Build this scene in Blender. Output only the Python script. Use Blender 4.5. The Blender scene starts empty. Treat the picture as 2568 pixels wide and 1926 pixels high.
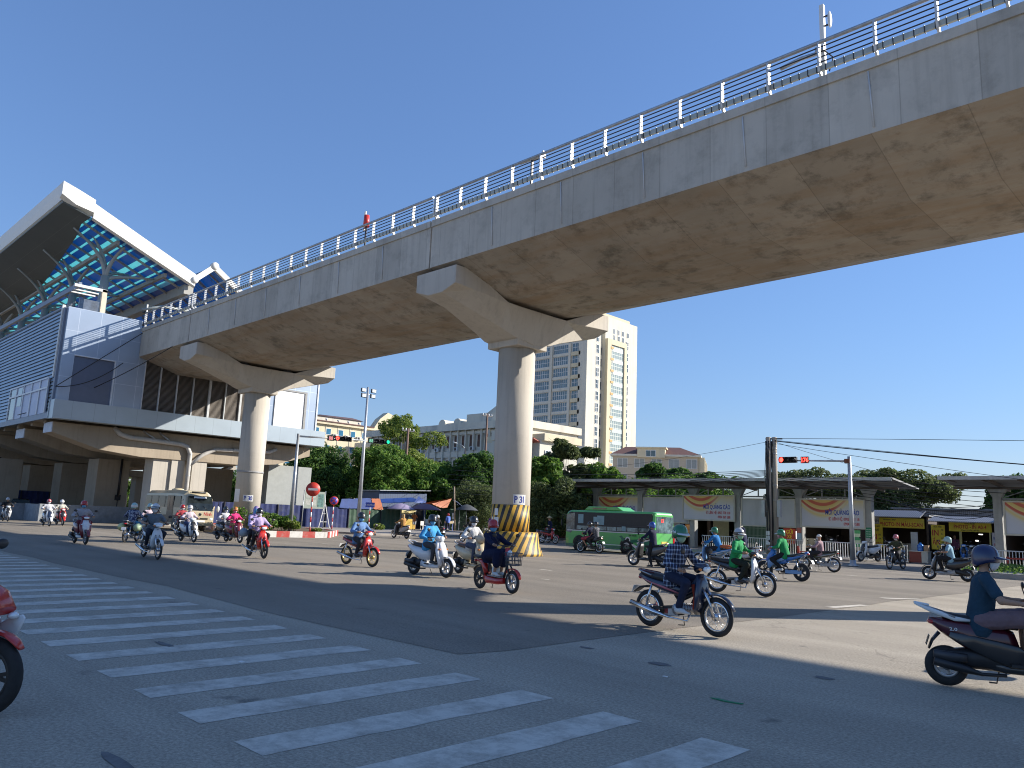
import bpy, math, random
from mathutils import Vector, Matrix, noise
R = math.radians
random.seed(7)
# ------------------------------------------------------------ camera, sky, sun, exposure
sc = bpy.context.scene
cam = bpy.data.objects.new('camera', bpy.data.cameras.new('camera'))
sc.collection.objects.link(cam); sc.camera = cam
cam.data.sensor_width = 36.0; cam.data.lens = 36.0 * 1950.0 / 2568.0
cam.data.clip_start = 0.05; cam.data.clip_end = 3000.0
_p, _r = math.atan(337 / 1950.0), R(2.4)
def _uv(x, y, z):
    s = math.sqrt(.5); return Vector((s * (x - y), s * (x + y), z))
_F = _uv(0, math.cos(_p), math.sin(_p)); _U0 = _uv(0, -math.sin(_p), math.cos(_p)); _R0 = _uv(1, 0, 0)
_RR = _R0 * math.cos(_r) + _U0 * math.sin(_r); _UU = _U0 * math.cos(_r) - _R0 * math.sin(_r)
cam.matrix_world = Matrix.Translation((0, 0, 1.6)) @ Matrix((_RR, _UU, -_F)).transposed().to_4x4()

SUN = Vector((0.70, 1.0, 0.588)).normalized()
world = bpy.data.worlds.new('World'); sc.world = world; world.use_nodes = True
wn = world.node_tree; bg = wn.nodes['Background']
sky = wn.nodes.new('ShaderNodeTexSky'); sky.sky_type = 'NISHITA'; sky.sun_disc = False
sky.sun_elevation = math.asin(SUN.z); sky.sun_rotation = math.atan2(SUN.x, SUN.y)
sky.air_density = 2.0; sky.dust_density = 0.0; sky.ozone_density = 10.0; sky.altitude = 2500
gm = wn.nodes.new('ShaderNodeGamma'); gm.inputs[1].default_value = .75; tn = wn.nodes.new('ShaderNodeVectorMath'); tn.operation = 'MULTIPLY'; tn.inputs[1].default_value = (1.10,1.06,1.24)
wn.links.new(sky.outputs[0], gm.inputs[0]); wn.links.new(gm.outputs[0], tn.inputs[0]); wn.links.new(tn.outputs[0], bg.inputs[0]); bg.inputs[1].default_value = 0.118
sl = bpy.data.lights.new('sun', 'SUN'); sl.energy = 5.0; sl.angle = R(0.5); sl.color = (1.0, 0.94, 0.85)
so = bpy.data.objects.new('sun', sl); sc.collection.objects.link(so)
so.rotation_euler = SUN.to_track_quat('Z', 'Y').to_euler(); so.location = (0, 0, 60)
sc.view_settings.view_transform = 'Standard'; sc.view_settings.look = 'None'
sc.view_settings.exposure = 0.74; sc.view_settings.gamma = 1.0; sc.view_settings.use_curve_mapping = False
sc.cycles.filter_width = 1.05; sc.cycles.max_bounces = 6; sc.cycles.diffuse_bounces = 3; sc.cycles.glossy_bounces = 3
sc.cycles.transparent_max_bounces = 8; sc.cycles.caustics_reflective = False; sc.cycles.caustics_refractive = False

# ------------------------------------------------------------ mesh helpers
COL = sc.collection
class MB:
    def __init__(s): s.v = []; s.f = []; s.sm = []
    def add(s, vs, fs, smooth=False):
        n = len(s.v); s.v += [tuple(p) for p in vs]
        s.f += [tuple(i + n for i in f) for f in fs]; s.sm += [smooth] * len(fs); return s
    def box(s, a, b):
        x0, y0, z0 = a; x1, y1, z1 = b
        if x0 > x1: x0, x1 = x1, x0
        if y0 > y1: y0, y1 = y1, y0
        if z0 > z1: z0, z1 = z1, z0
        return s.add([(x0,y0,z0),(x1,y0,z0),(x1,y1,z0),(x0,y1,z0),(x0,y0,z1),(x1,y0,z1),(x1,y1,z1),(x0,y1,z1)],
                     [(3,2,1,0),(4,5,6,7),(0,1,5,4),(1,2,6,5),(2,3,7,6),(3,0,4,7)])
    def cbox(s, c, d): return s.box((c[0]-d[0]/2,c[1]-d[1]/2,c[2]-d[2]/2),(c[0]+d[0]/2,c[1]+d[1]/2,c[2]+d[2]/2))
    def obox(s, m, d):
        t = MB().cbox((0,0,0), d); return s.add([m @ Vector(p) for p in t.v], t.f)
    def beam(s, p, q, w, h, up=(0,0,1)):
        p = Vector(p); q = Vector(q); t = (q-p).normalized(); u = Vector(up)
        if abs(t.dot(u)) > .99: u = Vector((1,0,0))
        sd = t.cross(u).normalized(); u = sd.cross(t).normalized(); vs = []
        for c in (p, q):
            for a, b in ((-1,-1),(1,-1),(1,1),(-1,1)): vs.append(c + sd*a*w/2 + u*b*h/2)
        return s.add(vs, [(3,2,1,0),(4,5,6,7),(0,1,5,4),(1,2,6,5),(2,3,7,6),(3,0,4,7)])
    def tube(s, pts, r, n=8, cap=True, smooth=True):
        pts = [Vector(p) for p in pts]; rs = r if isinstance(r, (list, tuple)) else [r]*len(pts)
        rings = []; prev = None
        for i, p in enumerate(pts):
            if i == 0: t = pts[1]-p
            elif i == len(pts)-1: t = p-pts[i-1]
            else: t = (pts[i+1]-p).normalized() + (p-pts[i-1]).normalized()
            t = t.normalized() if t.length > 1e-9 else Vector((0,0,1))
            if prev is None:
                a = t.cross(Vector((0,0,1)) if abs(t.z) < .95 else Vector((1,0,0))).normalized()
            else:
                a = prev - t*prev.dot(t); a = a.normalized() if a.length > 1e-6 else t.orthogonal().normalized()
            prev = a; b = t.cross(a)
            rings.append([p + (a*math.cos(k*2*math.pi/n) + b*math.sin(k*2*math.pi/n))*rs[i] for k in range(n)])
        return s.loft(rings, cap, smooth)
    def loft(s, rings, cap=True, smooth=True, closed=True):
        n = len(rings[0]); vs = [p for r in rings for p in r]; fs = []
        for i in range(len(rings)-1):
            for k in range(n if closed else n-1):
                a = i*n+k; b = i*n+(k+1) % n; fs.append((a, b, b+n, a+n))
        s.add(vs, fs, smooth)
        if cap and closed:
            o = len(s.v)-len(vs); s.f.append(tuple(o+k for k in range(n-1,-1,-1))); s.sm.append(False)
            o2 = o+(len(rings)-1)*n; s.f.append(tuple(o2+k for k in range(n))); s.sm.append(False)
        return s
    def lathe(s, prof, m=None, n=20, smooth=True, axis='Z'):
        rings = []
        for k in range(n):
            a = 2*math.pi*k/n; c, d = math.cos(a), math.sin(a)
            if axis == 'Z': rings.append([Vector((r*c, r*d, z)) for r, z in prof])
            elif axis == 'Y': rings.append([Vector((r*c, z, r*d)) for r, z in prof])
            else: rings.append([Vector((z, r*c, r*d)) for r, z in prof])
        m = m or Matrix(); L = len(prof)
        vs = [m @ p for r in rings for p in r]; fs = []
        for k in range(n):
            k2 = (k+1) % n
            for i in range(L-1): fs.append((k*L+i, k2*L+i, k2*L+i+1, k*L+i+1))
        return s.add(vs, fs, smooth)
    def ell(s, c, r, n=14, k=9, m=None, z0=-1.0, z1=1.0, smooth=True):
        c = Vector(c); rings = []
        a0, a1 = math.asin(z0), math.asin(z1)
        for i in range(k+1):
            a = a0+(a1-a0)*i/k
            ring = []
            for j in range(n):
                b = 2*math.pi*j/n
                p = Vector((max(math.cos(a),1e-4)*math.cos(b)*r[0], max(math.cos(a),1e-4)*math.sin(b)*r[1], math.sin(a)*r[2]))
                ring.append(c + (m @ p if m else p))
            rings.append(ring)
        return s.loft(rings, True, smooth)
    def prism(s, poly, d0, d1, plane='XZ'):
        """polygon in a plane, extruded along the third axis"""
        f = {'XZ': lambda a,b,d:(a,d,b), 'YZ': lambda a,b,d:(d,a,b), 'XY': lambda a,b,d:(a,b,d)}[plane]
        n = len(poly); vs = [f(a,b,d0) for a,b in poly]+[f(a,b,d1) for a,b in poly]
        fs = [tuple(range(n)), tuple(range(2*n-1, n-1, -1))]+[(k,(k+1)%n,(k+1)%n+n,k+n) for k in range(n)]
        return s.add(vs, fs)
    def lx(s, st, n=12, p=2.6, dy=0.0, smooth=True):
        """body panel: stations (x, z, half width in y, half thickness) along a path in xz"""
        rings = []
        for i, (x, z, hy, ht) in enumerate(st):
            a = st[max(i-1,0)]; b = st[min(i+1,len(st)-1)]
            t = Vector((b[0]-a[0], 0, b[1]-a[1])).normalized(); nn = Vector((-t.z, 0, t.x)); ring = []
            for k in range(n):
                th = 2*math.pi*k/n; c, d = math.cos(th), math.sin(th)
                cy = math.copysign(abs(c)**(2/p), c)*hy; cz = math.copysign(abs(d)**(2/p), d)*ht
                ring.append(Vector((x, dy+cy, z))+nn*cz)
            rings.append(ring)
        return s.loft(rings, True, smooth)
    def xf(s, m):
        s.v = [tuple(m @ Vector(p)) for p in s.v]; return s
    def join(s, o): return s.add2(o)
    def add2(s, o):
        n = len(s.v); s.v += o.v; s.f += [tuple(i+n for i in f) for f in o.f]; s.sm += o.sm; return s
    def mesh(s, name):
        me = bpy.data.meshes.new(name); me.from_pydata(s.v, [], s.f)
        me.polygons.foreach_set('use_smooth', s.sm); me.update(); return me
    def build(s, name, mat=None, parent=None, bevel=0, fix=True):
        me = s.mesh(name)
        if fix:
            import bmesh
            bm = bmesh.new(); bm.from_mesh(me); bmesh.ops.recalc_face_normals(bm, faces=bm.faces[:]); bm.to_mesh(me); bm.free()
        if mat: me.materials.append(mat)
        o = bpy.data.objects.new(name, me); COL.objects.link(o)
        if parent: o.parent = parent
        if bevel:
            b = o.modifiers.new('bevel', 'BEVEL'); b.width = bevel; b.segments = 2; b.limit_method = 'ANGLE'
        return o
def tag(o, label=None, cat=None, group=None, kind=None):
    if label: o['label'] = label
    if cat: o['category'] = cat
    if group: o['group'] = group
    if kind: o['kind'] = kind
    return o
def thing(name, label, cat, loc=(0,0,0), rz=0.0, group=None):
    o = bpy.data.objects.new(name, None); COL.objects.link(o); o.location = loc; o.rotation_euler = (0,0,rz)
    o.empty_display_size = .2
    return tag(o, label, cat, group)
def copy_tree(o, parent=None):
    c = o.copy(); COL.objects.link(c)
    if parent: c.parent = parent
    for ch in list(o.children): copy_tree(ch, c)
    return c

# ------------------------------------------------------------ materials
def S(nt, kind, **kw):
    n = nt.nodes.new(kind)
    for k, v in kw.items(): setattr(n, k, v)
    return n
_M = {}
def mat(name, col, rough=.7, metal=0.0, var=.12, scale=3.0, bump=0.0, bscale=40.0, coat=0.0, dirt=None, dscale=.6,
        streak=None, sscale=(6,6,.35), spec=.5, emit=None, estr=1.0, alpha=None, trans=0.0, dthr=(.5,.7)):
    if name in _M: return _M[name]
    m = bpy.data.materials.new(name); m.use_nodes = True; nt = m.node_tree; L = nt.links.new
    b = nt.nodes['Principled BSDF']; b.inputs['Roughness'].default_value = rough; b.inputs['Metallic'].default_value = metal
    b.inputs['Specular IOR Level'].default_value = spec
    if coat: b.inputs['Coat Weight'].default_value = coat; b.inputs['Coat Roughness'].default_value = .06
    if trans: b.inputs['Transmission Weight'].default_value = trans
    if alpha is not None: b.inputs['Alpha'].default_value = alpha
    tc = S(nt, 'ShaderNodeTexCoord'); out = None
    c4 = (*col, 1)
    if var or dirt or streak:
        nz = S(nt, 'ShaderNodeTexNoise'); nz.inputs['Scale'].default_value = scale; nz.inputs['Detail'].default_value = 8
        nz.inputs['Roughness'].default_value = .65
        L(tc.outputs['Object'], nz.inputs['Vector'])
        mr = S(nt, 'ShaderNodeMapRange'); mr.inputs[1].default_value = .3; mr.inputs[2].default_value = .7
        mr.inputs[3].default_value = 1-var; mr.inputs[4].default_value = 1+var; L(nz.outputs[0], mr.inputs[0])
        mx = S(nt, 'ShaderNodeVectorMath', operation='SCALE'); mx.inputs[0].default_value = col; L(mr.outputs[0], mx.inputs['Scale'])
        out = mx.outputs[0]
        if dirt:
            n2 = S(nt, 'ShaderNodeTexNoise'); n2.inputs['Scale'].default_value = dscale; n2.inputs['Detail'].default_value = 9
            n2.inputs['Roughness'].default_value = .7; L(tc.outputs['Object'], n2.inputs['Vector'])
            r2 = S(nt, 'ShaderNodeMapRange'); r2.inputs[1].default_value = dthr[0]; r2.inputs[2].default_value = dthr[1]
            r2.inputs[3].default_value = 0; r2.inputs[4].default_value = .85; L(n2.outputs[0], r2.inputs[0])
            mm = S(nt, 'ShaderNodeMix', data_type='RGBA'); mm.inputs[7].default_value = (*dirt, 1)
            L(out, mm.inputs[6]); L(r2.outputs[0], mm.inputs[0]); out = mm.outputs[2]
        if streak:
            mp = S(nt, 'ShaderNodeMapping'); mp.inputs['Scale'].default_value = sscale; L(tc.outputs['Object'], mp.inputs['Vector'])
            n3 = S(nt, 'ShaderNodeTexNoise'); n3.inputs['Scale'].default_value = 1.0; n3.inputs['Detail'].default_value = 6
            L(mp.outputs[0], n3.inputs['Vector'])
            r3 = S(nt, 'ShaderNodeMapRange'); r3.inputs[1].default_value = .5; r3.inputs[2].default_value = .75
            r3.inputs[4].default_value = .6; L(n3.outputs[0], r3.inputs[0])
            m3 = S(nt, 'ShaderNodeMix', data_type='RGBA'); m3.inputs[7].default_value = (*streak, 1)
            L(out, m3.inputs[6]); L(r3.outputs[0], m3.inputs[0]); out = m3.outputs[2]
        L(out, b.inputs['Base Color'])
    else: b.inputs['Base Color'].default_value = c4
    if bump:
        nb = S(nt, 'ShaderNodeTexNoise'); nb.inputs['Scale'].default_value = bscale; nb.inputs['Detail'].default_value = 6
        L(tc.outputs['Object'], nb.inputs['Vector'])
        bp = S(nt, 'ShaderNodeBump'); bp.inputs['Strength'].default_value = bump; bp.inputs['Distance'].default_value = .02
        L(nb.outputs[0], bp.inputs['Height']); L(bp.outputs[0], b.inputs['Normal'])
    if emit:
        b.inputs['Emission Color'].default_value = (*emit, 1); b.inputs['Emission Strength'].default_value = estr
    _M[name] = m; return m
def paint(name, col, metal=.0, rough=.32): return mat('paint_'+name, col, rough, metal, var=.06, scale=5, coat=.7, dirt=tuple(c*.6+.03 for c in col), dscale=7, dthr=(.58,.8))
def cloth(name, col, var=.14): return mat('cloth_'+name, col, .85, 0, var=var, scale=14, bump=.5, bscale=18, spec=.25)
M = dict(
 rubber=mat('rubber', (.018,.018,.019), .75, var=.3, scale=20),
 black=mat('black_plastic', (.016,.016,.018), .45, var=.25, scale=9),
 dark=mat('dark_metal', (.05,.05,.055), .45, .6, var=.3),
 chrome=mat('chrome', (.62,.62,.63), .18, 1.0, var=.08),
 alu=mat('cast_alloy', (.42,.42,.43), .4, .9, var=.15, scale=9),
 steel=mat('galvanised_steel', (.42,.44,.46), .45, .55, var=.15, scale=2, streak=(.25,.25,.25)),
 glass=mat('lamp_glass', (.75,.8,.82), .08, .1, var=.05, coat=1),
 amber=mat('amber_lens', (.75,.22,.02), .15, var=.1, coat=1),
 redlens=mat('red_lens', (.45,.01,.01), .15, var=.1, coat=1),
 plate=mat('plate_white', (.72,.72,.70), .5, var=.1, scale=20),
 seat=mat('seat_vinyl', (.022,.022,.024), .5, var=.3, scale=10, bump=.2),
 skin=mat('skin', (.42,.24,.155), .55, var=.12, scale=12, spec=.4),
 hair=mat('hair', (.012,.009,.008), .5, var=.3, scale=60),
 eye=mat('eye', (.02,.014,.01), .2, var=0),
 shoe=mat('shoe_dark', (.03,.028,.027), .6, var=.2), shoew=mat('shoe_white', (.62,.62,.60), .6, var=.1),
 wglass=mat('window_glass', (.045,.075,.085), .08, .0, var=.5, scale=.6, spec=.9, coat=.5),
 bglass=mat('blue_window_glass', (.03,.14,.24), .1, 0, var=.3, scale=.8, coat=.5),
 white=mat('white_paint', (.72,.72,.70), .5, var=.06, dirt=(.5,.47,.42), dthr=(.55,.8)),
 wire=mat('black_cable', (.02,.02,.02), .6, var=0),
)
def text(s, size, m, parent, loc, rot, name='lettering', ext=.003, align='LEFT', sx=1.0):
    cu = bpy.data.curves.new(name, 'FONT'); cu.body = s; cu.size = size; cu.extrude = ext; cu.align_x = align; cu.align_y = 'BOTTOM_BASELINE'
    cu.resolution_u = 2; cu.offset = size*.018
    o = bpy.data.objects.new(name, cu); COL.objects.link(o); cu.materials.append(m); o.parent = parent
    o.location = loc; o.rotation_euler = rot; o.scale = (sx,1,1); return o
# ------------------------------------------------------------ ground
def asphalt(name, a, b, spots=(.06,.06,.06), crack=True, rough=.88):
    m = bpy.data.materials.new(name); m.use_nodes = True; nt = m.node_tree; L = nt.links.new
    bs = nt.nodes['Principled BSDF']; bs.inputs['Roughness'].default_value = rough; bs.inputs['Specular IOR Level'].default_value = .3
    tc = S(nt, 'ShaderNodeTexCoord')
    def nz(sc_, det, ro=.6, mp=None):
        n = S(nt, 'ShaderNodeTexNoise'); n.inputs['Scale'].default_value = sc_; n.inputs['Detail'].default_value = det; n.inputs['Roughness'].default_value = ro
        if mp:
            q = S(nt, 'ShaderNodeMapping'); q.inputs['Scale'].default_value = mp; L(tc.outputs['Object'], q.inputs[0]); L(q.outputs[0], n.inputs['Vector'])
        else: L(tc.outputs['Object'], n.inputs['Vector'])
        return n
    n1 = nz(.12, 10, .7); n2 = nz(.5, 4, .6, (.12, 1.6, 1)); n3 = nz(34, 5, .8); 
    r1 = S(nt, 'ShaderNodeMapRange'); r1.inputs[1].default_value = .35; r1.inputs[2].default_value = .65; L(n1.outputs[0], r1.inputs[0])
    mx = S(nt, 'ShaderNodeMix', data_type='RGBA'); mx.inputs[6].default_value = (*a,1); mx.inputs[7].default_value = (*b,1); L(r1.outputs[0], mx.inputs[0])
    r2 = S(nt, 'ShaderNodeMapRange'); r2.inputs[1].default_value = .3; r2.inputs[2].default_value = .7; r2.inputs[3].default_value = .84; r2.inputs[4].default_value = 1.14; L(n2.outputs[0], r2.inputs[0])
    v = S(nt, 'ShaderNodeVectorMath', operation='SCALE'); L(mx.outputs[2], v.inputs[0]); L(r2.outputs[0], v.inputs['Scale'])
    r3 = S(nt, 'ShaderNodeMapRange'); r3.inputs[1].default_value = .35; r3.inputs[2].default_value = .65; r3.inputs[3].default_value = .62; r3.inputs[4].default_value = 1.38; L(n3.outputs[0], r3.inputs[0])
    v2 = S(nt, 'ShaderNodeVectorMath', operation='SCALE'); L(v.outputs[0], v2.inputs[0]); L(r3.outputs[0], v2.inputs['Scale'])
    # oil spots and small blemishes
    n4 = nz(1.3, 3, .5); r4 = S(nt, 'ShaderNodeMapRange'); r4.inputs[1].default_value = .70; r4.inputs[2].default_value = .76; r4.inputs[4].default_value = .55; L(n4.outputs[0], r4.inputs[0])
    m2 = S(nt, 'ShaderNodeMix', data_type='RGBA'); m2.inputs[7].default_value = (*spots,1); L(v2.outputs[0], m2.inputs[6]); L(r4.outputs[0], m2.inputs[0])
    col = m2.outputs[2]
    if crack:
        w = S(nt, 'ShaderNodeVectorMath', operation='ADD'); nw = nz(.8, 4); sc2 = S(nt, 'ShaderNodeVectorMath', operation='SCALE'); sc2.inputs['Scale'].default_value = 1.6
        L(nw.outputs['Color'], sc2.inputs[0]); L(tc.outputs['Object'], w.inputs[0]); L(sc2.outputs[0], w.inputs[1])
        vo = S(nt, 'ShaderNodeTexVoronoi', feature='DISTANCE_TO_EDGE'); vo.inputs['Scale'].default_value = .11; L(w.outputs[0], vo.inputs['Vector'])
        rc = S(nt, 'ShaderNodeMapRange'); rc.inputs[1].default_value = .0; rc.inputs[2].default_value = .0035; rc.inputs[3].default_value = .28; rc.inputs[4].default_value = 0; L(vo.outputs['Distance'], rc.inputs[0])
        m3 = S(nt, 'ShaderNodeMix', data_type='RGBA'); m3.inputs[7].default_value = (.04,.04,.04,1); L(col, m3.inputs[6]); L(rc.outputs[0], m3.inputs[0]); col = m3.outputs[2]
    L(col, bs.inputs['Base Color'])
    nb = nz(120, 4); bp = S(nt, 'ShaderNodeBump'); bp.inputs['Strength'].default_value = .55; bp.inputs['Distance'].default_value = .012; L(nb.outputs[0], bp.inputs['Height']); L(bp.outputs[0], bs.inputs['Normal'])
    return m
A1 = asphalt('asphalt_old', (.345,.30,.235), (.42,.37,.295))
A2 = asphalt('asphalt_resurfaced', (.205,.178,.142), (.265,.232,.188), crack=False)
MPAVE = mat('pavement', (.30,.27,.235), .85, var=.2, scale=1.2, bump=.3, dirt=(.17,.15,.13), dscale=.5)
MKERB = mat('kerb_concrete', (.34,.33,.31), .8, var=.15, scale=3, bump=.2)
def sheet(name, poly, z, m):
    o = MB().add([(x,y,z) for x,y in poly], [tuple(range(len(poly)))]).build(name, m, fix=False)
    if o.data.polygons[0].normal.z < 0: o.data.flip_normals()
    return tag(o, kind='structure')
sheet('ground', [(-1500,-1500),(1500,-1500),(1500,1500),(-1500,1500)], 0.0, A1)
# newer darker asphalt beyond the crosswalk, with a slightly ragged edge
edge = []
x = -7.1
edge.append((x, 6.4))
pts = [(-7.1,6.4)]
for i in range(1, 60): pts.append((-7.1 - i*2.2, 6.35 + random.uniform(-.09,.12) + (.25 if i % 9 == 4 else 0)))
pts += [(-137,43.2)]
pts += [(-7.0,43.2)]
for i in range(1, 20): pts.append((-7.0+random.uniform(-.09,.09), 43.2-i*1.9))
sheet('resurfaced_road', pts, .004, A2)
# crosswalk bars
m = bpy.data.materials.new('road_paint'); m.use_nodes = True; nt = m.node_tree; L = nt.links.new
b = nt.nodes['Principled BSDF']; b.inputs['Roughness'].default_value = .75
tc = S(nt,'ShaderNodeTexCoord'); n1 = S(nt,'ShaderNodeTexNoise'); n1.inputs['Scale'].default_value = 2.6; n1.inputs['Detail'].default_value = 14; n1.inputs['Roughness'].default_value = .82
L(tc.outputs['Object'], n1.inputs['Vector'])
r = S(nt,'ShaderNodeValToRGB'); r.color_ramp.elements[0].position = .38; r.color_ramp.elements[0].color = (.36,.32,.26,1)
r.color_ramp.elements[1].position = .56; r.color_ramp.elements[1].color = (.64,.59,.50,1); L(n1.outputs[0], r.inputs[0]); L(r.outputs[0], b.inputs['Base Color'])
MPAINT = m
bars = MB()
for i in range(-1, 48):
    u1 = -2.97 - .981*i; v0 = 2.74 + i*.014; v1 = 5.60 + i*.02
    n = 10; top = []; bot = []
    for k in range(n+1):
        v = v0+(v1-v0)*k/n; j = .012
        top.append((u1-.405+random.uniform(-j,j), v, .0025)); bot.append((u1+random.uniform(-j,j), v, .0025))
    bars.add(bot+top[::-1], [tuple(range(2*n+2))])
tag(bars.build('crosswalk_bars', MPAINT, fix=False), kind='structure')
# lane dashes and stop line remnants seen worn in the sun
d = MB()
for (u, v, l, w, a) in [(-17.3,19.2,.5,.14,0),(-14.6,16.2,.3,.1,0),(-24.5,21.6,.6,.12,0),(-33.5,21.2,.7,.12,0),(-12.0,30.6,.4,.12,0),(-7.2,21.5,1.1,.25,.9),(-7.1,17.8,1.5,.22,1.45)]:
    c, s_ = math.cos(a), math.sin(a)
    d.add([(u+c*l*sx/2-s_*w*sy/2, v+s_*l*sx/2+c*w*sy/2, .008) for sx,sy in ((-1,-1),(1,-1),(1,1),(-1,1))], [(0,1,2,3)])
tag(d.build('lane_dashes', MPAINT, fix=False), kind='structure')
# small patches and manhole-ish scars
scar = MB()
for (u, v, a, b_) in [(-5.38,8.0,.14,.09),(-3.83,8.93,.13,.07),(-6.6,8.15,.12,.05),(-9.4,3.9,.25,.05),(-5.3,2.0,.3,.05)]:
    pp = [(u+a*math.cos(t)*(1+random.uniform(-.25,.25)), v+b_*math.sin(t)*(1+random.uniform(-.25,.25)), .005) for t in [i*math.pi/6 for i in range(12)]]
    scar.add(pp, [tuple(range(12))])
tag(scar.build('tar_repairs', mat('tar', (.15,.145,.14), .85, var=.4, scale=9), fix=False), kind='structure')
# pavements with kerbs
def slab(name, poly, h, m): return tag(MB().prism(poly, -.02, h, 'XY').build(name, m, bevel=.02), kind='structure')
slab('shop_pavement', [(-46,43.6),(-18.4,43.6),(-17.6,44.6),(-16.2,48),(-16.2,120),(-46,120)], .14, MPAVE)
slab('east_pavement', [(-12.6,44.2),(60,44.2),(60,120),(-12.6,120)], .14, MPAVE)
slab('yard_pavement', [(-16.19,52),(-12.61,52),(-12.61,120),(-16.19,120)], .05, MPAVE)
slab('market_pavement', [(-46.6,33.5),(-46.6,120),(-150,120),(-150,36.5),(-62,34.6),(-49.5,32.4)], .13, MPAVE)
k = MB()
k.box((-46,43.3,-.02),(-18.4,43.6,.16)); k.box((-12.6,43.9,-.02),(60,44.2,.16))
tag(k.build('kerb', MKERB, bevel=.02), kind='structure')
slab('worn_verge', [(-18.4,39.2),(-12.6,40.0),(-12.6,44.0),(-14,48),(-16,48),(-18.3,43.3),(-30,43.3),(-30,42.6)], .012, mat('dusty_verge', (.20,.175,.15), .9, var=.25, scale=1.5, dirt=(.12,.11,.09)))
# ------------------------------------------------------------ planter island
def island():
    t = thing('traffic_island', 'low kerbed traffic island with red and white painted kerb and bushes', 'traffic island', (-44,24,0))
    poly = [(-41.1,21.8),(-41.0,25.9),(-45.5,29.5),(-56,31.0),(-57,29.5),(-57,26.0),(-45,21.2),(-42.2,20.9)]
    P = [Vector((a+44,b-24,0)) for a,b in poly]; rk = MB(); wk = MB(); alt = 0
    for i in range(len(P)):
        p, q = P[i], P[(i+1)%len(P)]; L_ = (q-p).length; n = max(1, round(L_/.85))
        for j in range(n):
            a = p.lerp(q, j/n); b = p.lerp(q, (j+1)/n); (rk if alt else wk).beam(a+Vector((0,0,.17)), b+Vector((0,0,.17)), .22, .36); alt ^= 1
    rk.build('red_kerb', mat('kerb_red', (.42,.045,.035), .7, dirt=(.3,.2,.17), dscale=3), t)
    wk.build('white_kerb', mat('kerb_white', (.62,.6,.56), .7, dirt=(.35,.32,.28), dscale=3), t)
    MB().prism([(p.x,p.y) for p in P], .0, .30, 'XY').build('soil', mat('soil', (.12,.085,.05), .95, var=.3), t)
    return t
island()
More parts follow.
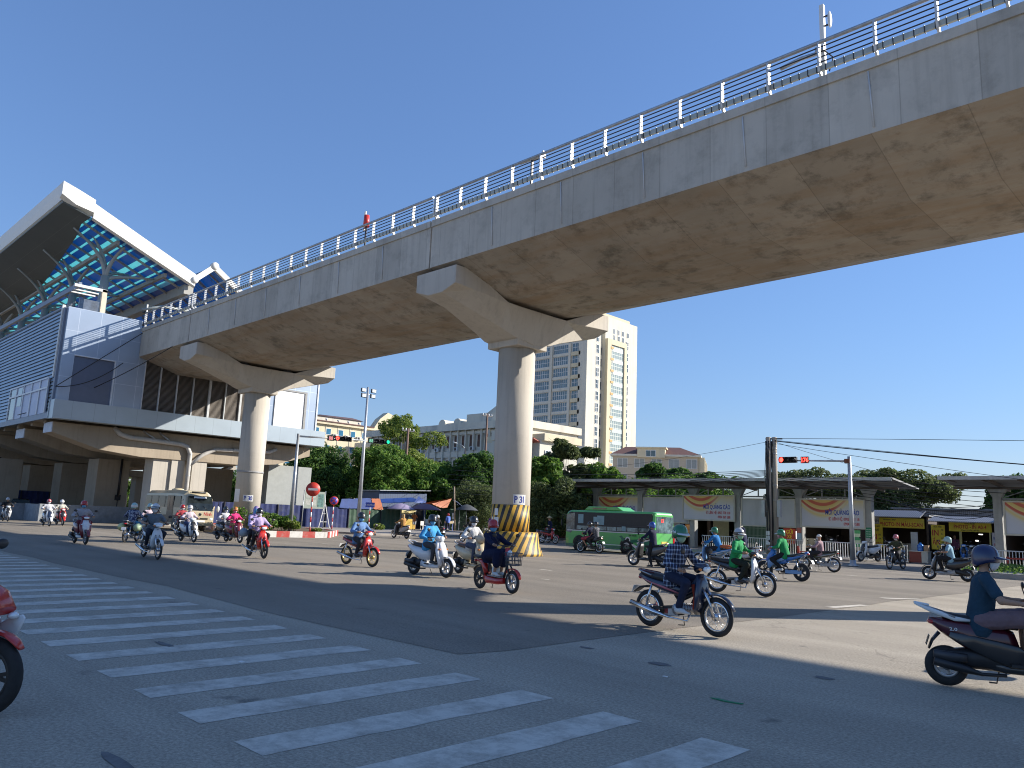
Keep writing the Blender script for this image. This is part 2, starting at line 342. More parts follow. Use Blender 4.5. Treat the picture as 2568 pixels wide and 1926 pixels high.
# ------------------------------------------------------------ concrete and viaduct
def concrete(name, a, b, stain, seam=None, warm=None, bump=.25, srange=(.52,.75), samt=.55, streaks=True, seamz=None):
    m = bpy.data.materials.new(name); m.use_nodes = True; nt = m.node_tree; L = nt.links.new
    bs = nt.nodes['Principled BSDF']; bs.inputs['Roughness'].default_value = .82; bs.inputs['Specular IOR Level'].default_value = .3
    tc = S(nt,'ShaderNodeTexCoord')
    def nz(s_, det, ro=.62, mp=None):
        n = S(nt,'ShaderNodeTexNoise'); n.inputs['Scale'].default_value = s_; n.inputs['Detail'].default_value = det; n.inputs['Roughness'].default_value = ro
        src = tc.outputs['Object']
        if mp:
            q = S(nt,'ShaderNodeMapping'); q.inputs['Scale'].default_value = mp; L(src, q.inputs[0]); src = q.outputs[0]
        L(src, n.inputs['Vector']); return n.outputs[0]
    def rng(x, i0, i1, o0, o1):
        r_ = S(nt,'ShaderNodeMapRange'); r_.inputs[1].default_value = i0; r_.inputs[2].default_value = i1; r_.inputs[3].default_value = o0; r_.inputs[4].default_value = o1; L(x, r_.inputs[0]); return r_.outputs[0]
    def mixc(f, c1, c2):
        x = S(nt,'ShaderNodeMix', data_type='RGBA'); L(f, x.inputs[0])
        for i, c in ((6,c1),(7,c2)):
            if isinstance(c, tuple): x.inputs[i].default_value = (*c,1)
            else: L(c, x.inputs[i])
        return x.outputs[2]
    col = mixc(rng(nz(.35,9), .33,.67,0,1), a, b)
    col = mixc(rng(nz(1.1,12,.72), srange[0], srange[1], 0, samt), col, stain)
    if streaks: col = mixc(rng(nz(1.0,8,.6,(5,5,.25)), .5,.78,0,.45), col, tuple(c*.62 for c in a))
    if warm: col = mixc(rng(nz(.5,10,.7,(.35,1.6,1)), .46,.68,0,.8), col, warm)
    if seam:
        sx = S(nt,'ShaderNodeSeparateXYZ'); L(tc.outputs['Object'], sx.inputs[0])
        def line(o, per, w, off=0):
            d = S(nt,'ShaderNodeMath', operation='MULTIPLY_ADD'); L(sx.outputs[o], d.inputs[0]); d.inputs[1].default_value = 1/per; d.inputs[2].default_value = off
            f = S(nt,'ShaderNodeMath', operation='FRACT'); L(d.outputs[0], f.inputs[0])
            c = S(nt,'ShaderNodeMath', operation='COMPARE'); L(f.outputs[0], c.inputs[0]); c.inputs[1].default_value = .5; c.inputs[2].default_value = w/per; return c.outputs[0]
        ln = line(0, seam, .014)
        v = S(nt,'ShaderNodeVectorMath', operation='SCALE'); L(col, v.inputs[0])
        q = S(nt,'ShaderNodeMath', operation='MULTIPLY_ADD'); L(ln, q.inputs[0]); q.inputs[1].default_value = -.24; q.inputs[2].default_value = 1; L(q.outputs[0], v.inputs['Scale']); col = v.outputs[0]
        # panels differ slightly from one pour to the next
        fl = S(nt,'ShaderNodeMath', operation='FLOOR'); d = S(nt,'ShaderNodeMath', operation='MULTIPLY_ADD'); L(sx.outputs[0], d.inputs[0]); d.inputs[1].default_value = 1/seam; d.inputs[2].default_value = -.5; L(d.outputs[0], fl.inputs[0])
        wn_ = S(nt,'ShaderNodeTexWhiteNoise', noise_dimensions='1D'); L(fl.outputs[0], wn_.inputs['W'])
        v = S(nt,'ShaderNodeVectorMath', operation='SCALE'); L(col, v.inputs[0]); L(rng(wn_.outputs[0],0,1,.9,1.1), v.inputs['Scale']); col = v.outputs[0]
    L(col, bs.inputs['Base Color'])
    bp = S(nt,'ShaderNodeBump'); bp.inputs['Strength'].default_value = bump; bp.inputs['Distance'].default_value = .02
    L(nz(9,8), bp.inputs['Height']); L(bp.outputs[0], bs.inputs['Normal'])
    return m
C_WEB = concrete('girder_web_concrete', (.46,.425,.365), (.55,.515,.45), (.31,.29,.25), seam=1.86, srange=(.5,.7), samt=.6)
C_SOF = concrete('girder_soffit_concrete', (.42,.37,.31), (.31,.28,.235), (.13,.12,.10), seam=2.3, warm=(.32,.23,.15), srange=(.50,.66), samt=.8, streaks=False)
C_PIER = concrete('pier_concrete', (.47,.43,.37), (.54,.50,.435), (.34,.31,.27), srange=(.55,.8), samt=.5)
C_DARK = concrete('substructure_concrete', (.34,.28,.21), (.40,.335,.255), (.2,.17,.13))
SPANS = [(-58.75,-50.28,'short grey concrete viaduct span entering the metro station'),(-50.2,-25.55,'concrete viaduct span between pillars P30 and P31'),
         (-25.45,-.1,'near concrete viaduct span right of pillar P31'),(.0,25,'viaduct span continuing out of the picture at upper right'),(25.1,52,'viaduct span behind the viewer')]
post_me = None
def railing(parent, u0, u1, v, sg, z0=14.25):
    """bowed metal posts, a top pipe, thin rods and a cable tray"""
    global post_me
    L_ = u1-u0; n = int(L_/1.54); us = [u0+.12+i*1.54 for i in range(n+1)]
    if u1-.1-us[-1] > .3: us.append(u1-.12)
    if post_me is None:
        prof = [(.30,0),(.17,.09),(.05,.24),(.0,.42),(.0,1.0),(.02,1.12),(.10,1.20)]
        b = MB(); rings = []
        for (y, z) in prof:
            w = .085
            rings.append([(-.03,y-w,z),(.03,y-w,z),(.03,y+w*.6,z),(-.03,y+w*.6,z)])
        b.loft(rings, smooth=False); post_me = b.mesh('post'); post_me.materials.append(mat('railing_post_paint', (.50,.51,.52), .35, .3, var=.1))
    for u in us:
        o = bpy.data.objects.new('post', post_me); COL.objects.link(o); o.parent = parent; o.location = (u, v, z0)
        if sg < 0: o.rotation_euler = (0,0,math.pi)
    g = MB(); g.tube([(u0+.05,v-.01*sg,z0+1.14),(u1-.05,v-.01*sg,z0+1.14)], .058, 8)
    g.build('handrail', M['steel'], parent)
    g = MB()
    for z in (.52,.68,.84,.99): g.tube([(u0+.05,v+.0*sg,z0+z),(u1-.05,v+.0*sg,z0+z)], .019, 6)
    g.build('rail_rods', M['dark'], parent)
    g = MB(); vv = v+.1*sg; g.box((u0+.05,vv-.04,z0+.30),(u1-.05,vv+.04,z0+.46)); g.build('cable_tray', mat('tray', (.40,.43,.40), .5, .3), parent)
    g = MB(); u = u0+.3
    while u < u1-.2:
        g.box((u,vv-.055,z0+.28),(u+.02,vv+.055,z0+.48)); u += .26
    g.build('tray_clips', M['dark'], parent)
for (u0,u1,lab) in SPANS:
    t = thing('viaduct_span', lab, 'viaduct', ((u0+u1)/2, 25.3, 0)); c = (u0+u1)/2
    a, b_ = u0-c, u1-c
    def P(l): return [(v-25.3, z) for v, z in l]
    # webs and deck, soffit: the shell is one polygon cut in butt-jointed pieces
    MB().prism(P([(20.15,12.1),(20.15,13.95),(20.45,13.95),(20.45,12.1)]), a, b_, 'YZ').build('web', C_WEB, t)
    MB().prism(P([(30.15,12.1),(30.15,13.95),(30.45,13.95),(30.45,12.1)]), a, b_, 'YZ').build('web', C_WEB, t)
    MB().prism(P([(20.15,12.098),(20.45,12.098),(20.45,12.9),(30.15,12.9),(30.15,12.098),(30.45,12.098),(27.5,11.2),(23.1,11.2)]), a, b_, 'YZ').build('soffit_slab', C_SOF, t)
    k = MB(); k.prism(P([(20.09,13.95),(20.09,14.24),(20.5,14.24),(20.5,13.95)]), a, b_, 'YZ'); k.build('coping', concrete('coping_concrete', (.36,.35,.32), (.43,.42,.39), (.22,.2,.16), streaks=True) if 'cop' not in _M else _M['cop'], t); _M['cop'] = t.children[-1].data.materials[0]
    k = MB(); k.prism(P([(30.1,13.95),(30.1,14.24),(30.51,14.24),(30.51,13.95)]), a, b_, 'YZ'); k.build('coping', _M['cop'], t)
    rl = bpy.data.objects.new('railing', None); COL.objects.link(rl); rl.parent = t
    railing(rl, a, b_, 20.24-25.3, 1)
    if u0 < 20:
        r2 = bpy.data.objects.new('railing', None); COL.objects.link(r2); r2.parent = t; railing(r2, a, b_, 30.36-25.3, -1)
    for du in [x for x in (-7.0,-10.7,-14.35,-18.0,-21.65, -29.0,-32.7,-36.4,-40.1,-43.8,-47.4,-3.3) if u0 < x < u1]:
        MB().tube([(du-c-.03,-5.17,13.9),(du-c+.06,-5.17,12.25)], .022, 6).build('drain_pipe', mat('pvc', (.55,.56,.56), .5), t)
# things standing on the deck
def deck_things():
    t = thing('antenna_mast', 'white box-section mast with a panel antenna behind the railing at upper right', 'antenna mast', (-8.48,20.75,12.9))
    b = MB(); b.box((-.065,-.065,0),(.065,.065,4.0)); b.build('mast', M['white'], t, bevel=.01)
    b = MB(); b.ell((.22,0,3.45),(.05,.12,.27),10,7); b.build('panel_antenna', M['white'], t)
    b = MB(); b.beam((0,0,3.6),(.2,0,3.6),.04,.04); b.beam((0,0,3.3),(.2,0,3.3),.04,.04); b.build('bracket', M['dark'], t)
    b = MB(); b.cbox((-.05,-.12,2.55),(.25,.1,.14)); b.tube([(0,0,2.5),(-.7,.1,2.62),(-1.35,.1,2.55)], .06, 8); b.build('junction_box', M['steel'], t)
    b = MB(); b.tube([(.05,-.05,2.5),(.35,-.15,2.1),(.2,-.1,1.75)], .02, 6); b.build('cable', M['wire'], t)
    t = thing('signal_lamp', 'small red railway signal on a bent black stalk above the viaduct railing', 'railway signal', (-31.5,20.8,12.9))
    MB().tube([(0.35,-.1,.9),(.1,-.1,1.6),(0,-.05,2.2),(-.05,0,3.1)], .045, 8).build('stalk', M['dark'], t)
    b = MB(); b.tube([(-.05,-.02,2.75),(-.05,-.02,3.35)], [.16,.13], 12); b.build('lamp_housing', mat('signal_red', (.6,.04,.03), .4), t)
    b = MB(); b.box((-.28,-.03,2.6),(-.16,.03,3.6)); b.build('back_plate', M['white'], t)
    t = thing('strip_lamp', 'long tube lamp fixed along the viaduct handrail', 'lamp', (-20.0,20.6,12.9))
    MB().tube([(-.65,0,2.72),(.6,0,2.66)], .07, 8).build('lamp_tube', M['steel'], t)
    MB().box((.58,-.08,2.55),(.66,.08,2.82)).build('end_cap', M['white'], t)
    MB().box((-.02,-.05,1.3),(.04,.05,2.66)).build('bracket', M['dark'], t)
    t = thing('track_signal', 'white signal post with small boxes where the viaduct meets the station', 'railway signal', (-60.5,20.9,12.9))
    MB().tube([(0,0,0),(0,0,3.6)], .07, 8).build('post', M['white'], t)
    b = MB()
    for z in (2.1,2.6,3.1): b.cbox((-.25,0,z),(.4,.3,.2))
    b.build('signal_boxes', M['dark'], t)
deck_things()
# piers
def stripes(name, sx, sz, per):
    m = bpy.data.materials.new(name); m.use_nodes = True; nt = m.node_tree; L = nt.links.new; bs = nt.nodes['Principled BSDF']; bs.inputs['Roughness'].default_value = .55
    tc = S(nt,'ShaderNodeTexCoord'); sp = S(nt,'ShaderNodeSeparateXYZ'); L(tc.outputs['Object'], sp.inputs[0])
    at = S(nt,'ShaderNodeMath', operation='ARCTAN2'); L(sp.outputs[1], at.inputs[0]); L(sp.outputs[0], at.inputs[1])
    a = S(nt,'ShaderNodeMath', operation='MULTIPLY'); L(at.outputs[0], a.inputs[0]); a.inputs[1].default_value = per/(2*math.pi)
    b = S(nt,'ShaderNodeMath', operation='MULTIPLY_ADD'); L(sp.outputs[2], b.inputs[0]); b.inputs[1].default_value = -sz; L(a.outputs[0], b.inputs[2])
    nz = S(nt,'ShaderNodeTexNoise'); nz.inputs['Scale'].default_value = 3; nz.inputs['Detail'].default_value = 3; L(tc.outputs['Object'], nz.inputs['Vector'])
    b2 = S(nt,'ShaderNodeMath', operation='MULTIPLY_ADD'); L(nz.outputs[0], b2.inputs[0]); b2.inputs[1].default_value = .12; L(b.outputs[0], b2.inputs[2])
    f = S(nt,'ShaderNodeMath', operation='FRACT'); L(b2.outputs[0], f.inputs[0])
    g = S(nt,'ShaderNodeMath', operation='GREATER_THAN'); L(f.outputs[0], g.inputs[0]); g.inputs[1].default_value = .52
    x = S(nt,'ShaderNodeMix', data_type='RGBA'); L(g.outputs[0], x.inputs[0]); x.inputs[6].default_value = (.62,.36,.045,1); x.inputs[7].default_value = (.03,.03,.03,1)
    n2 = S(nt,'ShaderNodeTexNoise'); n2.inputs['Scale'].default_value = 2.2; n2.inputs['Detail'].default_value = 12; n2.inputs['Roughness'].default_value = .75; L(tc.outputs['Object'], n2.inputs['Vector'])
    r_ = S(nt,'ShaderNodeMapRange'); r_.inputs[1].default_value = .52; r_.inputs[2].default_value = .75; r_.inputs[4].default_value = .75; L(n2.outputs[0], r_.inputs[0])
    y = S(nt,'ShaderNodeMix', data_type='RGBA'); L(r_.outputs[0], y.inputs[0]); L(x.outputs[2], y.inputs[6]); y.inputs[7].default_value = (.27,.24,.18,1); L(y.outputs[2], bs.inputs['Base Color'])
    return m
BLUEINK = mat('sign_blue_ink', (.03,.05,.30), .5, var=.05)
def pier(u, label, num):
    t = thing('viaduct_pillar', label, 'pillar', (u,25.3,0))
    H = 9.36
    MB().lathe([(0,0),(.86,0),(.86,H),(0,H)], n=48).build('column', C_PIER, t)
    MB().box((-.98,-.98,H-.02),(.98,.98,10.1)).build('column_head', C_PIER, t, bevel=.03)
    rings = []
    for (v, top, zs, zb, bw) in [(20.18,11.93,11.15,10.88,.45),(21.2,11.93,11.1,10.6,.55),(23.3,11.02,10.95,9.95,.85),(24.1,11.0,10.9,9.66,.98),(25.3,11.0,10.86,9.5,1.02),(26.5,11.0,10.9,9.66,.98),(27.3,11.02,10.95,9.95,.85),(29.5,11.93,11.1,10.6,.55),(30.5,11.93,11.15,10.88,.45)]:
        y = v-25.3; rings.append([(-1.3,y,top),(1.3,y,top),(1.3,y,zs),(bw,y,zb),(-bw,y,zb),(-1.3,y,zs)])
    MB().loft(rings, smooth=False).build('cap_beam', C_PIER, t, bevel=.02)
    b = MB()
    for y in (-3.4,-1.6,1.6,3.4):
        z = 11.0 if abs(y) < 2 else 11.45
        for x in (-.7,.7): b.box((x-.2,y-.25,z-.1),(x+.2,y+.25,z+.22))
    b.build('bearings', M['dark'], t)
    if num == '31':
        MB().lathe([(.864,1.02),(.868,1.02),(.868,2.2),(.864,2.2)], n=48).build('hazard_band', stripes('hazard_paint', 1, 1.0, 18), t)
        pr = [(0,-.02),(1.52,-.02),(1.5,.12),(1.36,.45),(1.3,.8),(1.28,1.02),(.86,1.03),(0,1.03)]
        MB().lathe(pr, n=40).build('plinth', stripes('hazard_paint_plinth', 1, 1.7, 24), t)
    def curved_sign(ang, z, w, h, s, name):
        b = MB(); n = 8; r_ = .872 if z > 2.1 else .874; da = w/r_
        vs = []; fs = []
        for i in range(n+1):
            a = ang-da/2+da*i/n
            for zz in (z, z+h): vs.append((r_*math.cos(a), r_*math.sin(a), zz))
        for i in range(n): fs.append((2*i,2*i+2,2*i+3,2*i+1))
        o = b.add(vs, fs, True).build(name, M['plate'], t)
        if s:
            k = len(s); cw = w*.82/k
            for i, ch in enumerate(s):
                if ch == ' ': continue
                a = ang+(i-(k-1)/2)*cw/r_
                text(ch, h*.95, BLUEINK, o, ((r_+.004)*math.cos(a), (r_+.004)*math.sin(a), z+h*.17), (math.pi/2,0,a+math.pi/2), ext=.002, align='CENTER', sx=.8)
        return o
    if num == '31':
        curved_sign(R(-19), 2.22, .62, .44, 'P 31', 'number_sign')
        for (a, z, w, h) in [(-92,1.72,.22,.3),(-92,1.3,.3,.34),(-112,1.35,.16,.3)]: curved_sign(R(a), z, w, h, '', 'notice_sheet')
    elif num == '30':
        curved_sign(R(-25), 2.0, .66, .42, 'P 30', 'number_sign')
        curved_sign(R(-84), 1.95, .6, .85, '', 'notice_board')
        MB().lathe([(.87,3.9),(.885,3.9),(.885,4.02),(.87,4.02)], n=40).build('steel_band', mat('band_grey', (.3,.3,.3), .5), t)
    return t
pier(-25.05, 'round concrete viaduct pillar P31 with yellow and black striped base', '31')
pier(-50.15, 'round concrete viaduct pillar P30 in front of the metro station', '30')
pier(.1, 'viaduct pillar beyond the right edge of the picture', '')
pier(25.1, 'viaduct pillar behind the viewer', '')

# ------------------------------------------------------------ metro station
def gridmat(name, col, px, pz, oy=0, oz=0, axis=1, line=(.56,.62,.7), w=.022, rough=.35, metal=.35, var=.05):
    m = bpy.data.materials.new(name); m.use_nodes = True; nt = m.node_tree; L = nt.links.new; bs = nt.nodes['Principled BSDF']
    bs.inputs['Roughness'].default_value = rough; bs.inputs['Metallic'].default_value = metal
    tc = S(nt,'ShaderNodeTexCoord'); sp = S(nt,'ShaderNodeSeparateXYZ'); L(tc.outputs['Object'], sp.inputs[0]); ms = []
    for ax, per, off in ((axis,px,oy),(2,pz,oz)):
        if not per: continue
        a = S(nt,'ShaderNodeMath', operation='SUBTRACT'); L(sp.outputs[ax], a.inputs[0]); a.inputs[1].default_value = off-per/2
        b = S(nt,'ShaderNodeMath', operation='DIVIDE'); L(a.outputs[0], b.inputs[0]); b.inputs[1].default_value = per
        f = S(nt,'ShaderNodeMath', operation='FRACT'); L(b.outputs[0], f.inputs[0])
        c = S(nt,'ShaderNodeMath', operation='COMPARE'); L(f.outputs[0], c.inputs[0]); c.inputs[1].default_value = .5; c.inputs[2].default_value = w/per/1.6; ms.append(c.outputs[0])
    o = ms[0]
    if len(ms) > 1:
        mxx = S(nt,'ShaderNodeMath', operation='MAXIMUM'); L(ms[0], mxx.inputs[0]); L(ms[1], mxx.inputs[1]); o = mxx.outputs[0]
    nz = S(nt,'ShaderNodeTexNoise'); nz.inputs['Scale'].default_value = .8; nz.inputs['Detail'].default_value = 4; L(tc.outputs['Object'], nz.inputs['Vector'])
    r_ = S(nt,'ShaderNodeMapRange'); r_.inputs[1].default_value = .3; r_.inputs[2].default_value = .7; r_.inputs[3].default_value = 1-var; r_.inputs[4].default_value = 1+var; L(nz.outputs[0], r_.inputs[0])
    v = S(nt,'ShaderNodeVectorMath', operation='SCALE'); v.inputs[0].default_value = col; L(r_.outputs[0], v.inputs['Scale'])
    x = S(nt,'ShaderNodeMix', data_type='RGBA'); L(o, x.inputs[0]); L(v.outputs[0], x.inputs[6]); x.inputs[7].default_value = (*line,1); L(x.outputs[2], bs.inputs['Base Color'])
    return m
def station():
    t = thing('metro_station', 'elevated metro station with silver panels, louvres and a folded blue glass roof', 'station', (-59,25.3,0))
    ox, oy = 59.0, -25.3
    def B(name, m, *boxes, bevel=0):
        b = MB()
        for (a, c) in boxes: b.box((a[0]+ox,a[1]+oy,a[2]),(c[0]+ox,c[1]+oy,c[2]))
        return b.build(name, m, t, bevel=bevel)
    PAN = gridmat('silver_panels', (.36,.43,.53), 1.42, 1.62, oy=15.95+oy, oz=8.3)
    BAND = gridmat('fascia_panels', (.40,.46,.50), 1.42, 0, oy=16.2+oy, line=(.30,.34,.37), w=.02)
    # front wall in pieces round the openings
    B('front_wall', PAN, ((-59.2,15.2,8.3),(-58.8,15.95,14.8)), ((-59.2,15.95,11.52),(-58.8,20.12,14.8)), ((-59.2,18.66,8.3),(-58.8,20.7,11.52)), ((-59.2,20.121,11.521),(-58.8,20.7,13.9)),
      ((-59.2,30.5,8.3),(-58.8,31.2,11.9)), ((-59.2,34.1,8.3),(-58.8,35.12,14.0)), ((-59.2,31.2,11.45),(-58.8,34.1,14.0)))
    B('recessed_panel', mat('blue_grey_panel', (.13,.155,.22), .35, .4, var=.05), ((-59.3,15.95,8.3),(-58.93,18.66,11.52)))
    B('recess_frame', mat('white_trim', (.66,.68,.70), .4), ((-58.95,18.6,8.3),(-58.77,18.68,11.5)), ((-58.9,15.95,11.46),(-58.77,18.6,11.53)))
    B('blank_billboard', mat('blank_white_panel', (.78,.78,.78), .4, var=.02), ((-59.1,31.2,8.3),(-58.72,33.89,11.3)))
    B('billboard_frame', mat('frame_grey', (.28,.28,.27), .5), ((-59.1,33.9,8.3),(-58.66,34.1,11.45)), ((-59.1,31.2,11.31),(-58.66,33.9,11.44)))
    B('corner_trim', mat('white_trim', (.66,.68,.70), .4), ((-59.25,35.125,8.3),(-58.74,35.25,14.0)))
    B('louvre_back', mat('louvre_dark', (.06,.055,.05), .8), ((-59.5,20.7,8.3),(-59.05,30.5,12.4)))
    b = MB(); z = 8.34
    while z < 11.95:
        b.add([(-58.98+ox,20.72+oy,z+.05),(-58.86+ox,20.72+oy,z),(-58.86+ox,30.5+oy,z),(-58.98+ox,30.5+oy,z+.05),(-58.98+ox,20.72+oy,z+.065),(-58.86+ox,20.72+oy,z+.015),(-58.86+ox,30.5+oy,z+.015),(-58.98+ox,30.5+oy,z+.065)],
              [(0,1,2,3),(7,6,5,4),(0,4,5,1),(1,5,6,2),(2,6,7,3),(3,7,4,0)]); z += .085
    b.build('louvre_slats', mat('louvre_tan', (.30,.265,.23), .6), t)
    for v in (20.72,21.9,23.17,24.4,25.7,26.98,28.25,29.4,30.42):
        wd = .16 if v in (25.7,28.25) else .07
        B('mullion', mat('white_trim2', (.55,.56,.56), .4), ((-58.93,v-wd/2,8.3),(-58.74,v+wd/2,12.3)))
    B('louvre_head', M['dark'], ((-59.2,20.7,12.05),(-58.8,30.5,12.4)))
    B('lower_fascia', BAND, ((-59.5,15.05,7.0),(-58.55,36.05,8.28)))
    B('fascia_return', BAND, ((-59.6,15.0,7.0),(-59.505,15.2,8.28)))
    B('east_return', PAN, ((-150,35.0,8.3),(-59.25,35.12,14.0)), ((-150,36.0,7.0),(-59.55,36.06,8.28)))
    # underside
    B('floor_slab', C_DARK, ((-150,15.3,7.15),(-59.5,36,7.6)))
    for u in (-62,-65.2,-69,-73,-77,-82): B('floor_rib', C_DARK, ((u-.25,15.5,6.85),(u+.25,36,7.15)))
    # near side: horizontal louvre cladding
    LV = mat('cladding_slats', (.34,.40,.46), .4, .5, var=.12, scale=.7)
    b = MB(); z = 7.45
    while z < 14.75:
        b.add([(a+ox, y+oy, zz) for a in (-150,-59.7) for (y,zz) in ((15.22,z),(15.10,z+.02),(15.16,z+.24),(15.22,z+.24))], [(0,1,2,3),(7,6,5,4),(0,4,5,1),(1,5,6,2),(2,6,7,3),(3,7,4,0)]); z += .27
    b.build('cladding', LV, t)
    B('cladding_back', mat('cladding_gap', (.07,.085,.11), .7), ((-150,15.3,7.2),(-59.3,15.5,14.7)))
    B('corner_post', mat('white_trim3', (.68,.67,.62), .4), ((-59.72,14.98,9.9),(-59.52,15.18,15.0)))
    B('corner_strip', mat('grey_strip', (.20,.235,.30), .5), ((-59.515,15.06,8.3),(-59.205,15.3,14.8)))
    B('parapet_cap', mat('grey_strip', (.20,.235,.30), .5), ((-150,15.08,14.8),(-59.7,15.3,14.92)))
    B('side_skirt', mat('grey_strip2', (.24,.29,.36), .5), ((-150,15.02,7.05),(-59.62,15.14,7.44)))
    # windows low in the cladding
    B('window_band_glass', mat('white_blinds', (.52,.58,.72), .5, var=.12, scale=.5), ((-70.4,15.03,7.46),(-60.4,15.09,9.9)))
    B('window_opening', M['wglass'], ((-70.3,15.01,7.5),(-68.7,15.028,9.8)), ((-68.2,15.01,8.4),(-67.0,15.028,9.8)))
    fr = [((u-.07,14.95,7.45),(u+.07,15.0,9.93)) for u in (-70.4,-68.5,-66.5,-64.4,-62.3,-60.4)]
    B('window_frames', mat('white_trim', (.66,.68,.70), .4), *fr, ((-70.4,14.94,9.15),(-60.4,14.945,9.27)), ((-70.4,14.94,9.86),(-60.4,14.945,9.95)))
    # platform level box and flat canopy
    B('platform_canopy_post', mat('cream_post', (.66,.56,.42), .5), ((-59.55,17.3,14.8),(-59.25,17.62,16.6)))
    B('platform_canopy', M['white'], ((-59.55,15.47,16.42),(-59.25,17.62,16.62)), ((-60.2,15.7,16.35),(-60.05,17.3,16.45)), ((-60.9,15.7,16.3),(-60.75,17.3,16.4)))
    B('canopy_side_beam', mat('grey_strip', (.20,.235,.30), .5), ((-110,15.8,16.5),(-59.56,16.0,16.85)))
    B('platform_screen', mat('screen_grey', (.17,.20,.25), .3, .4, var=.3), ((-110,17.6,14.8),(-60.4,17.75,16.2)), ((-60.5,16.2,14.8),(-60.35,17.5,15.9)))
    g = MB(); g.tube([(x_+ox,15.6+oy,15.2) for x_ in (-59.8,-110)], .03, 6); g.tube([(x_+ox,15.9+oy,15.5) for x_ in (-60.2,-110)], .03, 6)
    for u in range(-100,-59,2): g.tube([(u+ox,15.6+oy,14.8),(u+ox,15.6+oy,15.2)], .025, 6)
    g.build('service_rails', M['steel'], t)
    # folded roof; section in v,z swept along u
    zr = lambda v: 22.3-.43*(v-13.86)
    def tmat(name, c, ct, f):
        m = mat(name, c, .3, 0, var=.15, scale=.4); nt = m.node_tree; tr = S(nt,'ShaderNodeBsdfTranslucent'); tr.inputs[0].default_value = (*ct,1); mx = S(nt,'ShaderNodeMixShader'); mx.inputs[0].default_value = f
        nt.links.new(nt.nodes['Principled BSDF'].outputs[0], mx.inputs[1]); nt.links.new(tr.outputs[0], mx.inputs[2]); nt.links.new(mx.outputs[0], nt.nodes['Material Output'].inputs[0]); return m
    SKY_ = tmat('roof_blue_glass', (.010,.09,.20), (.012,.25,.55), .5)
    CY = tmat('roof_translucent_strip', (.28,.50,.52), (.34,.80,.84), .6)
    ST = mat('roof_steel', (.33,.32,.29), .5, .2)
    FA = mat('roof_fascia', (.74,.72,.66), .45, var=.04)
    u0, u1 = -150, -58.9
    def strip(name, m, va, vb, za, zb, ua, ub, th=.12):
        b = MB(); b.add([(u+ox, v+oy, z) for u in (ua,ub) for (v,z) in ((va,za),(vb,zb),(vb,zb+th),(va,za+th))], [(0,1,2,3),(7,6,5,4),(0,4,5,1),(1,5,6,2),(2,6,7,3),(3,7,4,0)])
        return b.build(name, m, t)
    # dark outer soffit with its diagonal inner edge
    pts = [(-58.9,13.9),(-58.3,15.6),(-60.3,15.6),(-63.2,16.1),(-66.9,16.5),(-71.2,17.0),(-77,17.6),(-87,18.2),(-92,19.2),(-100,19.6),(-150,20),(-150,13.9)]
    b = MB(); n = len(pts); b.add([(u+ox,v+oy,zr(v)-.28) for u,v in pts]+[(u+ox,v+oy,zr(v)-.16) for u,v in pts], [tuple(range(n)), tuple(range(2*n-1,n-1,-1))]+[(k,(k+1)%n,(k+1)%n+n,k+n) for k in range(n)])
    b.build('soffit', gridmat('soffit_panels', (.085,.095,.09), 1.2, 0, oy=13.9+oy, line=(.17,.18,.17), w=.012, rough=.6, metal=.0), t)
    sv = [15.5,16.2,16.9,17.6,18.3,18.9,19.8,20.6,21.2,22.1]; va = 14.6
    for i, v in enumerate(sv+[23.1]):
        strip('roof_glass', SKY_, va, v-.002, zr(va), zr(v-.002), u0, u1, .03)
        if i < len(sv):
            w = .42 if i % 3 == 0 else .16; strip('translucent_strip', CY, v, v+w-.002, zr(v), zr(v+w-.002), u0, u1, .03); va = v+w
    strip('roof_glass', SKY_, 23.45, 25.0, 18.9, 20.35, u0, u1, .03)
    strip('roof_glass', SKY_, 25.05, 30.5, 20.3, 16.6, u0, u1, .03)
    b = MB()
    for i, v in enumerate([15.5,16.2,16.9,17.6,18.3,18.9,19.8,20.6,21.2,22.1]):
        pass
    b2 = MB(); v = 23.6
    for (va, za, vb, zb) in ((23.45,18.9,25.0,20.35),(25.05,20.3,30.5,16.6)):
        u = -59.6
        while u > -120:
            for du, w in ((0,.5),(.8,.18),(1.3,.18)):
                b2.add([(uu+ox, vv+oy, zz-.05) for (uu,vv,zz) in ((u-du,va,za),(u-du-w,va,za),(u-du-w,vb,zb),(u-du,vb,zb))], [(0,1,2,3)])
            u -= 3.2
    b2.build('translucent_strips', CY, t)
    b = MB()
    for v in (17.9, 21.5): b.beam((u0+ox,v+oy,zr(v)-.25),(-59.3+ox,v+oy,zr(v)-.25),.22,.3)
    b.beam((u0+ox,23.3+oy,18.0),(-59.1+ox,23.3+oy,18.0),.7,.75)
    b.build('purlins', ST, t)
    b = MB(); u = -60.2
    while u > -112:
        b.beam((u+ox,14.6+oy,zr(14.6)-.12),(u+ox,23.1+oy,zr(23.1)-.12),.09,.16); b.beam((u+ox,23.5+oy,18.8),(u+ox,25.0+oy,20.2),.09,.16); b.beam((u+ox,25.1+oy,20.1),(u+ox,30.4+oy,16.5),.09,.16); u -= 2.4
    b.build('rafters', ST, t)
    # fascias
    b = MB(); rg = []
    for u in (u0, u1):
        rg.append([(u+ox,13.66+oy,23.35),(u+ox,13.95+oy,23.35),(u+ox,14.0+oy,22.25),(u+ox,13.82+oy,22.2),(u+ox,13.72+oy,22.75)])
    b.loft(rg, smooth=False); b.build('side_fascia', FA, t)
    b = MB()
    rg = []
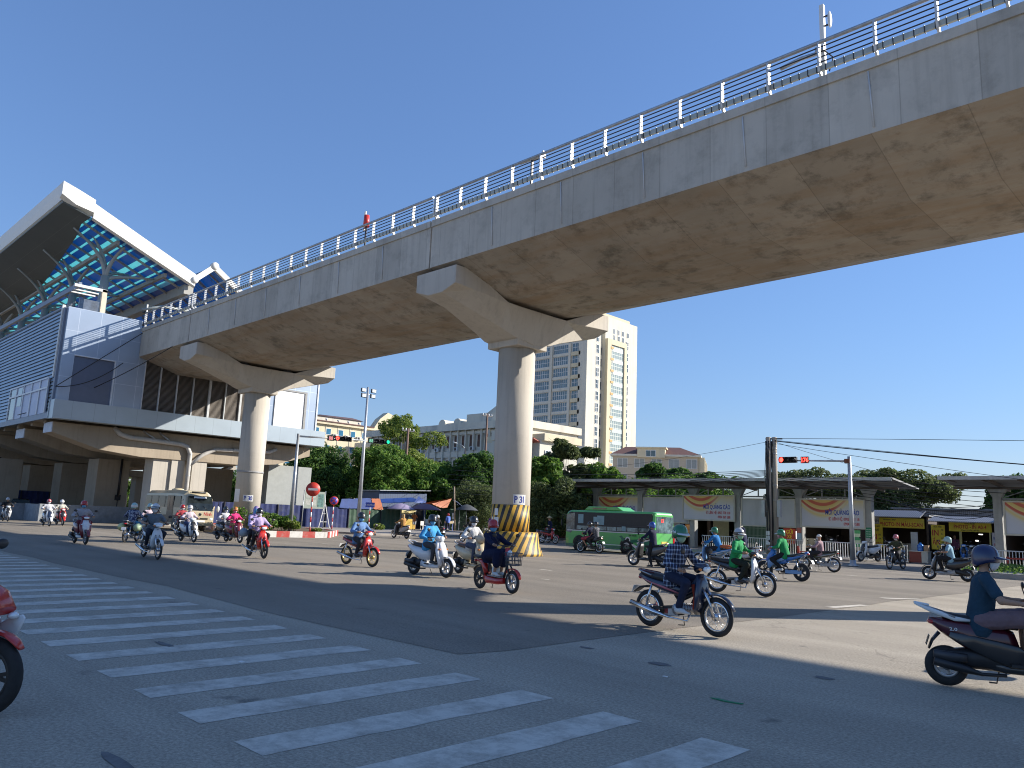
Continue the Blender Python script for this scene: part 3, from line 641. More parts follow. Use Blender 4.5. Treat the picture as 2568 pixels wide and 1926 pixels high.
    for (v, top, bot, th) in ((13.66,23.38,22.25,.5),(14.6,23.1,21.75,.5),(15.85,22.7,21.55,.42)): rg.append([(u1+.02+ox,v+oy,bot),(u1+.02+th+ox,v+oy,bot+.2),(u1+.02+th+ox,v+oy,top),(u1+.02+ox,v+oy,top)])
    b.loft(rg, smooth=False)
    rg = []
    for (v, top, bot, th) in ((15.86,22.5,21.3,.26),(23.55,19.2,18.15,.26)): rg.append([(u1+.02+ox,v+oy,bot),(u1+.02+th+ox,v+oy,bot+.1),(u1+.02+th+ox,v+oy,top),(u1+.02+ox,v+oy,top)])
    b.loft(rg, smooth=False)
    for (v0,z0,v1,z1) in ((23.55,18.85,24.95,20.2),(24.95,20.2,30.5,16.5)): b.beam((u1+.15+ox,v0+oy,z0),(u1+.15+ox,v1+oy,z1),.3,.42)
    b.lathe([(.0,-.2),(.3,-.2),(.3,.2),(.0,.2)], Matrix.Translation((u1+.15+ox,24.95+oy,20.25)), 14, axis='X'); b.lathe([(.0,-.2),(.26,-.2),(.26,.2),(.0,.2)], Matrix.Translation((u1+.15+ox,23.5+oy,18.75)), 14, axis='X')
    b.build('front_fascia', FA, t)
    # branching columns
    TC = mat('tree_column_paint', (.30,.33,.33), .45, var=.05)
    for i in range(7):
        u = -61.5-7.65*i; c = bpy.data.objects.new('branching_column', None); COL.objects.link(c); c.parent = t; c.location = (u+ox, 18.0+oy, 14.8)
        MB().tube([(0,0,0),(0,0,3.4)], [.33,.3], 12).build('stem', TC, c)
        for (du, dv, dz) in ((.2,-2.6,6.0),(-.3,-1.3,6.1),(2.3,.9,5.6),(.2,3.6,3.6),(-2.6,2.4,4.2)):
            pts = []
            for k in range(9):
                s_ = k/8; pts.append((du*s_**1.7, dv*s_**1.7, 3.0+(dz-3.0+.4)*s_**.75))
            g = MB(); rr = []
            for k, p_ in enumerate(pts): rr.append(.19-.12*k/8)
            g.tube(pts, rr, 8); g.build('branch', TC, c)
    for (v_, z_) in ((21.9,15.5),):
        g = MB(); g.tube([(-60.5+ox,20.5+oy,16.0),(-60.5+ox,22+oy,16.6),(-60.5+ox,24+oy,16.7)], .12, 8); g.build('stay', TC, t)
    # cross beams and columns under the deck
    def xbeam(u, va, vb, zt, zb, hw):
        b = MB(); rg = []
        for (v, z) in ((va,zt-.72),(va+3.2,zb+.28),(va+6,zb),(vb-6,zb),(vb-3.2,zb+.28),(vb,zt-.72)):
            rg.append([(u-hw+ox,v+oy,zt),(u+hw+ox,v+oy,zt),(u+hw+ox,v+oy,z),(u-hw+ox,v+oy,z)])
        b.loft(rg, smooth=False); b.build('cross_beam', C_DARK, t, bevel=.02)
        b = MB(); b.box((u-hw+.02+ox,va-.06+oy,zt-.71),(u+hw-.02+ox,va-.003+oy,zt-.01)); b.build('beam_end_plate', mat('end_plate', (.50,.54,.62), .5), t)
    xbeam(-61.2,15.6,35.7,6.9,4.95,1.0)
    xbeam(-69.2,15.8,35.7,6.84,4.9,1.2); xbeam(-78.5,16,35.7,6.84,4.9,1.2); xbeam(-88.5,16,35.7,6.84,4.9,1.2); xbeam(-99,16,35.7,6.84,4.9,1.2)
    cols = [((-62.1,22.7),(-60.45,24.0)),((-61.9,24.01),(-60.3,25.0)),((-62.3,25.01),(-60.9,25.6)),((-61.9,25.61),(-60.3,26.75))]
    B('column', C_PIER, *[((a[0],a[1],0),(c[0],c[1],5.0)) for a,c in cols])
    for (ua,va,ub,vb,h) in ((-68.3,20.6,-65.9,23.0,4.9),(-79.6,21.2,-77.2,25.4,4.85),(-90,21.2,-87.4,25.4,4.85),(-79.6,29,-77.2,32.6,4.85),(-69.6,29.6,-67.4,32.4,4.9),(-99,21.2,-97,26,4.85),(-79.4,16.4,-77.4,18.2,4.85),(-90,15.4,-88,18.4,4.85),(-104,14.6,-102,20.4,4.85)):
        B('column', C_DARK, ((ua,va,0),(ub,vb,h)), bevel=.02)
    B('site_barrier', mat('barrier_concrete', (.25,.27,.29), .85, var=.2, dirt=(.16,.16,.16)), ((-64.1,16.4,0),(-63.7,22.6,1.25)), ((-68.0,14.6,0),(-67.6,16.39,1.2)), ((-67.59,16.39,0),(-64.1,16.6,1.22)), ((-64.1,22.61,0),(-63.7,36,1.0)))
    B('rolling_door', mat('shutter_dark', (.035,.04,.05), .5, .5, var=.2, scale=.9), ((-96,17.5,0),(-95.8,20.5,3.6)), ((-110,10,0),(-109.7,22,5.0)))
    B('entrance_block', mat('grey_plaster', (.34,.355,.34), .8, var=.08, dirt=(.27,.28,.26), dthr=(.5,.8)), ((-66.8,33.2,0),(-62.5,37.4,5.35)))
    # drain pipes
    g = MB()
    g.tube([(-60.3+ox,19.6+oy,6.9),(-60.05+ox,20.0+oy,6.45),(-60.0+ox,20.6+oy,6.3),(-60+ox,24.4+oy,6.15),(-60+ox,24.95+oy,6.0),(-60+ox,25.2+oy,5.5),(-60+ox,25.2+oy,.2)], .17, 12)
    g.tube([(-60+ox,25.25+oy,4.6),(-60+ox,26.2+oy,5.5),(-60+ox,27.2+oy,6.0),(-60+ox,31.8+oy,6.2),(-60+ox,32.4+oy,6.5)], .15, 12)
    g.build('drain_pipe', mat('pipe_grey', (.50,.48,.45), .5, var=.1, dirt=(.3,.28,.25)), t)
    g = MB()
    for z in (3.8,2.3,5.4): g.tube([(-60+ox,25.2+oy,z),(-60+ox,25.2+oy,z+.05)], .19, 12)
    for v in (20.9,22.2,23.4,28.6,30.0): g.tube([(-60+ox,v+oy,6.3 if v<24.3 else 6.08),(-60+ox,v+.05+oy,6.3 if v<24.3 else 6.08)], .19, 12)
    for (a,c) in (((-60.2,21.6,6.9),(-59.9,22.4,6.35)),((-60.2,22.8,6.9),(-59.9,23.5,6.3)),((-60.2,29.2,6.9),(-60,29.9,6.2))): g.tube([(a[0]+ox,a[1]+oy,a[2]),(c[0]+ox,c[1]+oy,c[2])], .07, 8)
    g.build('pipe_fittings', M['steel'], t)
    g = MB(); g.tube([(-65.8+ox,22.3+oy,5.0),(-65.8+ox,22.3+oy,2.0)], .09, 8); g.tube([(-65.8+ox,22.3+oy,2.0),(-65.8+ox,22.3+oy,.2)], .03, 8); g.cbox((-65.82+ox,22.3+oy,1.95),(.12,.4,.4)); g.build('cable_duct', M['black'], t)
    g = MB(); g.tube([(-66+ox,26.3+oy,0),(-66+ox,26.3+oy,4.2)], .09, 8); g.build('fire_pipe', mat('pipe_red', (.35,.04,.03), .5), t)
    # stair beyond the columns
    b = MB(); b.beam((-72+ox,28.2+oy,1.6),(-72+ox,34.5+oy,5.4),1.2,.5); b.build('stair_flight', C_PIER, t)
    for v in (28.3,29.2): pass
    B('stair_pier', C_PIER, ((-72.6,32.2,0),(-71.4,33.2,4.6)), ((-75,26.4,0),(-73.8,27.6,4.3)))
    B('stair_landing', C_PIER, ((-77,24.8,3.9),(-72.5,28.2,4.4)))
    return t
station()
# ------------------------------------------------------------ background buildings
CREAM = mat('cream_render', (.62,.54,.37), .8, var=.07, scale=.3, streak=(.45,.40,.30), sscale=(.8,.8,.05))
CREAM2 = mat('pale_render', (.60,.57,.48), .8, var=.07, scale=.3, streak=(.42,.40,.34), sscale=(.8,.8,.06))
GREYR = mat('grey_white_render', (.64,.59,.48), .8, var=.08, scale=.4, streak=(.33,.33,.30), sscale=(.8,.8,.08))
FRM = mat('window_frame_white', (.66,.66,.64), .5, var=.05)
BROWN = mat('brown_shutter', (.10,.055,.035), .6, var=.2)
WG2 = mat('tower_glass', (.10,.15,.17), .12, .0, var=.45, scale=.35, coat=.3)
WG3 = mat('bay_glass', (.36,.42,.40), .25, .0, var=.3, scale=.5)
def window(parent, p, w, h, normal, glass, nx=2, ny=1, frame=FRM, deep=.12, tr=.07, name='window'):
    """p = lower left corner on the wall plane; normal 'u' faces +u, 'v' faces -v. pane with a frame standing proud"""
    g = MB(); f = MB()
    def bx(mb, a0, b0, a1, b1, d0, d1):
        if normal == 'u': mb.box((d0,a0,b0),(d1,a1,b1))
        else: mb.box((a0,-d1,b0),(a1,-d0,b1))
    bx(g, 0,0,w,h, .01,.03)
    for i in range(nx+1):
        x = w*i/nx; bx(f, x-tr/2, -.02, x+tr/2, h+.02, .031, deep)
    for j in range(ny+1):
        z = h*j/ny
        for i in range(nx): bx(f, w*i/nx+tr/2+.002, z-tr/2, w*(i+1)/nx-tr/2-.002, z+tr/2, .031, deep-.01)
    o = f.build(name, frame, parent, fix=False); o.location = p
    g.build('pane', glass, o, fix=False); return o
def dupw(src, p, parent):
    c = src.copy(); COL.objects.link(c); c.parent = parent; c.location = p
    for ch in src.children:
        d = ch.copy(); COL.objects.link(d); d.parent = c
    return c
def aircon(parent, p, s=1.0, normal='v'):
    o = MB()
    o.cbox((0,0,0), (.9*s,.4*s,.65*s) if normal == 'v' else (.4*s,.9*s,.65*s)); a = o.build('air_conditioner', mat('ac_white', (.55,.55,.52), .6), parent); a.location = p
    f = MB(); f.lathe([(0,-.005),(.26*s,-.005),(.26*s,.01),(0,.01)], Matrix.Translation((-.12*s,-.205*s,0)) if normal == 'v' else Matrix.Translation((.205*s,-.12*s,0)), 14, axis='Y' if normal == 'v' else 'X'); f.build('fan_grille', M['black'], a); return a
def tower():
    t = thing('office_tower', 'tall cream office tower with glazed left face rising behind pillar P31', 'office tower', (-152.5,185.3,0)); ox, oy = 152.5, -185.3
    def B(name, m, *bx_):
        b = MB()
        for a, c in bx_: b.box((a[0]+ox,a[1]+oy,a[2]),(c[0]+ox,c[1]+oy,c[2]))
        return b.build(name, m, t)
    H = 67.7
    B('wall', CREAM2, ((-156,185.3,0),(-152.5,192.0,H)), ((-156,194.3,0),(-152.5,211.7,H)), ((-156,192.0,0),(-153.6,194.3,H)))
    B('wall', CREAM2, ((-185,185.8,0),(-156.01,211.7,H)))
    B('roof_parapet', CREAM, ((-155.5,190,H),(-152.6,207.5,H+.9)), ((-184,190,H),(-183,207,H+.9)))
    B('stair_bay', CREAM, ((-152.49,194.3,0),(-151.4,196.3,60.2)), ((-152.49,203.3,0),(-151.4,204.6,60.2)), ((-152.49,196.31,58.5),(-151.4,203.29,60.2)), ((-152.49,196.31,0),(-151.4,203.29,16)))
    B('bay_glazing', gridmat('bay_glazing_grid', (.25,.31,.31), 1.15, 1.26, oy=196.3+oy, axis=1, line=(.60,.62,.55), w=.16, rough=.2, metal=0), ((-152.49,196.31,16),(-151.8,203.29,58.5)))
    g = MB()
    for i in range(11): g.box((-151.79+ox,197.6+oy,18.6+i*3.78),(-151.72+ox,203.2+oy,19.9+i*3.78))
    g.build('bay_spandrels', mat('spandrel_pale', (.45,.52,.50), .4), t)
    g = MB()
    for i in range(11): g.box((-151.39+ox,196.0+oy,19.3+i*3.78),(-151.3+ox,197.5+oy,20.0+i*3.78))
    g.build('bay_ledges', mat('orange_ledge', (.55,.33,.12), .7), t)
    B('pale_pilaster', CREAM2, ((-160.2,185.2,0),(-159.3,185.79,57.9)), ((-168.3,185.2,0),(-167.2,185.79,57.9)), ((-155.2,185.2,0),(-152.501,185.295,57.9)))
    B('yellow_spandrels', CREAM, *[((-159.2,185.3,z-1.25),(-155.3,185.79,z)) for z in [54.9-3.78*i for i in range(12)]])
    w = None
    for i in range(13):
        z = 54.95-3.78*i
        if z < 8: break
        for (a, wd, nx, gl) in ((-166.9,7.0,8,WG2),(-176.5,7.8,8,WG2),(-158.9,3.3,3,M['wglass'])):
            key = (a, 'x')
            if i == 0: _W[key] = window(t, (a+ox,185.8+oy,z), wd, 2.75, 'v', WG2, nx, 2, FRM, .1, .12)
            else: dupw(_W[key], (a+ox,185.8+oy,z), t)
        B('balcony_slab', CREAM2, ((-176.6,185.4,z-.95),(-168.4,185.79,z-.1)), ((-167.0,185.4,z-.95),(-160.3,185.79,z-.1)))
    for i in range(13):
        z = 58.45-3.78*i
        if z < 8: break
        for v in (189.8, 205.35):
            if v < 200 and z > 58: zz = z-1
            zz = z
            if (i, v) == (0, 189.8): _W['t'] = window(t, (-152.5+ox, v+oy, zz), 1.4, 2.75, 'u', M['wglass'], 2, 2, FRM, .1, .12)
            else: dupw(_W['t'], (-152.5+ox, v+oy, zz), t)
        if i: 
            if i == 1: _W['r'] = window(t, (-153.6+ox,192.3+oy,z), 1.7, 2.6, 'u', M['wglass'], 1, 1, FRM, .1, .1)
            else: dupw(_W['r'], (-153.6+ox,192.3+oy,z), t)
    for z, vs in ((62.6,(198.4,200.7,203.1,205.9)),(59.9-.3+.9,(198.5,200.9,203.2))):
        for v in vs:
            if 's' not in _W: _W['s'] = window(t, (-152.5+ox,v+oy,z), 1.0, 1.7, 'u', M['wglass'], 2, 1, FRM, .08, .1)
            else: dupw(_W['s'], (-152.5+ox,v+oy,z), t)
    return t
_W = {}
tower()
def arch_building():
    t = thing('low_office_block', 'grey-white three-storey block with two small arches and a pointed fin on its roof', 'building', (-98,86.64,0)); ox, oy = 98, -86.64; V = 86.64
    def B(name, m, *bx_):
        b = MB()
        for a, c in bx_: b.box((a[0]+ox,a[1]+oy,a[2]),(c[0]+ox,c[1]+oy,c[2]))
        return b.build(name, m, t)
    B('wall', GREYR, ((-125,V+.5,0),(-84.5,V+14,15.9)))
    B('roof_fascia', GREYR, ((-126,V-.35,15.9),(-84,V+14.5,17.06)))
    B('roof_box', GREYR, ((-97.5,V+.4,17.061),(-90.6,V+8,18.58)), ((-104.6,V+.4,17.061),(-97.51,V+4,17.35)))
    k = MB(); k.prism([(-92.6+ox,18.58),(-90.62+ox,19.55),(-90.62+ox,18.58)], .5, 1.0, 'XZ'); k.prism([(.4,17.07),(3.0,17.07),(.45,19.55)], -90.59+ox, -90.4+ox, 'YZ'); k.build('pointed_fin', CREAM2, t)
    for c, r_ in ((-103.4,.95),(-99.45,.95)):
        k = MB(); pp = [(c+ox+r_*math.cos(a), 17.07+r_*math.sin(a)) for a in [math.pi*i/10 for i in range(11)]]; k.prism(pp, .0, 2.5, 'XZ'); k.build('roof_arch', GREYR, t)
    k = MB()
    for i in range(22): k.box((-124.4+i*1.93+ox,.0,5),(-124.1+i*1.93+ox,.49,15.89))
    k.build('pilasters', GREYR, t)
    k = MB(); k.box((-125+ox,.2,11.4),(-84.5+ox,.48,12.4)); k.box((-125+ox,.2,15.2),(-84.5+ox,.48,15.7)); k.box((-125+ox,.2,7.4),(-84.5+ox,.48,8.4)); k.build('string_courses', GREYR, t)
    k0 = None
    for r_ in range(3):
        for i in range(20):
            p = (-123.5+i*1.93+ox, .5, 13.1-4.1*r_)
            if k0 is None: k0 = window(t, p, 1.15, 1.9, 'v', BROWN, 2, 2, mat('brown_frame', (.16,.07,.045), .6), .08, .1)
            else: dupw(k0, p, t)
    for u in (-104.5,-99.4,-95.4,-91.6,-109): aircon(t, (u+ox,.1,12.75))
    for (u, z) in ((-88.5,3),(-87,3)): pass
    return t
arch_building()
def cream_block():
    U = -146.67
    t = thing('hotel_block', 'cream block with blue windows and red-brown roof edge left of the trees', 'building', (U,95,0)); oy = -95
    def B(name, m, *bx_):
        b = MB()
        for a, c in bx_: b.box((a[0]-U,a[1]+oy,a[2]),(c[0]-U,c[1]+oy,c[2]))
        return b.build(name, m, t)
    B('wall', CREAM, ((U-14,80,0),(U,108.5,20.0)))
    B('eave', CREAM, ((U-14,79.5,20.0),(U+.6,104,20.5)))
    B('roof_edge', mat('roof_red_brown', (.10,.035,.03), .7), ((U-14,79.4,20.501),(U+.75,102.5,20.72)))
    k = MB(); k.prism([(102.4+oy,20.0),(104.4+oy,22.9),(106.5+oy,24.55),(108.4+oy,24.0),(108.4+oy,20.0)], -2.0, .01, 'YZ'); k.build('gable', CREAM, t)
    B('attic', GREYR, ((U-13,88,20.73),(U-1.5,100.3,21.9)))
    k = MB(); k.loft([[(-13,88.5+oy,21.9),(-1.2,88.5+oy,21.9),(-1.2,100.8+oy,21.9),(-13,100.8+oy,21.9)],[(-9,94+oy,23.2),(-5,95+oy,22.6),(-4,99.5+oy,22.7),(-9,99.5+oy,23.2)]], smooth=False); k.build('hip_roof', mat('roof_grey_red', (.13,.08,.075), .7), t)
    k0 = None
    for j, z in enumerate((17.85,14.3,10.8)):
        for v in (81.3,84.4,87.5,90.46,93.6,96.74,99.75,102.9):
            if k0 is None: k0 = window(t, (0, v+oy, z), 1.2, 1.3, 'u', M['bglass'], 1, 1, FRM, .06, .08)
            else: dupw(k0, (0, v+oy, z), t)
    for v in (89.5,92.6,95.7,98.8,86.4): aircon(t, (.25,v+oy,17.75), 1.1, 'u')
    k = MB()
    for v in (89.3,92.4,95.5,98.6): k.box((.0,v+oy+.95,14),(.07,v+oy+1.05,19.9))
    k.build('down_pipes', CREAM2, t)
    for v in (87.2,90.2,92.8,95.6): MB().lathe([(.0,.0),(.12,.0),(.12,.25),(.3,.3),(.22,.55),(0,.6)], Matrix.Translation((.2,v+oy+3,20.73)), 8).build('roof_vent', FRM, t)
    B('porch', GREYR, ((U+1,97.3,15.5),(U+8,104,16.6)), ((U+5,99.0,9),(U+5.8,99.8,15.49)))
    return t
cream_block()
def flat_cream():
    t = thing('flat_roofed_house', 'low cream flat-roofed house with a red awning right of pillar P31', 'house', (-72.93,84,0))
    k = MB(); k.box((-12,-4.5,0),(-.6,3.3,12.5)); k.build('wall', CREAM2, t)
    k = MB(); k.box((-12.3,-4.2,12.5),(0,3.9,13.5)); k.build('roof_parapet', CREAM, t)
    k = MB(); k.box((-8,-6.8,12.6),(-2,-5,13.9)); k.box((-7.9,-6.7,0),(-2.1,-4.6,12.5)); k.build('wall', CREAM2, t)
    k = MB(); k.prism([(-5.9,12.6),(-4.5,12.2),(-4.5,12.3),(-5.9,12.75)], -.5, -2.5, 'YZ'); k.build('awning', mat('awning_red', (.38,.08,.05), .6), t)
    window(t, (-.6,-3.4,8.6), 1.2, 2.6, 'u', M['wglass'], 2, 2, FRM, .1, .1); window(t, (-2.09,-6.3,9.6), 1.2, 2.4, 'u', M['wglass'], 2, 2, FRM, .1, .1)
    return t
flat_cream()
def camuv(X, Y):
    s = math.sqrt(.5); return (s*(X-Y), s*(X+Y))
def red_roof():
    c0 = camuv(26.1,163.8)
    a = camuv(22,164.8); b = camuv(38.9,160); c = camuv(47.7,184)
    t = thing('school_block', 'cream four-storey block with dark red hipped roof far behind the bus stop', 'building', (a[0],a[1],0), math.atan2(b[1]-a[1], b[0]-a[0]))
    L_ = math.hypot(b[0]-a[0], b[1]-a[1])
    k = MB(); k.box((0,0,0),(L_,26,15.6)); k.build('wall', mat('beige_render', (.46,.40,.31), .8, var=.06), t)
    k = MB(); k.box((-.5,-.5,15.6),(L_+.6,26.5,16.0)); k.build('eave', CREAM2, t)
    k = MB(); k.loft([[(-.4,-.4,16.0),(L_+.5,-.4,16.0),(L_+.5,26.4,16.0),(-.4,26.4,16.0)],[(2,5,18.0),(L_-4,5,18.0),(L_-4,21,18.0),(2,21,18.0)]], smooth=False); k.build('roof', mat('roof_tile_red', (.15,.07,.055), .8, var=.15), t)
    k = MB(); k.box((5.2,-.7,15.3),(10.9,5,17.2)); k.box((4.9,-.9,17.2),(11.2,5.2,17.5)); k.build('dormer', CREAM, t)
    window(t, (7.0,-.7,15.5), 2.0, 1.3, 'v', M['wglass'], 2, 1, FRM, .08, .1)
    k0 = None
    for z in (13.2,9.9,6.6):
        for i in range(5):
            p = (1.0+i*3.55,0,z)
            if k0 is None: k0 = window(t, p, 2.1, 1.9, 'v', mat('hazy_glass', (.26,.28,.27), .3), 2, 1, FRM, .06, .06)
            else: dupw(k0, p, t)
    k1 = None
    for z in (13.2,9.9,6.6):
        for i in range(6):
            p = (L_, 2+i*4, z)
            if k1 is None: k1 = window(t, p, 1.8, 1.9, 'u', BROWN, 2, 1, FRM, .2, .2)
            else: dupw(k1, p, t)
    k = MB()
    for i in range(5): k.box((L_+.001,.6+i*4.6,0),(L_+1.3,1.6+i*4.6,15.59))
    k.build('balcony_walls', CREAM, t)
red_roof()

# ------------------------------------------------------------ trees
def leafmat(name, a, b, c):
    m = bpy.data.materials.new(name); m.use_nodes = True; nt = m.node_tree; L = nt.links.new; bs = nt.nodes['Principled BSDF']
    bs.inputs['Roughness'].default_value = .55; bs.inputs['Specular IOR Level'].default_value = .3
    g = S(nt,'ShaderNodeNewGeometry'); r_ = S(nt,'ShaderNodeValToRGB'); L(g.outputs['Random Per Island'], r_.inputs[0])
    r_.color_ramp.elements[0].color = (*a,1); r_.color_ramp.elements[1].color = (*c,1); e = r_.color_ramp.elements.new(.55); e.color = (*b,1)
    L(r_.outputs[0], bs.inputs['Base Color'])
    tr = S(nt,'ShaderNodeBsdfTranslucent'); mx = S(nt,'ShaderNodeMixShader'); mx.inputs[0].default_value = .45
    L(r_.outputs[0], tr.inputs[0]); L(bs.outputs[0], mx.inputs[1]); L(tr.outputs[0], mx.inputs[2]); L(mx.outputs[0], nt.nodes['Material Output'].inputs[0])
    return m
LF = dict(dark=leafmat('leaf_dark', (.028,.07,.018), (.065,.14,.03), (.16,.26,.055)),
          mid=leafmat('leaf_mid', (.05,.12,.02), (.11,.22,.035), (.25,.36,.07)),
          light=leafmat('leaf_light', (.08,.14,.02), (.18,.25,.045), (.34,.38,.09)),
          grey=leafmat('leaf_grey', (.05,.075,.028), (.105,.14,.05), (.20,.235,.085)))
BARK = mat('bark', (.11,.085,.065), .9, var=.3, scale=6, bump=.4)
def leaf_cloud(blobs, n, size, rng, flat=.0):
    """many small bent leaf faces on the shells and insides of overlapping clumps"""
    b = MB(); vol = [max(x[3]*x[4]*x[5], .01)**.67 for x in blobs]; tot = sum(vol); V = b.v; Fc = b.f
    for (cx,cy,cz,rx,ry,rz), w in zip(blobs, vol):
        for _ in range(int(n*w/tot)):
            th = rng.random()*6.2832; z = rng.uniform(-.8,1.0); q = math.sqrt(max(0,1-z*z)); r_ = rng.uniform(.55,1.04)**.6
            p = Vector((cx+rx*q*math.cos(th)*r_, cy+ry*q*math.sin(th)*r_, cz+rz*z*r_))
            nrm = Vector((q*math.cos(th)+rng.uniform(-.9,.9), q*math.sin(th)+rng.uniform(-.9,.9), z*.8+.45+rng.uniform(-.7,.7))).normalized()
            a = nrm.orthogonal().normalized(); a = Matrix.Rotation(rng.random()*6.28, 3, nrm) @ a; c = nrm.cross(a)
            s = size*rng.uniform(.6,1.35); i = len(V)
            V.extend([tuple(p-a*s), tuple(p-c*s*.42+nrm*s*.12), tuple(p+a*s-nrm*s*.25), tuple(p+c*s*.42+nrm*s*.12)])
            Fc.append((i,i+1,i+2,i+3)); b.sm.append(False)
    return b
_tseed = [100]
def tree(label, loc, h, r, kind='mid', shape='round', n=9000, leaf=.22, base=.25, group=None, name='tree', seed=None, th=.17, lean=0):
    _tseed[0] += 1; rng = random.Random(seed or _tseed[0])
    t = thing(name, label, 'tree', loc, rng.uniform(0,6.28), group)
    tr = MB(); hb = h*base; blobs = []
    tr.tube([(0,0,-.1),(.04,.02,hb*.5),(lean*.3,.05,hb),(lean,.0,h*.62)], [th*1.25,th,th*.8,th*.35], 9)
    nb = 20 if shape != 'umbrella' else 22
    if shape == 'round': blobs.append((lean,0,h*.62,r*.6,r*.6,h*.26))
    for i in range(nb):
        a = i*2.4+rng.uniform(-.4,.4)
        if shape == 'umbrella': rr = r*rng.uniform(.35,.86); zz = h*rng.uniform(.70,.93)-.14*h*(rr/r)**2
        elif shape == 'sparse': rr = r*rng.uniform(.25,.85); zz = h*rng.uniform(.42,.93)
        else:
            f = (i+rng.random())/nb; zz = h*(base+.03+(.86-base)*f); rr = r*rng.uniform(.35,.9)*math.sqrt(max(.15,1-((f-.42)/.68)**2))
        p = Vector((rr*math.cos(a)+lean, rr*math.sin(a), zz)); s0 = hb*rng.uniform(.75,1.2); st = Vector((lean*.3,.03,s0))
        mid = st.lerp(p,.55)+Vector((0,0,h*.03)); tr.tube([st,mid,p], [th*.45,th*.26,th*.08], 6)
        if shape == 'umbrella': bl = (p.x,p.y,p.z,r*rng.uniform(.28,.42),r*rng.uniform(.28,.42),h*rng.uniform(.06,.11))
        elif shape == 'sparse': bl = (p.x,p.y,p.z,r*rng.uniform(.2,.36),r*rng.uniform(.2,.36),r*rng.uniform(.16,.28))
        else: bl = (p.x,p.y,p.z,r*rng.uniform(.34,.5),r*rng.uniform(.34,.5),r*rng.uniform(.26,.42))
        blobs.append(bl)
        for _ in range(3):
            k = rng.uniform(.85,1.25); a2 = rng.random()*6.28
            blobs.append((bl[0]+bl[3]*k*math.cos(a2), bl[1]+bl[4]*k*math.sin(a2), bl[2]+rng.uniform(-.5,.7)*bl[5], bl[3]*.42, bl[4]*.42, bl[5]*.5))
    tr.build('trunk', BARK, t)
    leaf_cloud(blobs, int(n*1.5), leaf, rng).build('crown', LF[kind], t, fix=False)
    return t
TREES = [
 ("dark broad tree beside the station's lower corner", -79.47, 47.81, 9.3, 4.27, {'kind': 'dark', 'n': 12000, 'base': 0.15}),
 ('dark tree filling the gap left of the light pole', -81.88, 52.47, 7.81, 2.8, {'kind': 'dark', 'n': 8000, 'base': 0.15}),
 ('bushy green tree behind the tall light pole', -72.29, 52.16, 9.45, 3.5, {'kind': 'mid', 'n': 12000, 'base': 0.3}),
 ('tall thin yellow-green tree above the others left of pillar P31', -78.36, 60.23, 14.19, 4.9, {'kind': 'light', 'shape': 'sparse', 'n': 9000, 'leaf': 0.2, 'base': 0.3}),
 ('dark spreading tree in front of the arch-roofed block', -71.06, 59.05, 7.63, 4.01, {'kind': 'mid', 'n': 10000, 'base': 0.18}),
 ('dark green tree touching pillar P31 on its left', -67.71, 62.4, 9.33, 3.18, {'kind': 'dark', 'n': 10000, 'base': 0.2}),
 ('rounded grey-green tree low beside pillar P31', -63.24, 58.38, 5.14, 2.95, {'kind': 'grey', 'n': 10000, 'base': 0.08, 'leaf': 0.13}),
 ('dark tree closing the row behind pillar P31', -65.8, 67.14, 7.68, 3.13, {'kind': 'dark', 'n': 8000, 'base': 0.2}),
 ('bright green tree right of pillar P31', -42.54, 46.56, 6.93, 1.78, {'kind': 'mid', 'n': 10000, 'base': 0.12}),
 ("tall olive-green tree in front of the tower's foot", -50.2, 58.7, 9.35, 3.16, {'kind': 'grey', 'n': 10000, 'base': 0.25, 'shape': 'sparse'}),
 ('low tree behind the phone shop sign', -39.7, 45.15, 4.52, 2.15, {'kind': 'grey', 'n': 9000, 'base': 0.1, 'leaf': 0.14}),
 ("small tree before the tower's lower right edge", -47.3, 60.18, 7.31, 1.95, {'kind': 'mid', 'n': 7000, 'base': 0.2}),
 ('dome-shaped tree right of the tower', -44.99, 65.32, 8.0, 1.84, {'kind': 'dark', 'n': 9000, 'base': 0.2}),
 ('flat dark tree in front of the red-roofed block', -43.34, 69.8, 7.67, 2.56, {'kind': 'dark', 'n': 9000, 'base': 0.25, 'shape': 'umbrella'}),
 ('low tree seen under the left end of the shelter roof', -39.62, 53.71, 4.82, 2.71, {'kind': 'mid', 'n': 7000, 'base': 0.2}),
 ('low tree seen under the middle of the shelter roof', -36.53, 59.63, 5.31, 3.66, {'kind': 'mid', 'n': 8000, 'base': 0.2}),
 ('wide feathery tree behind the wooden utility poles', -26.45, 61.23, 6.64, 3.66, {'kind': 'grey', 'n': 12000, 'base': 0.3, 'shape': 'umbrella', 'leaf': 0.15}),
 ('wide feathery tree behind the photocopy shops', -21.55, 66.13, 6.81, 4.05, {'kind': 'grey', 'n': 13000, 'base': 0.28, 'shape': 'umbrella', 'leaf': 0.15}),
 ('drooping tree between the two shop shelters', -21.84, 63.01, 4.65, 3.23, {'kind': 'grey', 'n': 9000, 'base': 0.2, 'leaf': 0.14}),
 ('small far tree above the second awning', -25.33, 94.88, 4.46, 1.74, {'kind': 'light', 'n': 4000, 'base': 0.2}),
 ('tree behind the right-hand shelter', -14.49, 70.36, 6.52, 2.46, {'kind': 'dark', 'n': 8000, 'base': 0.2}),
 ('tree seen through the station columns', -119.43, 36.14, 5.12, 2.26, {'kind': 'mid', 'n': 6000, 'base': 0.1}),
 ('tree beyond the station stair', -109.23, 39.26, 4.44, 2.96, {'kind': 'mid', 'n': 6000, 'base': 0.1}),
 ('dark tree seen between pillar P30 and the station block', -96.04, 45.38, 5.53, 3.59, {'kind': 'dark', 'n': 6000, 'base': 0.1})
]
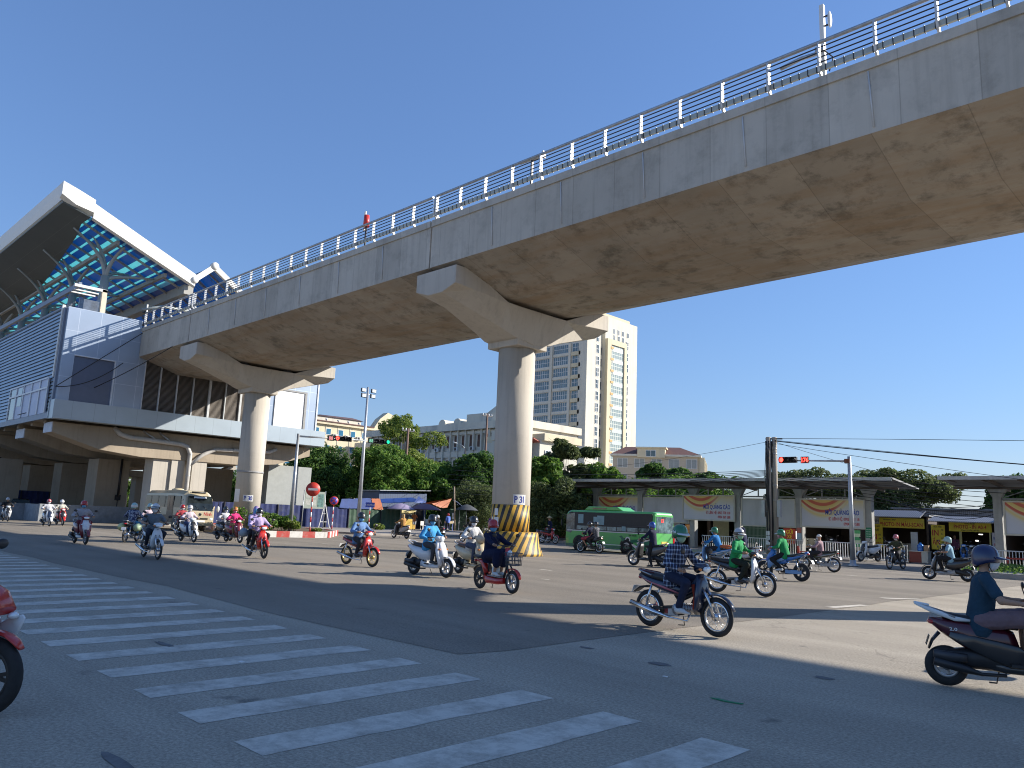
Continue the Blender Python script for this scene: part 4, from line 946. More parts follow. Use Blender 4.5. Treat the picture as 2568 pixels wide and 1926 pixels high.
for a in TREES:
    tree(a[0], (a[1],a[2],0.1), a[3], a[4], **a[5])
# ------------------------------------------------------------ bus stop shelters with advertising boards
POSTC = mat('shelter_concrete', (.30,.30,.285), .8, var=.15, scale=2, streak=(.2,.2,.19), sscale=(4,4,.3))
ROOFG = mat('shelter_roof_grey', (.23,.235,.24), .7, .2, var=.15, scale=.6, dirt=(.13,.12,.11))
BOARD = mat('blank_board', (.44,.445,.46), .6, var=.08, scale=.5, streak=(.34,.34,.34), sscale=(1.5,1.5,.3))
BFR = mat('board_frame_beige', (.46,.44,.37), .6, var=.1)
INKB = mat('ink_blue', (.02,.05,.32), .6, var=.05); INKR = mat('ink_red', (.42,.03,.03), .6, var=.05)
INKY = mat('ink_yellow', (.75,.55,.03), .6, var=.05); INKD = mat('ink_dark', (.03,.03,.035), .6, var=.05)
YEL = mat('sign_yellow', (.66,.52,.04), .6, var=.08, scale=2, dirt=(.5,.42,.1), dthr=(.55,.8))
REDS = mat('sign_red', (.42,.05,.03), .6, var=.08)
LAM = mat('lamp_white_lit', (.8,.8,.8), .4, var=0, emit=(1,.97,.9), estr=2.5)
def admat():
    m = bpy.data.materials.new('advert_swoosh'); m.use_nodes = True; nt = m.node_tree; L = nt.links.new; bs = nt.nodes['Principled BSDF']; bs.inputs['Roughness'].default_value = .5
    tc = S(nt,'ShaderNodeTexCoord'); sp = S(nt,'ShaderNodeSeparateXYZ'); L(tc.outputs['Object'], sp.inputs[0])
    # height measured from a sagging curve hung from the top-left corner
    def math_(op, a, b=None, c=None):
        n = S(nt,'ShaderNodeMath', operation=op)
        for i, x in enumerate((a,b,c)):
            if x is None: continue
            if isinstance(x, (int,float)): n.inputs[i].default_value = x
            else: L(x, n.inputs[i])
        return n.outputs[0]
    x = sp.outputs[0]; z = sp.outputs[2]
    q = math_('SUBTRACT', x, 1.35); q2 = math_('MULTIPLY', q, q); cur = math_('MULTIPLY_ADD', q2, .36, .55)   # valley at x 1.35
    d = math_('SUBTRACT', z, cur)     # >0 above the curve
    r_ = S(nt,'ShaderNodeValToRGB'); mr = S(nt,'ShaderNodeMapRange'); mr.inputs[1].default_value = -.45; mr.inputs[2].default_value = 1.2; L(d, mr.inputs[0]); L(mr.outputs[0], r_.inputs[0])
    cr = r_.color_ramp; cr.elements[0].position = 0; cr.elements[0].color = (.50,.51,.55,1); cr.elements[1].position = 1; cr.elements[1].color = (.60,.40,.10,1)
    for p, c in ((.22,(.52,.52,.52,1)),(.34,(.62,.50,.20,1)),(.42,(.60,.53,.33,1)),(.47,(.46,.09,.05,1)),(.54,(.46,.08,.05,1)),(.56,(.64,.50,.18,1)),(.68,(.58,.42,.12,1)),(.70,(.50,.10,.05,1)),(.80,(.52,.12,.06,1)),(.82,(.64,.45,.13,1))):
        e = cr.elements.new(p); e.color = c
    fade = S(nt,'ShaderNodeMapRange'); fade.inputs[1].default_value = 2.0; fade.inputs[2].default_value = 3.3; L(x, fade.inputs[0])
    mx = S(nt,'ShaderNodeMix', data_type='RGBA'); L(fade.outputs[0], mx.inputs[0]); L(r_.outputs[0], mx.inputs[6])
    top = S(nt,'ShaderNodeMapRange'); top.inputs[1].default_value = .9; top.inputs[2].default_value = 1.7; L(z, top.inputs[0])
    m2 = S(nt,'ShaderNodeMix', data_type='RGBA'); L(top.outputs[0], m2.inputs[0]); m2.inputs[6].default_value = (.50,.51,.54,1); m2.inputs[7].default_value = (.60,.47,.20,1)
    L(m2.outputs[2], mx.inputs[7]); L(mx.outputs[2], bs.inputs['Base Color']); return m
ADM = admat(); FACE = (math.pi/2,0,0)
def adboard(parent, u, w, z0, h, y, advert=True, sx=1.0):
    o = bpy.data.objects.new('advert_board' if advert else 'blank_board', None); COL.objects.link(o); o.parent = parent; o.location = (u, y, z0)
    f = MB(); t = .09
    f.box((0,-.06,0),(t,.06,h)); f.box((w-t,-.06,0),(w,.06,h)); f.box((t+.001,-.06,0),(w-t-.001,.06,t)); f.box((t+.001,-.06,h-t),(w-t-.001,.06,h))
    f.build('board_frame', BFR, o)
    pn = MB().box((0,-.02,0),(w-2*t-.004,.03,h-2*t-.004)).build('panel', ADM if advert else BOARD, o, fix=False); pn.location = (t+.002,0,t+.002)
    if advert:
        text('MỜI QUẢNG CÁO', .40, INKB, o, (w-.34,-.026,h*.46), FACE, align='RIGHT', sx=.62*sx)
        text('✆ LIÊN HỆ: 0903 778 118', .25, INKR, o, (w-.34,-.026,h*.27), FACE, align='RIGHT', sx=.68*sx)
        text('0904 069 588', .25, INKR, o, (w-.34,-.026,h*.11), FACE, align='RIGHT', sx=.68*sx)
    return o
def shelter(label, posts, uL, uR, boards, y0=48.3):
    t = thing('bus_shelter', label, 'bus shelter', (uL, y0, .14)); zz = -.14
    for u in posts:
        b = MB(); b.box((u-.2-uL,-.22,0),(u+.2-uL,.22,4.2+zz)); b.prism([(u-.45-uL,4.2+zz),(u+.45-uL,4.2+zz),(u+.2-uL,3.75+zz),(u-.2-uL,3.75+zz)], -.2, .2, 'XZ'); b.build('post', POSTC, t, bevel=.015)
    L_ = uR-uL; b = MB()
    b.prism([(-1.8,4.78+zz),(2.6,4.42+zz),(2.6,4.34+zz),(-1.8,4.68+zz)], 0, L_, 'YZ')
    b.build('roof_sheet', ROOFG, t)
    b = MB(); b.box((.05,-1.86,4.60+zz),(L_-.05,-1.8,4.79+zz)); b.build('gutter', mat('gutter_metal', (.40,.41,.42), .45, .5, var=.15), t)
    b = MB()
    for k, u in enumerate(posts): b.beam((u-uL,-1.7,4.60+zz),(u-uL,2.5,4.27+zz),.14,.16)
    for i in range(int(L_/1.6)): b.box((.5+i*1.6,-1.75,4.545+zz),(.56+i*1.6,-.25,4.60+zz))
    b.box((.3,-.05,4.2+zz),(L_-.3,.05,4.32+zz)); b.build('roof_beams', mat('rusty_brown_steel', (.12,.095,.08), .8, var=.2), t)
    b = MB()
    for a, c in zip(posts[:-1], posts[1:]):
        a -= uL; c -= uL
        b.box((a+.21,-.04,3.64+zz),(c-.21,.04,3.74+zz)); n = 3
        for i in range(1, n): x = a+(c-a)*i/n; b.box((x-.035,-.03,3.741+zz),(x+.035,.03,4.199+zz))
        b.beam((a+.3,0.035,3.78+zz),(a+(c-a)/3,0.035,4.18+zz),.03,.05); b.beam((c-.3,0.035,3.78+zz),(c-(c-a)/3,.035,4.18+zz),.03,.05)
    b.build('lattice', POSTC, t)
    for (u, w, z0, h, adv, dy) in boards: adboard(t, u-uL, w, z0+zz, h, -.24+dy, adv)
    return t
shelter('long grey bus shelter with advert boards behind the green bus', [-38.4,-34.2,-29.75,-26.3,-22.03,-17.8], -42.3, -15.8,
  [(-38.15,3.85,1.75,1.85,True,.1),(-33.95,3.95,1.75,1.83,False,.12),(-30.42,4.05,2.0,1.76,True,-.12),(-26.05,3.8,1.75,1.82,False,.1),(-21.93,3.98,1.82,1.78,True,.0)])
shelter('bus shelter cut off by the right edge of the picture', [-11.0,-6.8,-2.6], -13.4, 2.0, [(-10.72,3.9,1.8,1.8,True,.0),(-6.5,3.7,1.8,1.8,False,.0)], 47.9)
def railfence(label, u0, u1, v, group='white pavement railings'):
    t = thing('pavement_railing', label, 'railing', (u0,v,.14), 0, group); L_ = u1-u0; b = MB()
    n = max(2, int(L_/.14))
    for i in range(n+1): x = L_*i/n; b.box((x-.016,-.016,.06),(x+.016,.016,.86))
    b.build('balusters', mat('railing_white', (.62,.62,.60), .5, var=.06, dirt=(.4,.38,.35)), t)
    b = MB(); b.box((-.03,-.025,.861),(L_+.03,.025,.91)); b.box((-.03,-.025,.02),(L_+.03,.025,.059))
    for x in (0, L_): b.box((x-.03,-.03,.0),(x+.03,.03,.9)) if False else None
    b.build('rails', _M['railing_white'], t); return t
for lab, a, b in (('white railing left of the first shop pavement gap',-19.9,-16.95),('white railing below the red parking sign',-24.6,-21.1),('white railing between the bus and the big shelter post',-31.7,-29.9),('white railing in front of the green gate',-27.9,-25.0),('short white railing by the photocopy shop corner',-16.4,-14.9),('white railing below the right-hand shelter board',-10.7,-8.4)):
    railfence(lab, a, b, 45.6 if a > -24 else 46.4)

# ------------------------------------------------------------ shops behind the shelter
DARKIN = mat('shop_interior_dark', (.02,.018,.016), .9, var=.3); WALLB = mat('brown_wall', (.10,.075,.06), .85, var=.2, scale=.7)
CORR = gridmat('corrugated_grey', (.28,.28,.29), .12, 0, axis=0, line=(.18,.18,.19), w=.06, rough=.5, metal=.3)
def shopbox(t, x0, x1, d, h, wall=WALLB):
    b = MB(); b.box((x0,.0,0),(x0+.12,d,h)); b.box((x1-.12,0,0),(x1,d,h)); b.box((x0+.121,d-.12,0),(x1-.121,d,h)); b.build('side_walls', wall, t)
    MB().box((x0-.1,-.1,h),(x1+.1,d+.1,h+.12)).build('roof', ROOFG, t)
def signboard(t, x0, z0, w, h, y, m, items, name='sign', fr=None):
    o = bpy.data.objects.new(name, None); COL.objects.link(o); o.parent = t; o.location = (x0,y,z0)
    MB().box((0,0,0),(w,.06,h)).build('sign_panel', m, o)
    for (s, size, ink, x, z, sx, al) in items: text(s, size, ink, o, (x,-.006,z), FACE, align=al, sx=sx)
    return o
def shops():
    # phone shop
    t = thing('phone_shop', 'dark shop with a black and yellow phone sign left of the shelter', 'shop', (-44.6,50,.14))
    shopbox(t, 0, 4.6, 5, 3.6); MB().box((.13,.6,0),(4.47,.7,3.5)).build('shutter', gridmat('maroon_shutter', (.10,.03,.03), 0.3, .12, axis=0, line=(.05,.02,.02), w=.03, rough=.6, metal=.2), t)
    o = signboard(t, .0, 2.05, 4.5, 1.55, -.1, mat('sign_black', (.018,.017,.015), .5), [('TIẾN NGUYÊN MOBILE', .42, INKY, 2.25, 1.1, .82, 'CENTER'),('MUA BÁN - TRAO ĐỔI', .2, INKY, .2, .42, .8, 'LEFT'),('SỬA CHỮA - PHỤ KIỆN', .2, INKY, 2.3, .42, .8, 'LEFT'),('THẺ SIM - ĐIỆN THOẠI', .15, INKY, .2, .05, .9, 'LEFT')])
    for x in (.5,1.9,3.3): MB().box((x,-.02,.68),(x+.75,-.003,1.0)).build('picture', mat('sign_picture', (.5,.42,.42), .5, var=.5, scale=6), o)
    for x in (.7,1.3,2.0): MB().box((x,-.02,.22),(x+.4,-.003,.38)).build('picture', mat('sign_picture2', (.5,.55,.6), .5, var=.4, scale=6), o)
    # row of dark workshops
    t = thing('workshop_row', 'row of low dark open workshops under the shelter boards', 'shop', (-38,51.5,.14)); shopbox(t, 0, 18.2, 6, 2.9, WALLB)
    b = MB()
    for x in (3.6,7.4,11.2,14.6): b.box((x,.05,0),(x+.25,5.8,2.89))
    b.build('partitions', WALLB, t)
    b = MB(); b.box((9.6,-.05,.2),(12.35,.0,2.3)); b.build('folding_gate', gridmat('green_gate', (.035,.10,.07), .1, .5, axis=0, line=(.16,.24,.20), w=.03, rough=.6, metal=.2), t)
    b = MB(); b.box((4.0,-.06,.0),(5.1,.0,2.2)); b.build('shutter', CORR, t)
    b = MB(); b.box((6.0,-.1,1.9),(10.6,-.0,2.12)); b.build('yellow_fascia', mat('fascia_yellow', (.62,.40,.03), .6), t)
    b = MB(); b.box((8.0,-.16,.1),(9.25,-.1,1.95)); b.build('notice_panel', mat('notice_olive', (.26,.25,.15), .6, var=.15), t)
    b = MB()
    for x, z in ((14.1,1.8),(13.7,.9),(17.2,1.9)): b.box((x,1,z),(x+.05,1.05,z+.5))
    b.build('tube_lamp', LAM, t)
    b = MB(); rng = random.Random(5)
    for i in range(26):
        x = rng.uniform(.3,17.8); s = rng.uniform(.15,.5); b.box((x,rng.uniform(1,3.5),0),(x+s,rng.uniform(3.6,4.5),s*rng.uniform(.8,3)))
    b.build('stored_goods', mat('stored_goods', (.10,.085,.08), .8, var=.8, scale=3), t)
    # photocopy shop 1
    t = thing('photocopy_shop', 'photocopy shop with red PHOTO - IN MÀU - SCAN letters on yellow', 'shop', (-19.7,53.6,.05)); shopbox(t, 0, 3.5, 5, 2.75)
    b = MB(); b.prism([(-1.0,2.62),(.2,3.05),(.2,3.1),(-1.0,2.67)], -.05, 3.35, 'YZ'); b.build('awning', CORR, t)
    signboard(t, .55, 1.98, 2.75, .62, -.12, YEL, [('PHOTO-IN MÀU-SCAN', .36, INKR, 1.38, .1, .7, 'CENTER'),('NHANH - ĐẸP', .12, INKD, .3, .46, 1, 'LEFT')])
    signboard(t, .1, 2.2, .5, .42, -.13, mat('sign_grey', (.4,.42,.45), .6), [('ẢNH', .25, INKD, .25, .1, .8, 'CENTER')])
    signboard(t, -.02, .7, .82, 1.48, -.2, YEL, [('ĐÁNH MÁY', .13, INKD, .41, 1.3, .8, 'CENTER'),('THUÊ', .16, INKD, .41, 1.05, .9, 'CENTER'),('IN', .5, INKR, .05, .5, .85, 'LEFT'),('A0', .16, INKD, .56, .75, .8, 'LEFT'),('A4', .16, INKD, .56, .5, .8, 'LEFT'),('PHOTO', .27, INKR, .41, .12, .75, 'CENTER')])
    b = MB(); b.box((1.9,1.2,0),(2.6,2.0,.95)); b.box((.9,2.6,0),(1.6,3.2,1.0)); b.build('copier', mat('copier_grey', (.45,.45,.42), .6), t)
    b = MB(); b.box((2.6,-.5,.1),(3.0,-.42,1.75)); b.build('leaning_panel', mat('pale_panel', (.5,.52,.55), .5), t)
    b = MB(); b.box((1.2,1,2.5),(1.5,1.1,2.56)); b.box((1.9,1,2.45),(2.1,1.1,2.5)); b.build('tube_lamp', LAM, t)
    # photocopy shop 2
    t = thing('photocopy_shop', 'photocopy shop with red PHOTO - IN A0-4 letters on yellow', 'shop', (-15.7,53.6,.05)); shopbox(t, 0, 3.4, 5, 2.5)
    b = MB(); b.prism([(-1.1,2.42),(.2,2.74),(.2,2.8),(-1.1,2.48)], -.2, 3.35, 'YZ'); b.build('awning', CORR, t)
    signboard(t, .7, 1.9, 2.3, .56, -.12, YEL, [('PHOTO - IN A0-4', .32, INKR, 1.15, .18, .72, 'CENTER'),('ĐÓNG QUYỂN - ĐỒ ÁN', .1, INKD, 1.15, .04, .9, 'CENTER'),('ĐỨC ANH', .12, INKD, 1.15, .44, 1, 'CENTER')])
    signboard(t, -.3, .75, .78, 1.5, -.2, YEL, [('IN', .5, INKR, .04, .85, .8, 'LEFT'),('ĐỨC ANH', .12, INKD, .39, 1.34, .8, 'CENTER'),('A0', .15, INKD, .56, 1.15, .8, 'LEFT'),('A1', .15, INKD, .56, .9, .8, 'LEFT'),('A2', .15, INKD, .56, .65, .8, 'LEFT'),('A3', .15, INKD, .56, .4, .8, 'LEFT'),('ẤN', .42, INKR, .06, .3, .7, 'LEFT')])
    b = MB(); b.box((1.25,-.1,0),(1.37,.02,1.9)); b.box((2.85,-.1,0),(2.93,.02,1.9)); b.build('yellow_post', mat('post_yellow', (.45,.42,.2), .6), t)
    signboard(t, 3.0, .9, .35, 1.0, -.15, mat('sign_white2', (.5,.5,.55), .6), [('IN', .2, INKB, .17, .6, .9, 'CENTER'),('M', .2, INKR, .17, .25, .9, 'CENTER')])
    b = MB(); b.box((1.7,1.5,1.35),(1.85,1.6,1.42)); b.box((1.9,1.5,1.75),(2.1,1.6,1.8)); b.build('tube_lamp', LAM, t)
    b = MB(); b.box((1.5,1.5,0),(2.6,2.4,.9)); b.build('counter', mat('counter_dark', (.08,.08,.09), .6), t)
    # back wall between and beyond
    t = thing('grey_wall_house', 'plain grey corrugated house between the two photocopy shops', 'house', (-18,56,0)); MB().box((-2,3,0),(6,8,3.4)).build('wall', CORR, t); MB().box((-2.2,2.8,3.401),(6.2,8.2,3.5)).build('roof', ROOFG, t)
    t = thing('shop_row', 'dark low shop row behind the right-hand shelter', 'shop', (-12,53,.14)); shopbox(t, 0, 14, 6, 2.7)
    b = MB(); 
    for x in (2.9,6,9): b.box((x,.05,0),(x+.25,5.8,2.69))
    b.build('partitions', WALLB, t)
    # free-standing signs and goods
    t = thing('parking_sign', 'red GỬI XE parking sign leaning under the advert boards', 'sign', (-23.8,49.6,.14), R(6))
    signboard(t, 0, .0, .78, 1.0, 0, REDS, [('GỬI', .34, INKY, .39, .66, .78, 'CENTER'),('XE', .34, INKY, .39, .36, .78, 'CENTER'),('XE MÁY - XE ĐẠP', .11, INKY, .39, .2, .75, 'CENTER'),('24/24', .12, INKY, .39, .05, .9, 'CENTER')]).location.z = .57
    b = MB(); b.box((.1,.03,0),(.14,.07,.57)); b.box((.62,.03,0),(.66,.07,.57)); b.build('leg', M['dark'], t)
    t = thing('pennant_sign', 'slanting green and white striped sign beside the traffic light pole', 'sign', (-19.2,49,.14))
    for i, c in enumerate(((.05,.28,.12),(.45,.55,.42),(.05,.28,.12),(.42,.5,.3),(.05,.28,.12),(.5,.42,.36))):
        b = MB(); z = 1.62-.2*i; s0 = .055*i; b.prism([(s0*.8,z),(.55-s0*.1,z),(.55-(s0+.055)*.1,z-.199),((s0+.055)*.8,z-.199)], 0, .03, 'XZ'); b.build('stripe', mat('pennant%d' % (i % 2 if i < 5 else 3), c, .6), t)
    t = thing('orange_poster', 'orange and white poster on the railing between the bus and the shelter post', 'poster', (-31.5,50,.8)); MB().box((0,0,0),(.45,.03,.9)).build('poster_sheet', mat('poster_orange', (.55,.28,.10), .6, var=.6, scale=3), t); MB().box((.2,.031,-.66),(.25,.07,.5)).build('support', M['dark'], t)
    t = thing('notice_plate', 'green notice plate on the last post of the long shelter', 'sign', (-17.98,48.06,1.34)); MB().box((0,0,0),(.36,.02,.6)).build('plate', mat('notice_green', (.02,.18,.08), .6), t)
    for i in range(4): text('THU MUA', .07, mat('ink_pale', (.5,.6,.5), .6), t, (.18,-.004,.46-.13*i), FACE, align='CENTER', sx=.9)
    t = thing('notice_plate', 'red and pale blue notice strip on the shelter post beside the parking sign', 'sign', (-22.2,48.06,1.05)); MB().box((0,0,.4),(.3,.02,.72)).build('plate', mat('notice_red', (.45,.14,.10), .6, var=.4, scale=8), t); MB().box((0,0,0),(.3,.02,.38)).build('plate', mat('notice_blue', (.3,.42,.5), .6, var=.2), t)
    t = thing('snack_cart', 'beige wooden cart box behind the white railing', 'cart', (-22.6,49.5,.14)); MB().box((0,0,.45),(.95,.7,1.0)).build('box', mat('cart_beige', (.38,.34,.25), .7, var=.2, scale=3), t, bevel=.02)
    b = MB(); b.box((.05,.05,0),(.1,.1,.449)); b.box((.85,.05,0),(.9,.1,.449)); b.box((.05,.6,0),(.1,.65,.449)); b.box((.85,.6,0),(.9,.65,.449)); b.build('legs', M['dark'], t)
    t = thing('counter', 'red-fronted counter with a pale end in front of the photocopy shop', 'counter', (-16.1,49.6,.05)); MB().box((0,0,0),(.66,.6,.62)).build('front', mat('counter_red', (.22,.045,.03), .6), t); MB().box((.662,0,0),(1.0,.6,.62)).build('end', mat('counter_white', (.5,.5,.46), .6), t); MB().box((-.05,-.05,.621),(1.05,.65,.66)).build('top', mat('counter_top', (.55,.55,.5), .5), t)
    t = thing('water_bottle', 'blue water cooler bottle standing on the red counter', 'bottle', (-15.55,49.85,.71)); b = MB(); b.lathe([(0,0),(.16,0),(.17,.05),(.17,.15),(.16,.17),(.17,.19),(.17,.34),(.08,.42),(.05,.43),(.05,.49),(0,.49)], n=16); b.build('bottle_body', mat('bottle_blue', (.02,.16,.55), .15, coat=.5), t)
    t = thing('cardboard_box', 'tan cardboard box beside the blue bottle on the counter', 'box', (-15.33,49.7,.71)); MB().box((0,0,0),(.24,.3,.34)).build('carton', mat('cardboard', (.36,.24,.15), .8), t)
    for i, (x, y) in enumerate(((-18.6,49.0),(-18.15,49.1))):
        t = thing('plastic_chair', ('left' if i == 0 else 'right')+' of two pale plastic chairs by the last shelter post', 'chair', (x,y,.14), R(20*i), 'plastic chairs by the photocopy shop'); b = MB(); b.box((-.18,-.18,.38),(.18,.18,.42)); b.build('seat', M['white'], t)
        b = MB(); b.box((-.18,.15,.421),(.18,.19,.8)); b.build('backrest', M['white'], t)
        for a, c in ((-1,-1),(1,-1),(1,1),(-1,1)): MB().box((a*.15-.02,c*.15-.02,0),(a*.15+.02,c*.15+.02,.379)).build('leg', M['white'], t)
    for i, u in enumerate((-20.3,-18.95)):
        t = thing('bollard', ('left' if i == 0 else 'right')+' red bollard at the kerb by the traffic light pole', 'bollard', (u,44.1,.14), 0, 'red bollards'); MB().lathe([(0,0),(.07,0),(.07,.55),(.04,.6),(0,.6)], n=12).build('bollard_post', REDS, t)
    t = thing('barrier_rail', 'low red rail between the two bollards by the light pole', 'barrier', (-20.2,44.1,.3)); MB().box((.0,-.02,.1),(1.15,.02,.15)).build('rail', REDS, t); MB().box((.01,-.02,-.16),(.05,.02,.099)).build('stub', REDS, t)
    t = thing('barrier_rail', 'red barrier frame at the right edge in front of the shop row', 'barrier', (-10.1,44.9,.14)); b = MB(); b.box((0,-.04,0),(.09,.04,.62)); b.box((2.4,-.04,0),(2.49,.04,.62)); b.build('upright', REDS, t); MB().box((.091,-.03,.5),(2.399,.03,.58)).build('rail', REDS, t)
    hd = random.Random(3); t = thing('low_hedge', 'clipped green hedge strip on the kerb at the right edge', 'hedge', (-9.2,40.3,0)); MB().box((-1.6,-3.0,0),(6,3.4,.22)).build('planter_kerb', MKERB, t)
    leaf_cloud([(x,y,.3,.5,.5,.22) for x in [-1.2+.6*i for i in range(12)] for y in (-2.4,-1.8,-1.2,-.6,0,.6,1.2,1.8,2.4,2.9)], 9000, .05, hd).build('foliage', LF['mid'], t, fix=False)
shops()

# ------------------------------------------------------------ poles, wires, lights
WOODP = concrete('utility_pole_concrete', (.30,.26,.21), (.38,.335,.28), (.17,.15,.12))
def utility():
    for i, (u, v) in enumerate(((-22.5,45.0),(-22.2,45.22))):
        t = thing('utility_pole', ('left' if i == 0 else 'right')+' pole of the pair of grey utility poles hung with cables', 'utility pole', (u,v,.14), 0, 'utility poles')
        MB().tube([(0,0,0),(.03-.02*i,0,7.05)], [.19,.15], 12).build('pole', WOODP, t)
        b = MB()
        for z in (6.6,6.3,6.0,4.1,3.2,2.5,2.0): b.tube([(0,0,z),(0,0,z+.04)], .175, 12)
        b.build('bands', M['steel'], t)
        b = MB(); b.box((-.42 if i == 0 else .17,-.15,2.2),(-.2 if i == 0 else .38,.1,3.2)); b.build('meter_box', mat('meter_grey', (.42,.43,.43), .5), t)
        if i == 0:
            b = MB(); b.beam((-.15,0,6.95),(.8,.3,6.95),.08,.08); b.build('cross_arm', M['dark'], t); b = MB()
            for k in range(3): b.box((-.1,-.215-.002*k,.55+.28*k),(.14,-.2,.8+.28*k))
            b.build('pasted_notices', M['plate'], t)
        b = MB(); rg = random.Random(i)
        for k in range(5):
            x = rg.uniform(-.15,.15); pts = [(x+rg.uniform(-.06,.06), -.2, 6.8-z*1.0) for z in range(7)]; b.tube(pts, .022, 5)
        b.build('cable_drop', M['wire'], t)
utility()
def wire(name, label, p, q, sag, r_=.014, group='overhead cables', extra=None):
    t = MB(); p = Vector(p); q = Vector(q); pts = []
    for i in range(25):
        s_ = i/24; c = p.lerp(q, s_); c.z -= sag*4*s_*(1-s_); pts.append(c)
    t.tube(pts, r_, 5); o = t.build(name, M['wire']); tag(o, label, 'cable', group); return o
ORD = ['first','second','third','fourth','fifth','sixth','seventh']
wire('overhead_cable', 'topmost straight cable running right from the utility pole tops', (-22.1,45.1,7.1), (8,44.5,5.3), -.1, .014)
wire('overhead_cable', 'thick black cable sagging right from the utility poles', (-22.1,45.1,6.95), (8,44.7,3.6), .25, .03)
wire('overhead_cable', 'second thin cable sagging right just under the thick black one', (-22.1,45.1,7.0), (8,44.9,3.2), .1, .013)
wire('overhead_cable', 'thin cable crossing behind the traffic light arm down to the right shelter', (-22.1,45.1,6.8), (8,46,2.2), .3, .013)
wire('overhead_cable', 'thin cable falling from the pole tops to the feathery trees', (-22.1,45.1,6.9), (-14.0,52,4.4), .2, .012)
wire('overhead_cable', 'cable rising left from the utility poles towards the tower', (-22.7,45.1,6.9), (-70,60,7.5), 1.2, .012)
for i in range(6):
    wire('overhead_cable', ORD[i]+' cable from the top of the bundle running left over the shelter roof', (-22.6,45.0,5.15-.06*i), (-60-2*i,52+i,6.2-.35*i), .35+.12*i, .018)
for i in range(7):
    wire('overhead_cable', ORD[i]+' cable from the top of the low bundle running right above the awnings', (-22.0,45.2,4.9-.1*i), (6,50+i,3.9-.28*i), .25+.1*i, .016)
for i in range(4):
    wire('overhead_cable', ORD[i]+' cable from the top slung between shop roofs and the right shelter', (-19+.5*i,53,3.9-.1*i), (-10.5,49.5,3.2-.1*i+.5), .5+.12*i, .02)
for i in range(3):
    wire('overhead_cable', ORD[i]+' long thin cable from the top in front of the office tower', (-72.5,80,12.9-.3*i), (-45,62,6.0-.5*i), .6, .016)
wire('loose_cable', 'black cable looping across the station front from the viaduct joint', (-58.3,20.05,13.8), (-58.35,14.95,9.1), .0, .03, 'station cables')
wire('loose_cable', 'lower black cable sagging past the station corner to the viaduct underside', (-52.5,20.05,12.05), (-66,14.7,7.6), .5, .03, 'station cables')
wire('loose_cable', 'middle black cable drooping over the blue-grey recessed panel', (-58.35,19.0,11.4), (-58.4,14.95,9.1), .5, .03, 'station cables')

SIGR = mat('signal_red_lit', (.5,.02,.02), .4, var=0, emit=(1,.03,.02), estr=6); SIGG = mat('signal_green_lit', (.02,.4,.2), .4, var=0, emit=(.02,.8,.4), estr=1.0)
SIGX = mat('signal_lens_off', (.03,.03,.03), .3, var=.1)
def sighead(parent, loc, w, h, lit, colour, n=3, rz=0):
    o = bpy.data.objects.new('signal_head', None); COL.objects.link(o); o.parent = parent; o.location = loc; o.rotation_euler = (0,0,rz)
    MB().box((-w/2,-.08,-h/2),(w/2,.08,h/2)).build('housing', M['black'], o, bevel=.01)
    for i in range(n):
        x = -w/2+w*(i+.5)/n; b = MB(); b.lathe([(0,-.09),(h*.40,-.09),(h*.40,-.082),(0,-.082)], Matrix.Translation((x,0,0)), 16, axis='Y'); b.build('lens', colour if i == lit else SIGX, o)
        b = MB(); b.lathe([(h*.42,-.2),(h*.44,-.2),(h*.44,-.082),(h*.42,-.082)], Matrix.Translation((x,0,.0)), 12, axis='Y'); b.build('visor', M['black'], o)
    return o
def countdown(parent, loc, w, h, s, colour, rz=0):
    o = bpy.data.objects.new('countdown_display', None); COL.objects.link(o); o.parent = parent; o.location = loc; o.rotation_euler = (0,0,rz)
    MB().box((-w/2,-.06,-h/2),(w/2,.06,h/2)).build('housing', M['black'], o); text(s, h*.95, colour, o, (0,-.065,-h*.34), FACE, name='digits', align='CENTER', sx=.85); return o
def traffic_right():
    t = thing('traffic_light', 'traffic light with a red 176 countdown on its arm, right of the utility poles', 'traffic light', (-15.13,38.75,.012))
    MB().tube([(0,0,0),(-.02,0,5.27)], [.12,.085], 14).build('pole', M['steel'], t); MB().lathe([(0,0),(.24,0),(.24,.06),(.14,.1),(.14,.3),(.12,.3)], n=16).build('base', M['steel'], t)
    MB().tube([(-.1,0,5.05),(-3.6,0,5.15)], [.05,.035], 10).build('arm', M['steel'], t); MB().cbox((-.1,0,5.05),(.25,.22,.2)).build('clamp', mat('rust', (.15,.06,.04), .8), t)
    sighead(t, (-3.13,-.02,5.17), .93, .31, 0, SIGR); countdown(t, (-2.24,-.02,5.15), .4, .33, '176', SIGR); return t
traffic_right()
def traffic_left():
    t = thing('traffic_light', 'grey pole on the island whose long arm carries one red and one green light', 'traffic light', (-43,24.6,.3))
    MB().tube([(0,0,0),(.0,0,5.9)], [.13,.08], 14).build('pole', M['steel'], t)
    MB().tube([(0,.1,5.75),(0,2.0,5.84),(0,7.0,6.05)], [.06,.045,.03], 10).build('arm', M['steel'], t)
    sighead(t, (.05,3.17,5.9), 1.15, .3, 0, SIGR, rz=R(60)).rotation_euler = (0,0,R(72)); countdown(t, (.05,2.27,5.86), .42, .33, '88', mat('digits_pink', (.5,.2,.2), .5, emit=(.9,.3,.3), estr=.4), R(72))
    sighead(t, (.05,6.25,6.02), 1.15, .3, 2, SIGG, rz=R(72)); countdown(t, (.05,5.35,6.0), .42, .33, '88', mat('digits_green', (.2,.4,.3), .5, emit=(.2,.8,.5), estr=.3), R(72)); return t
traffic_left()
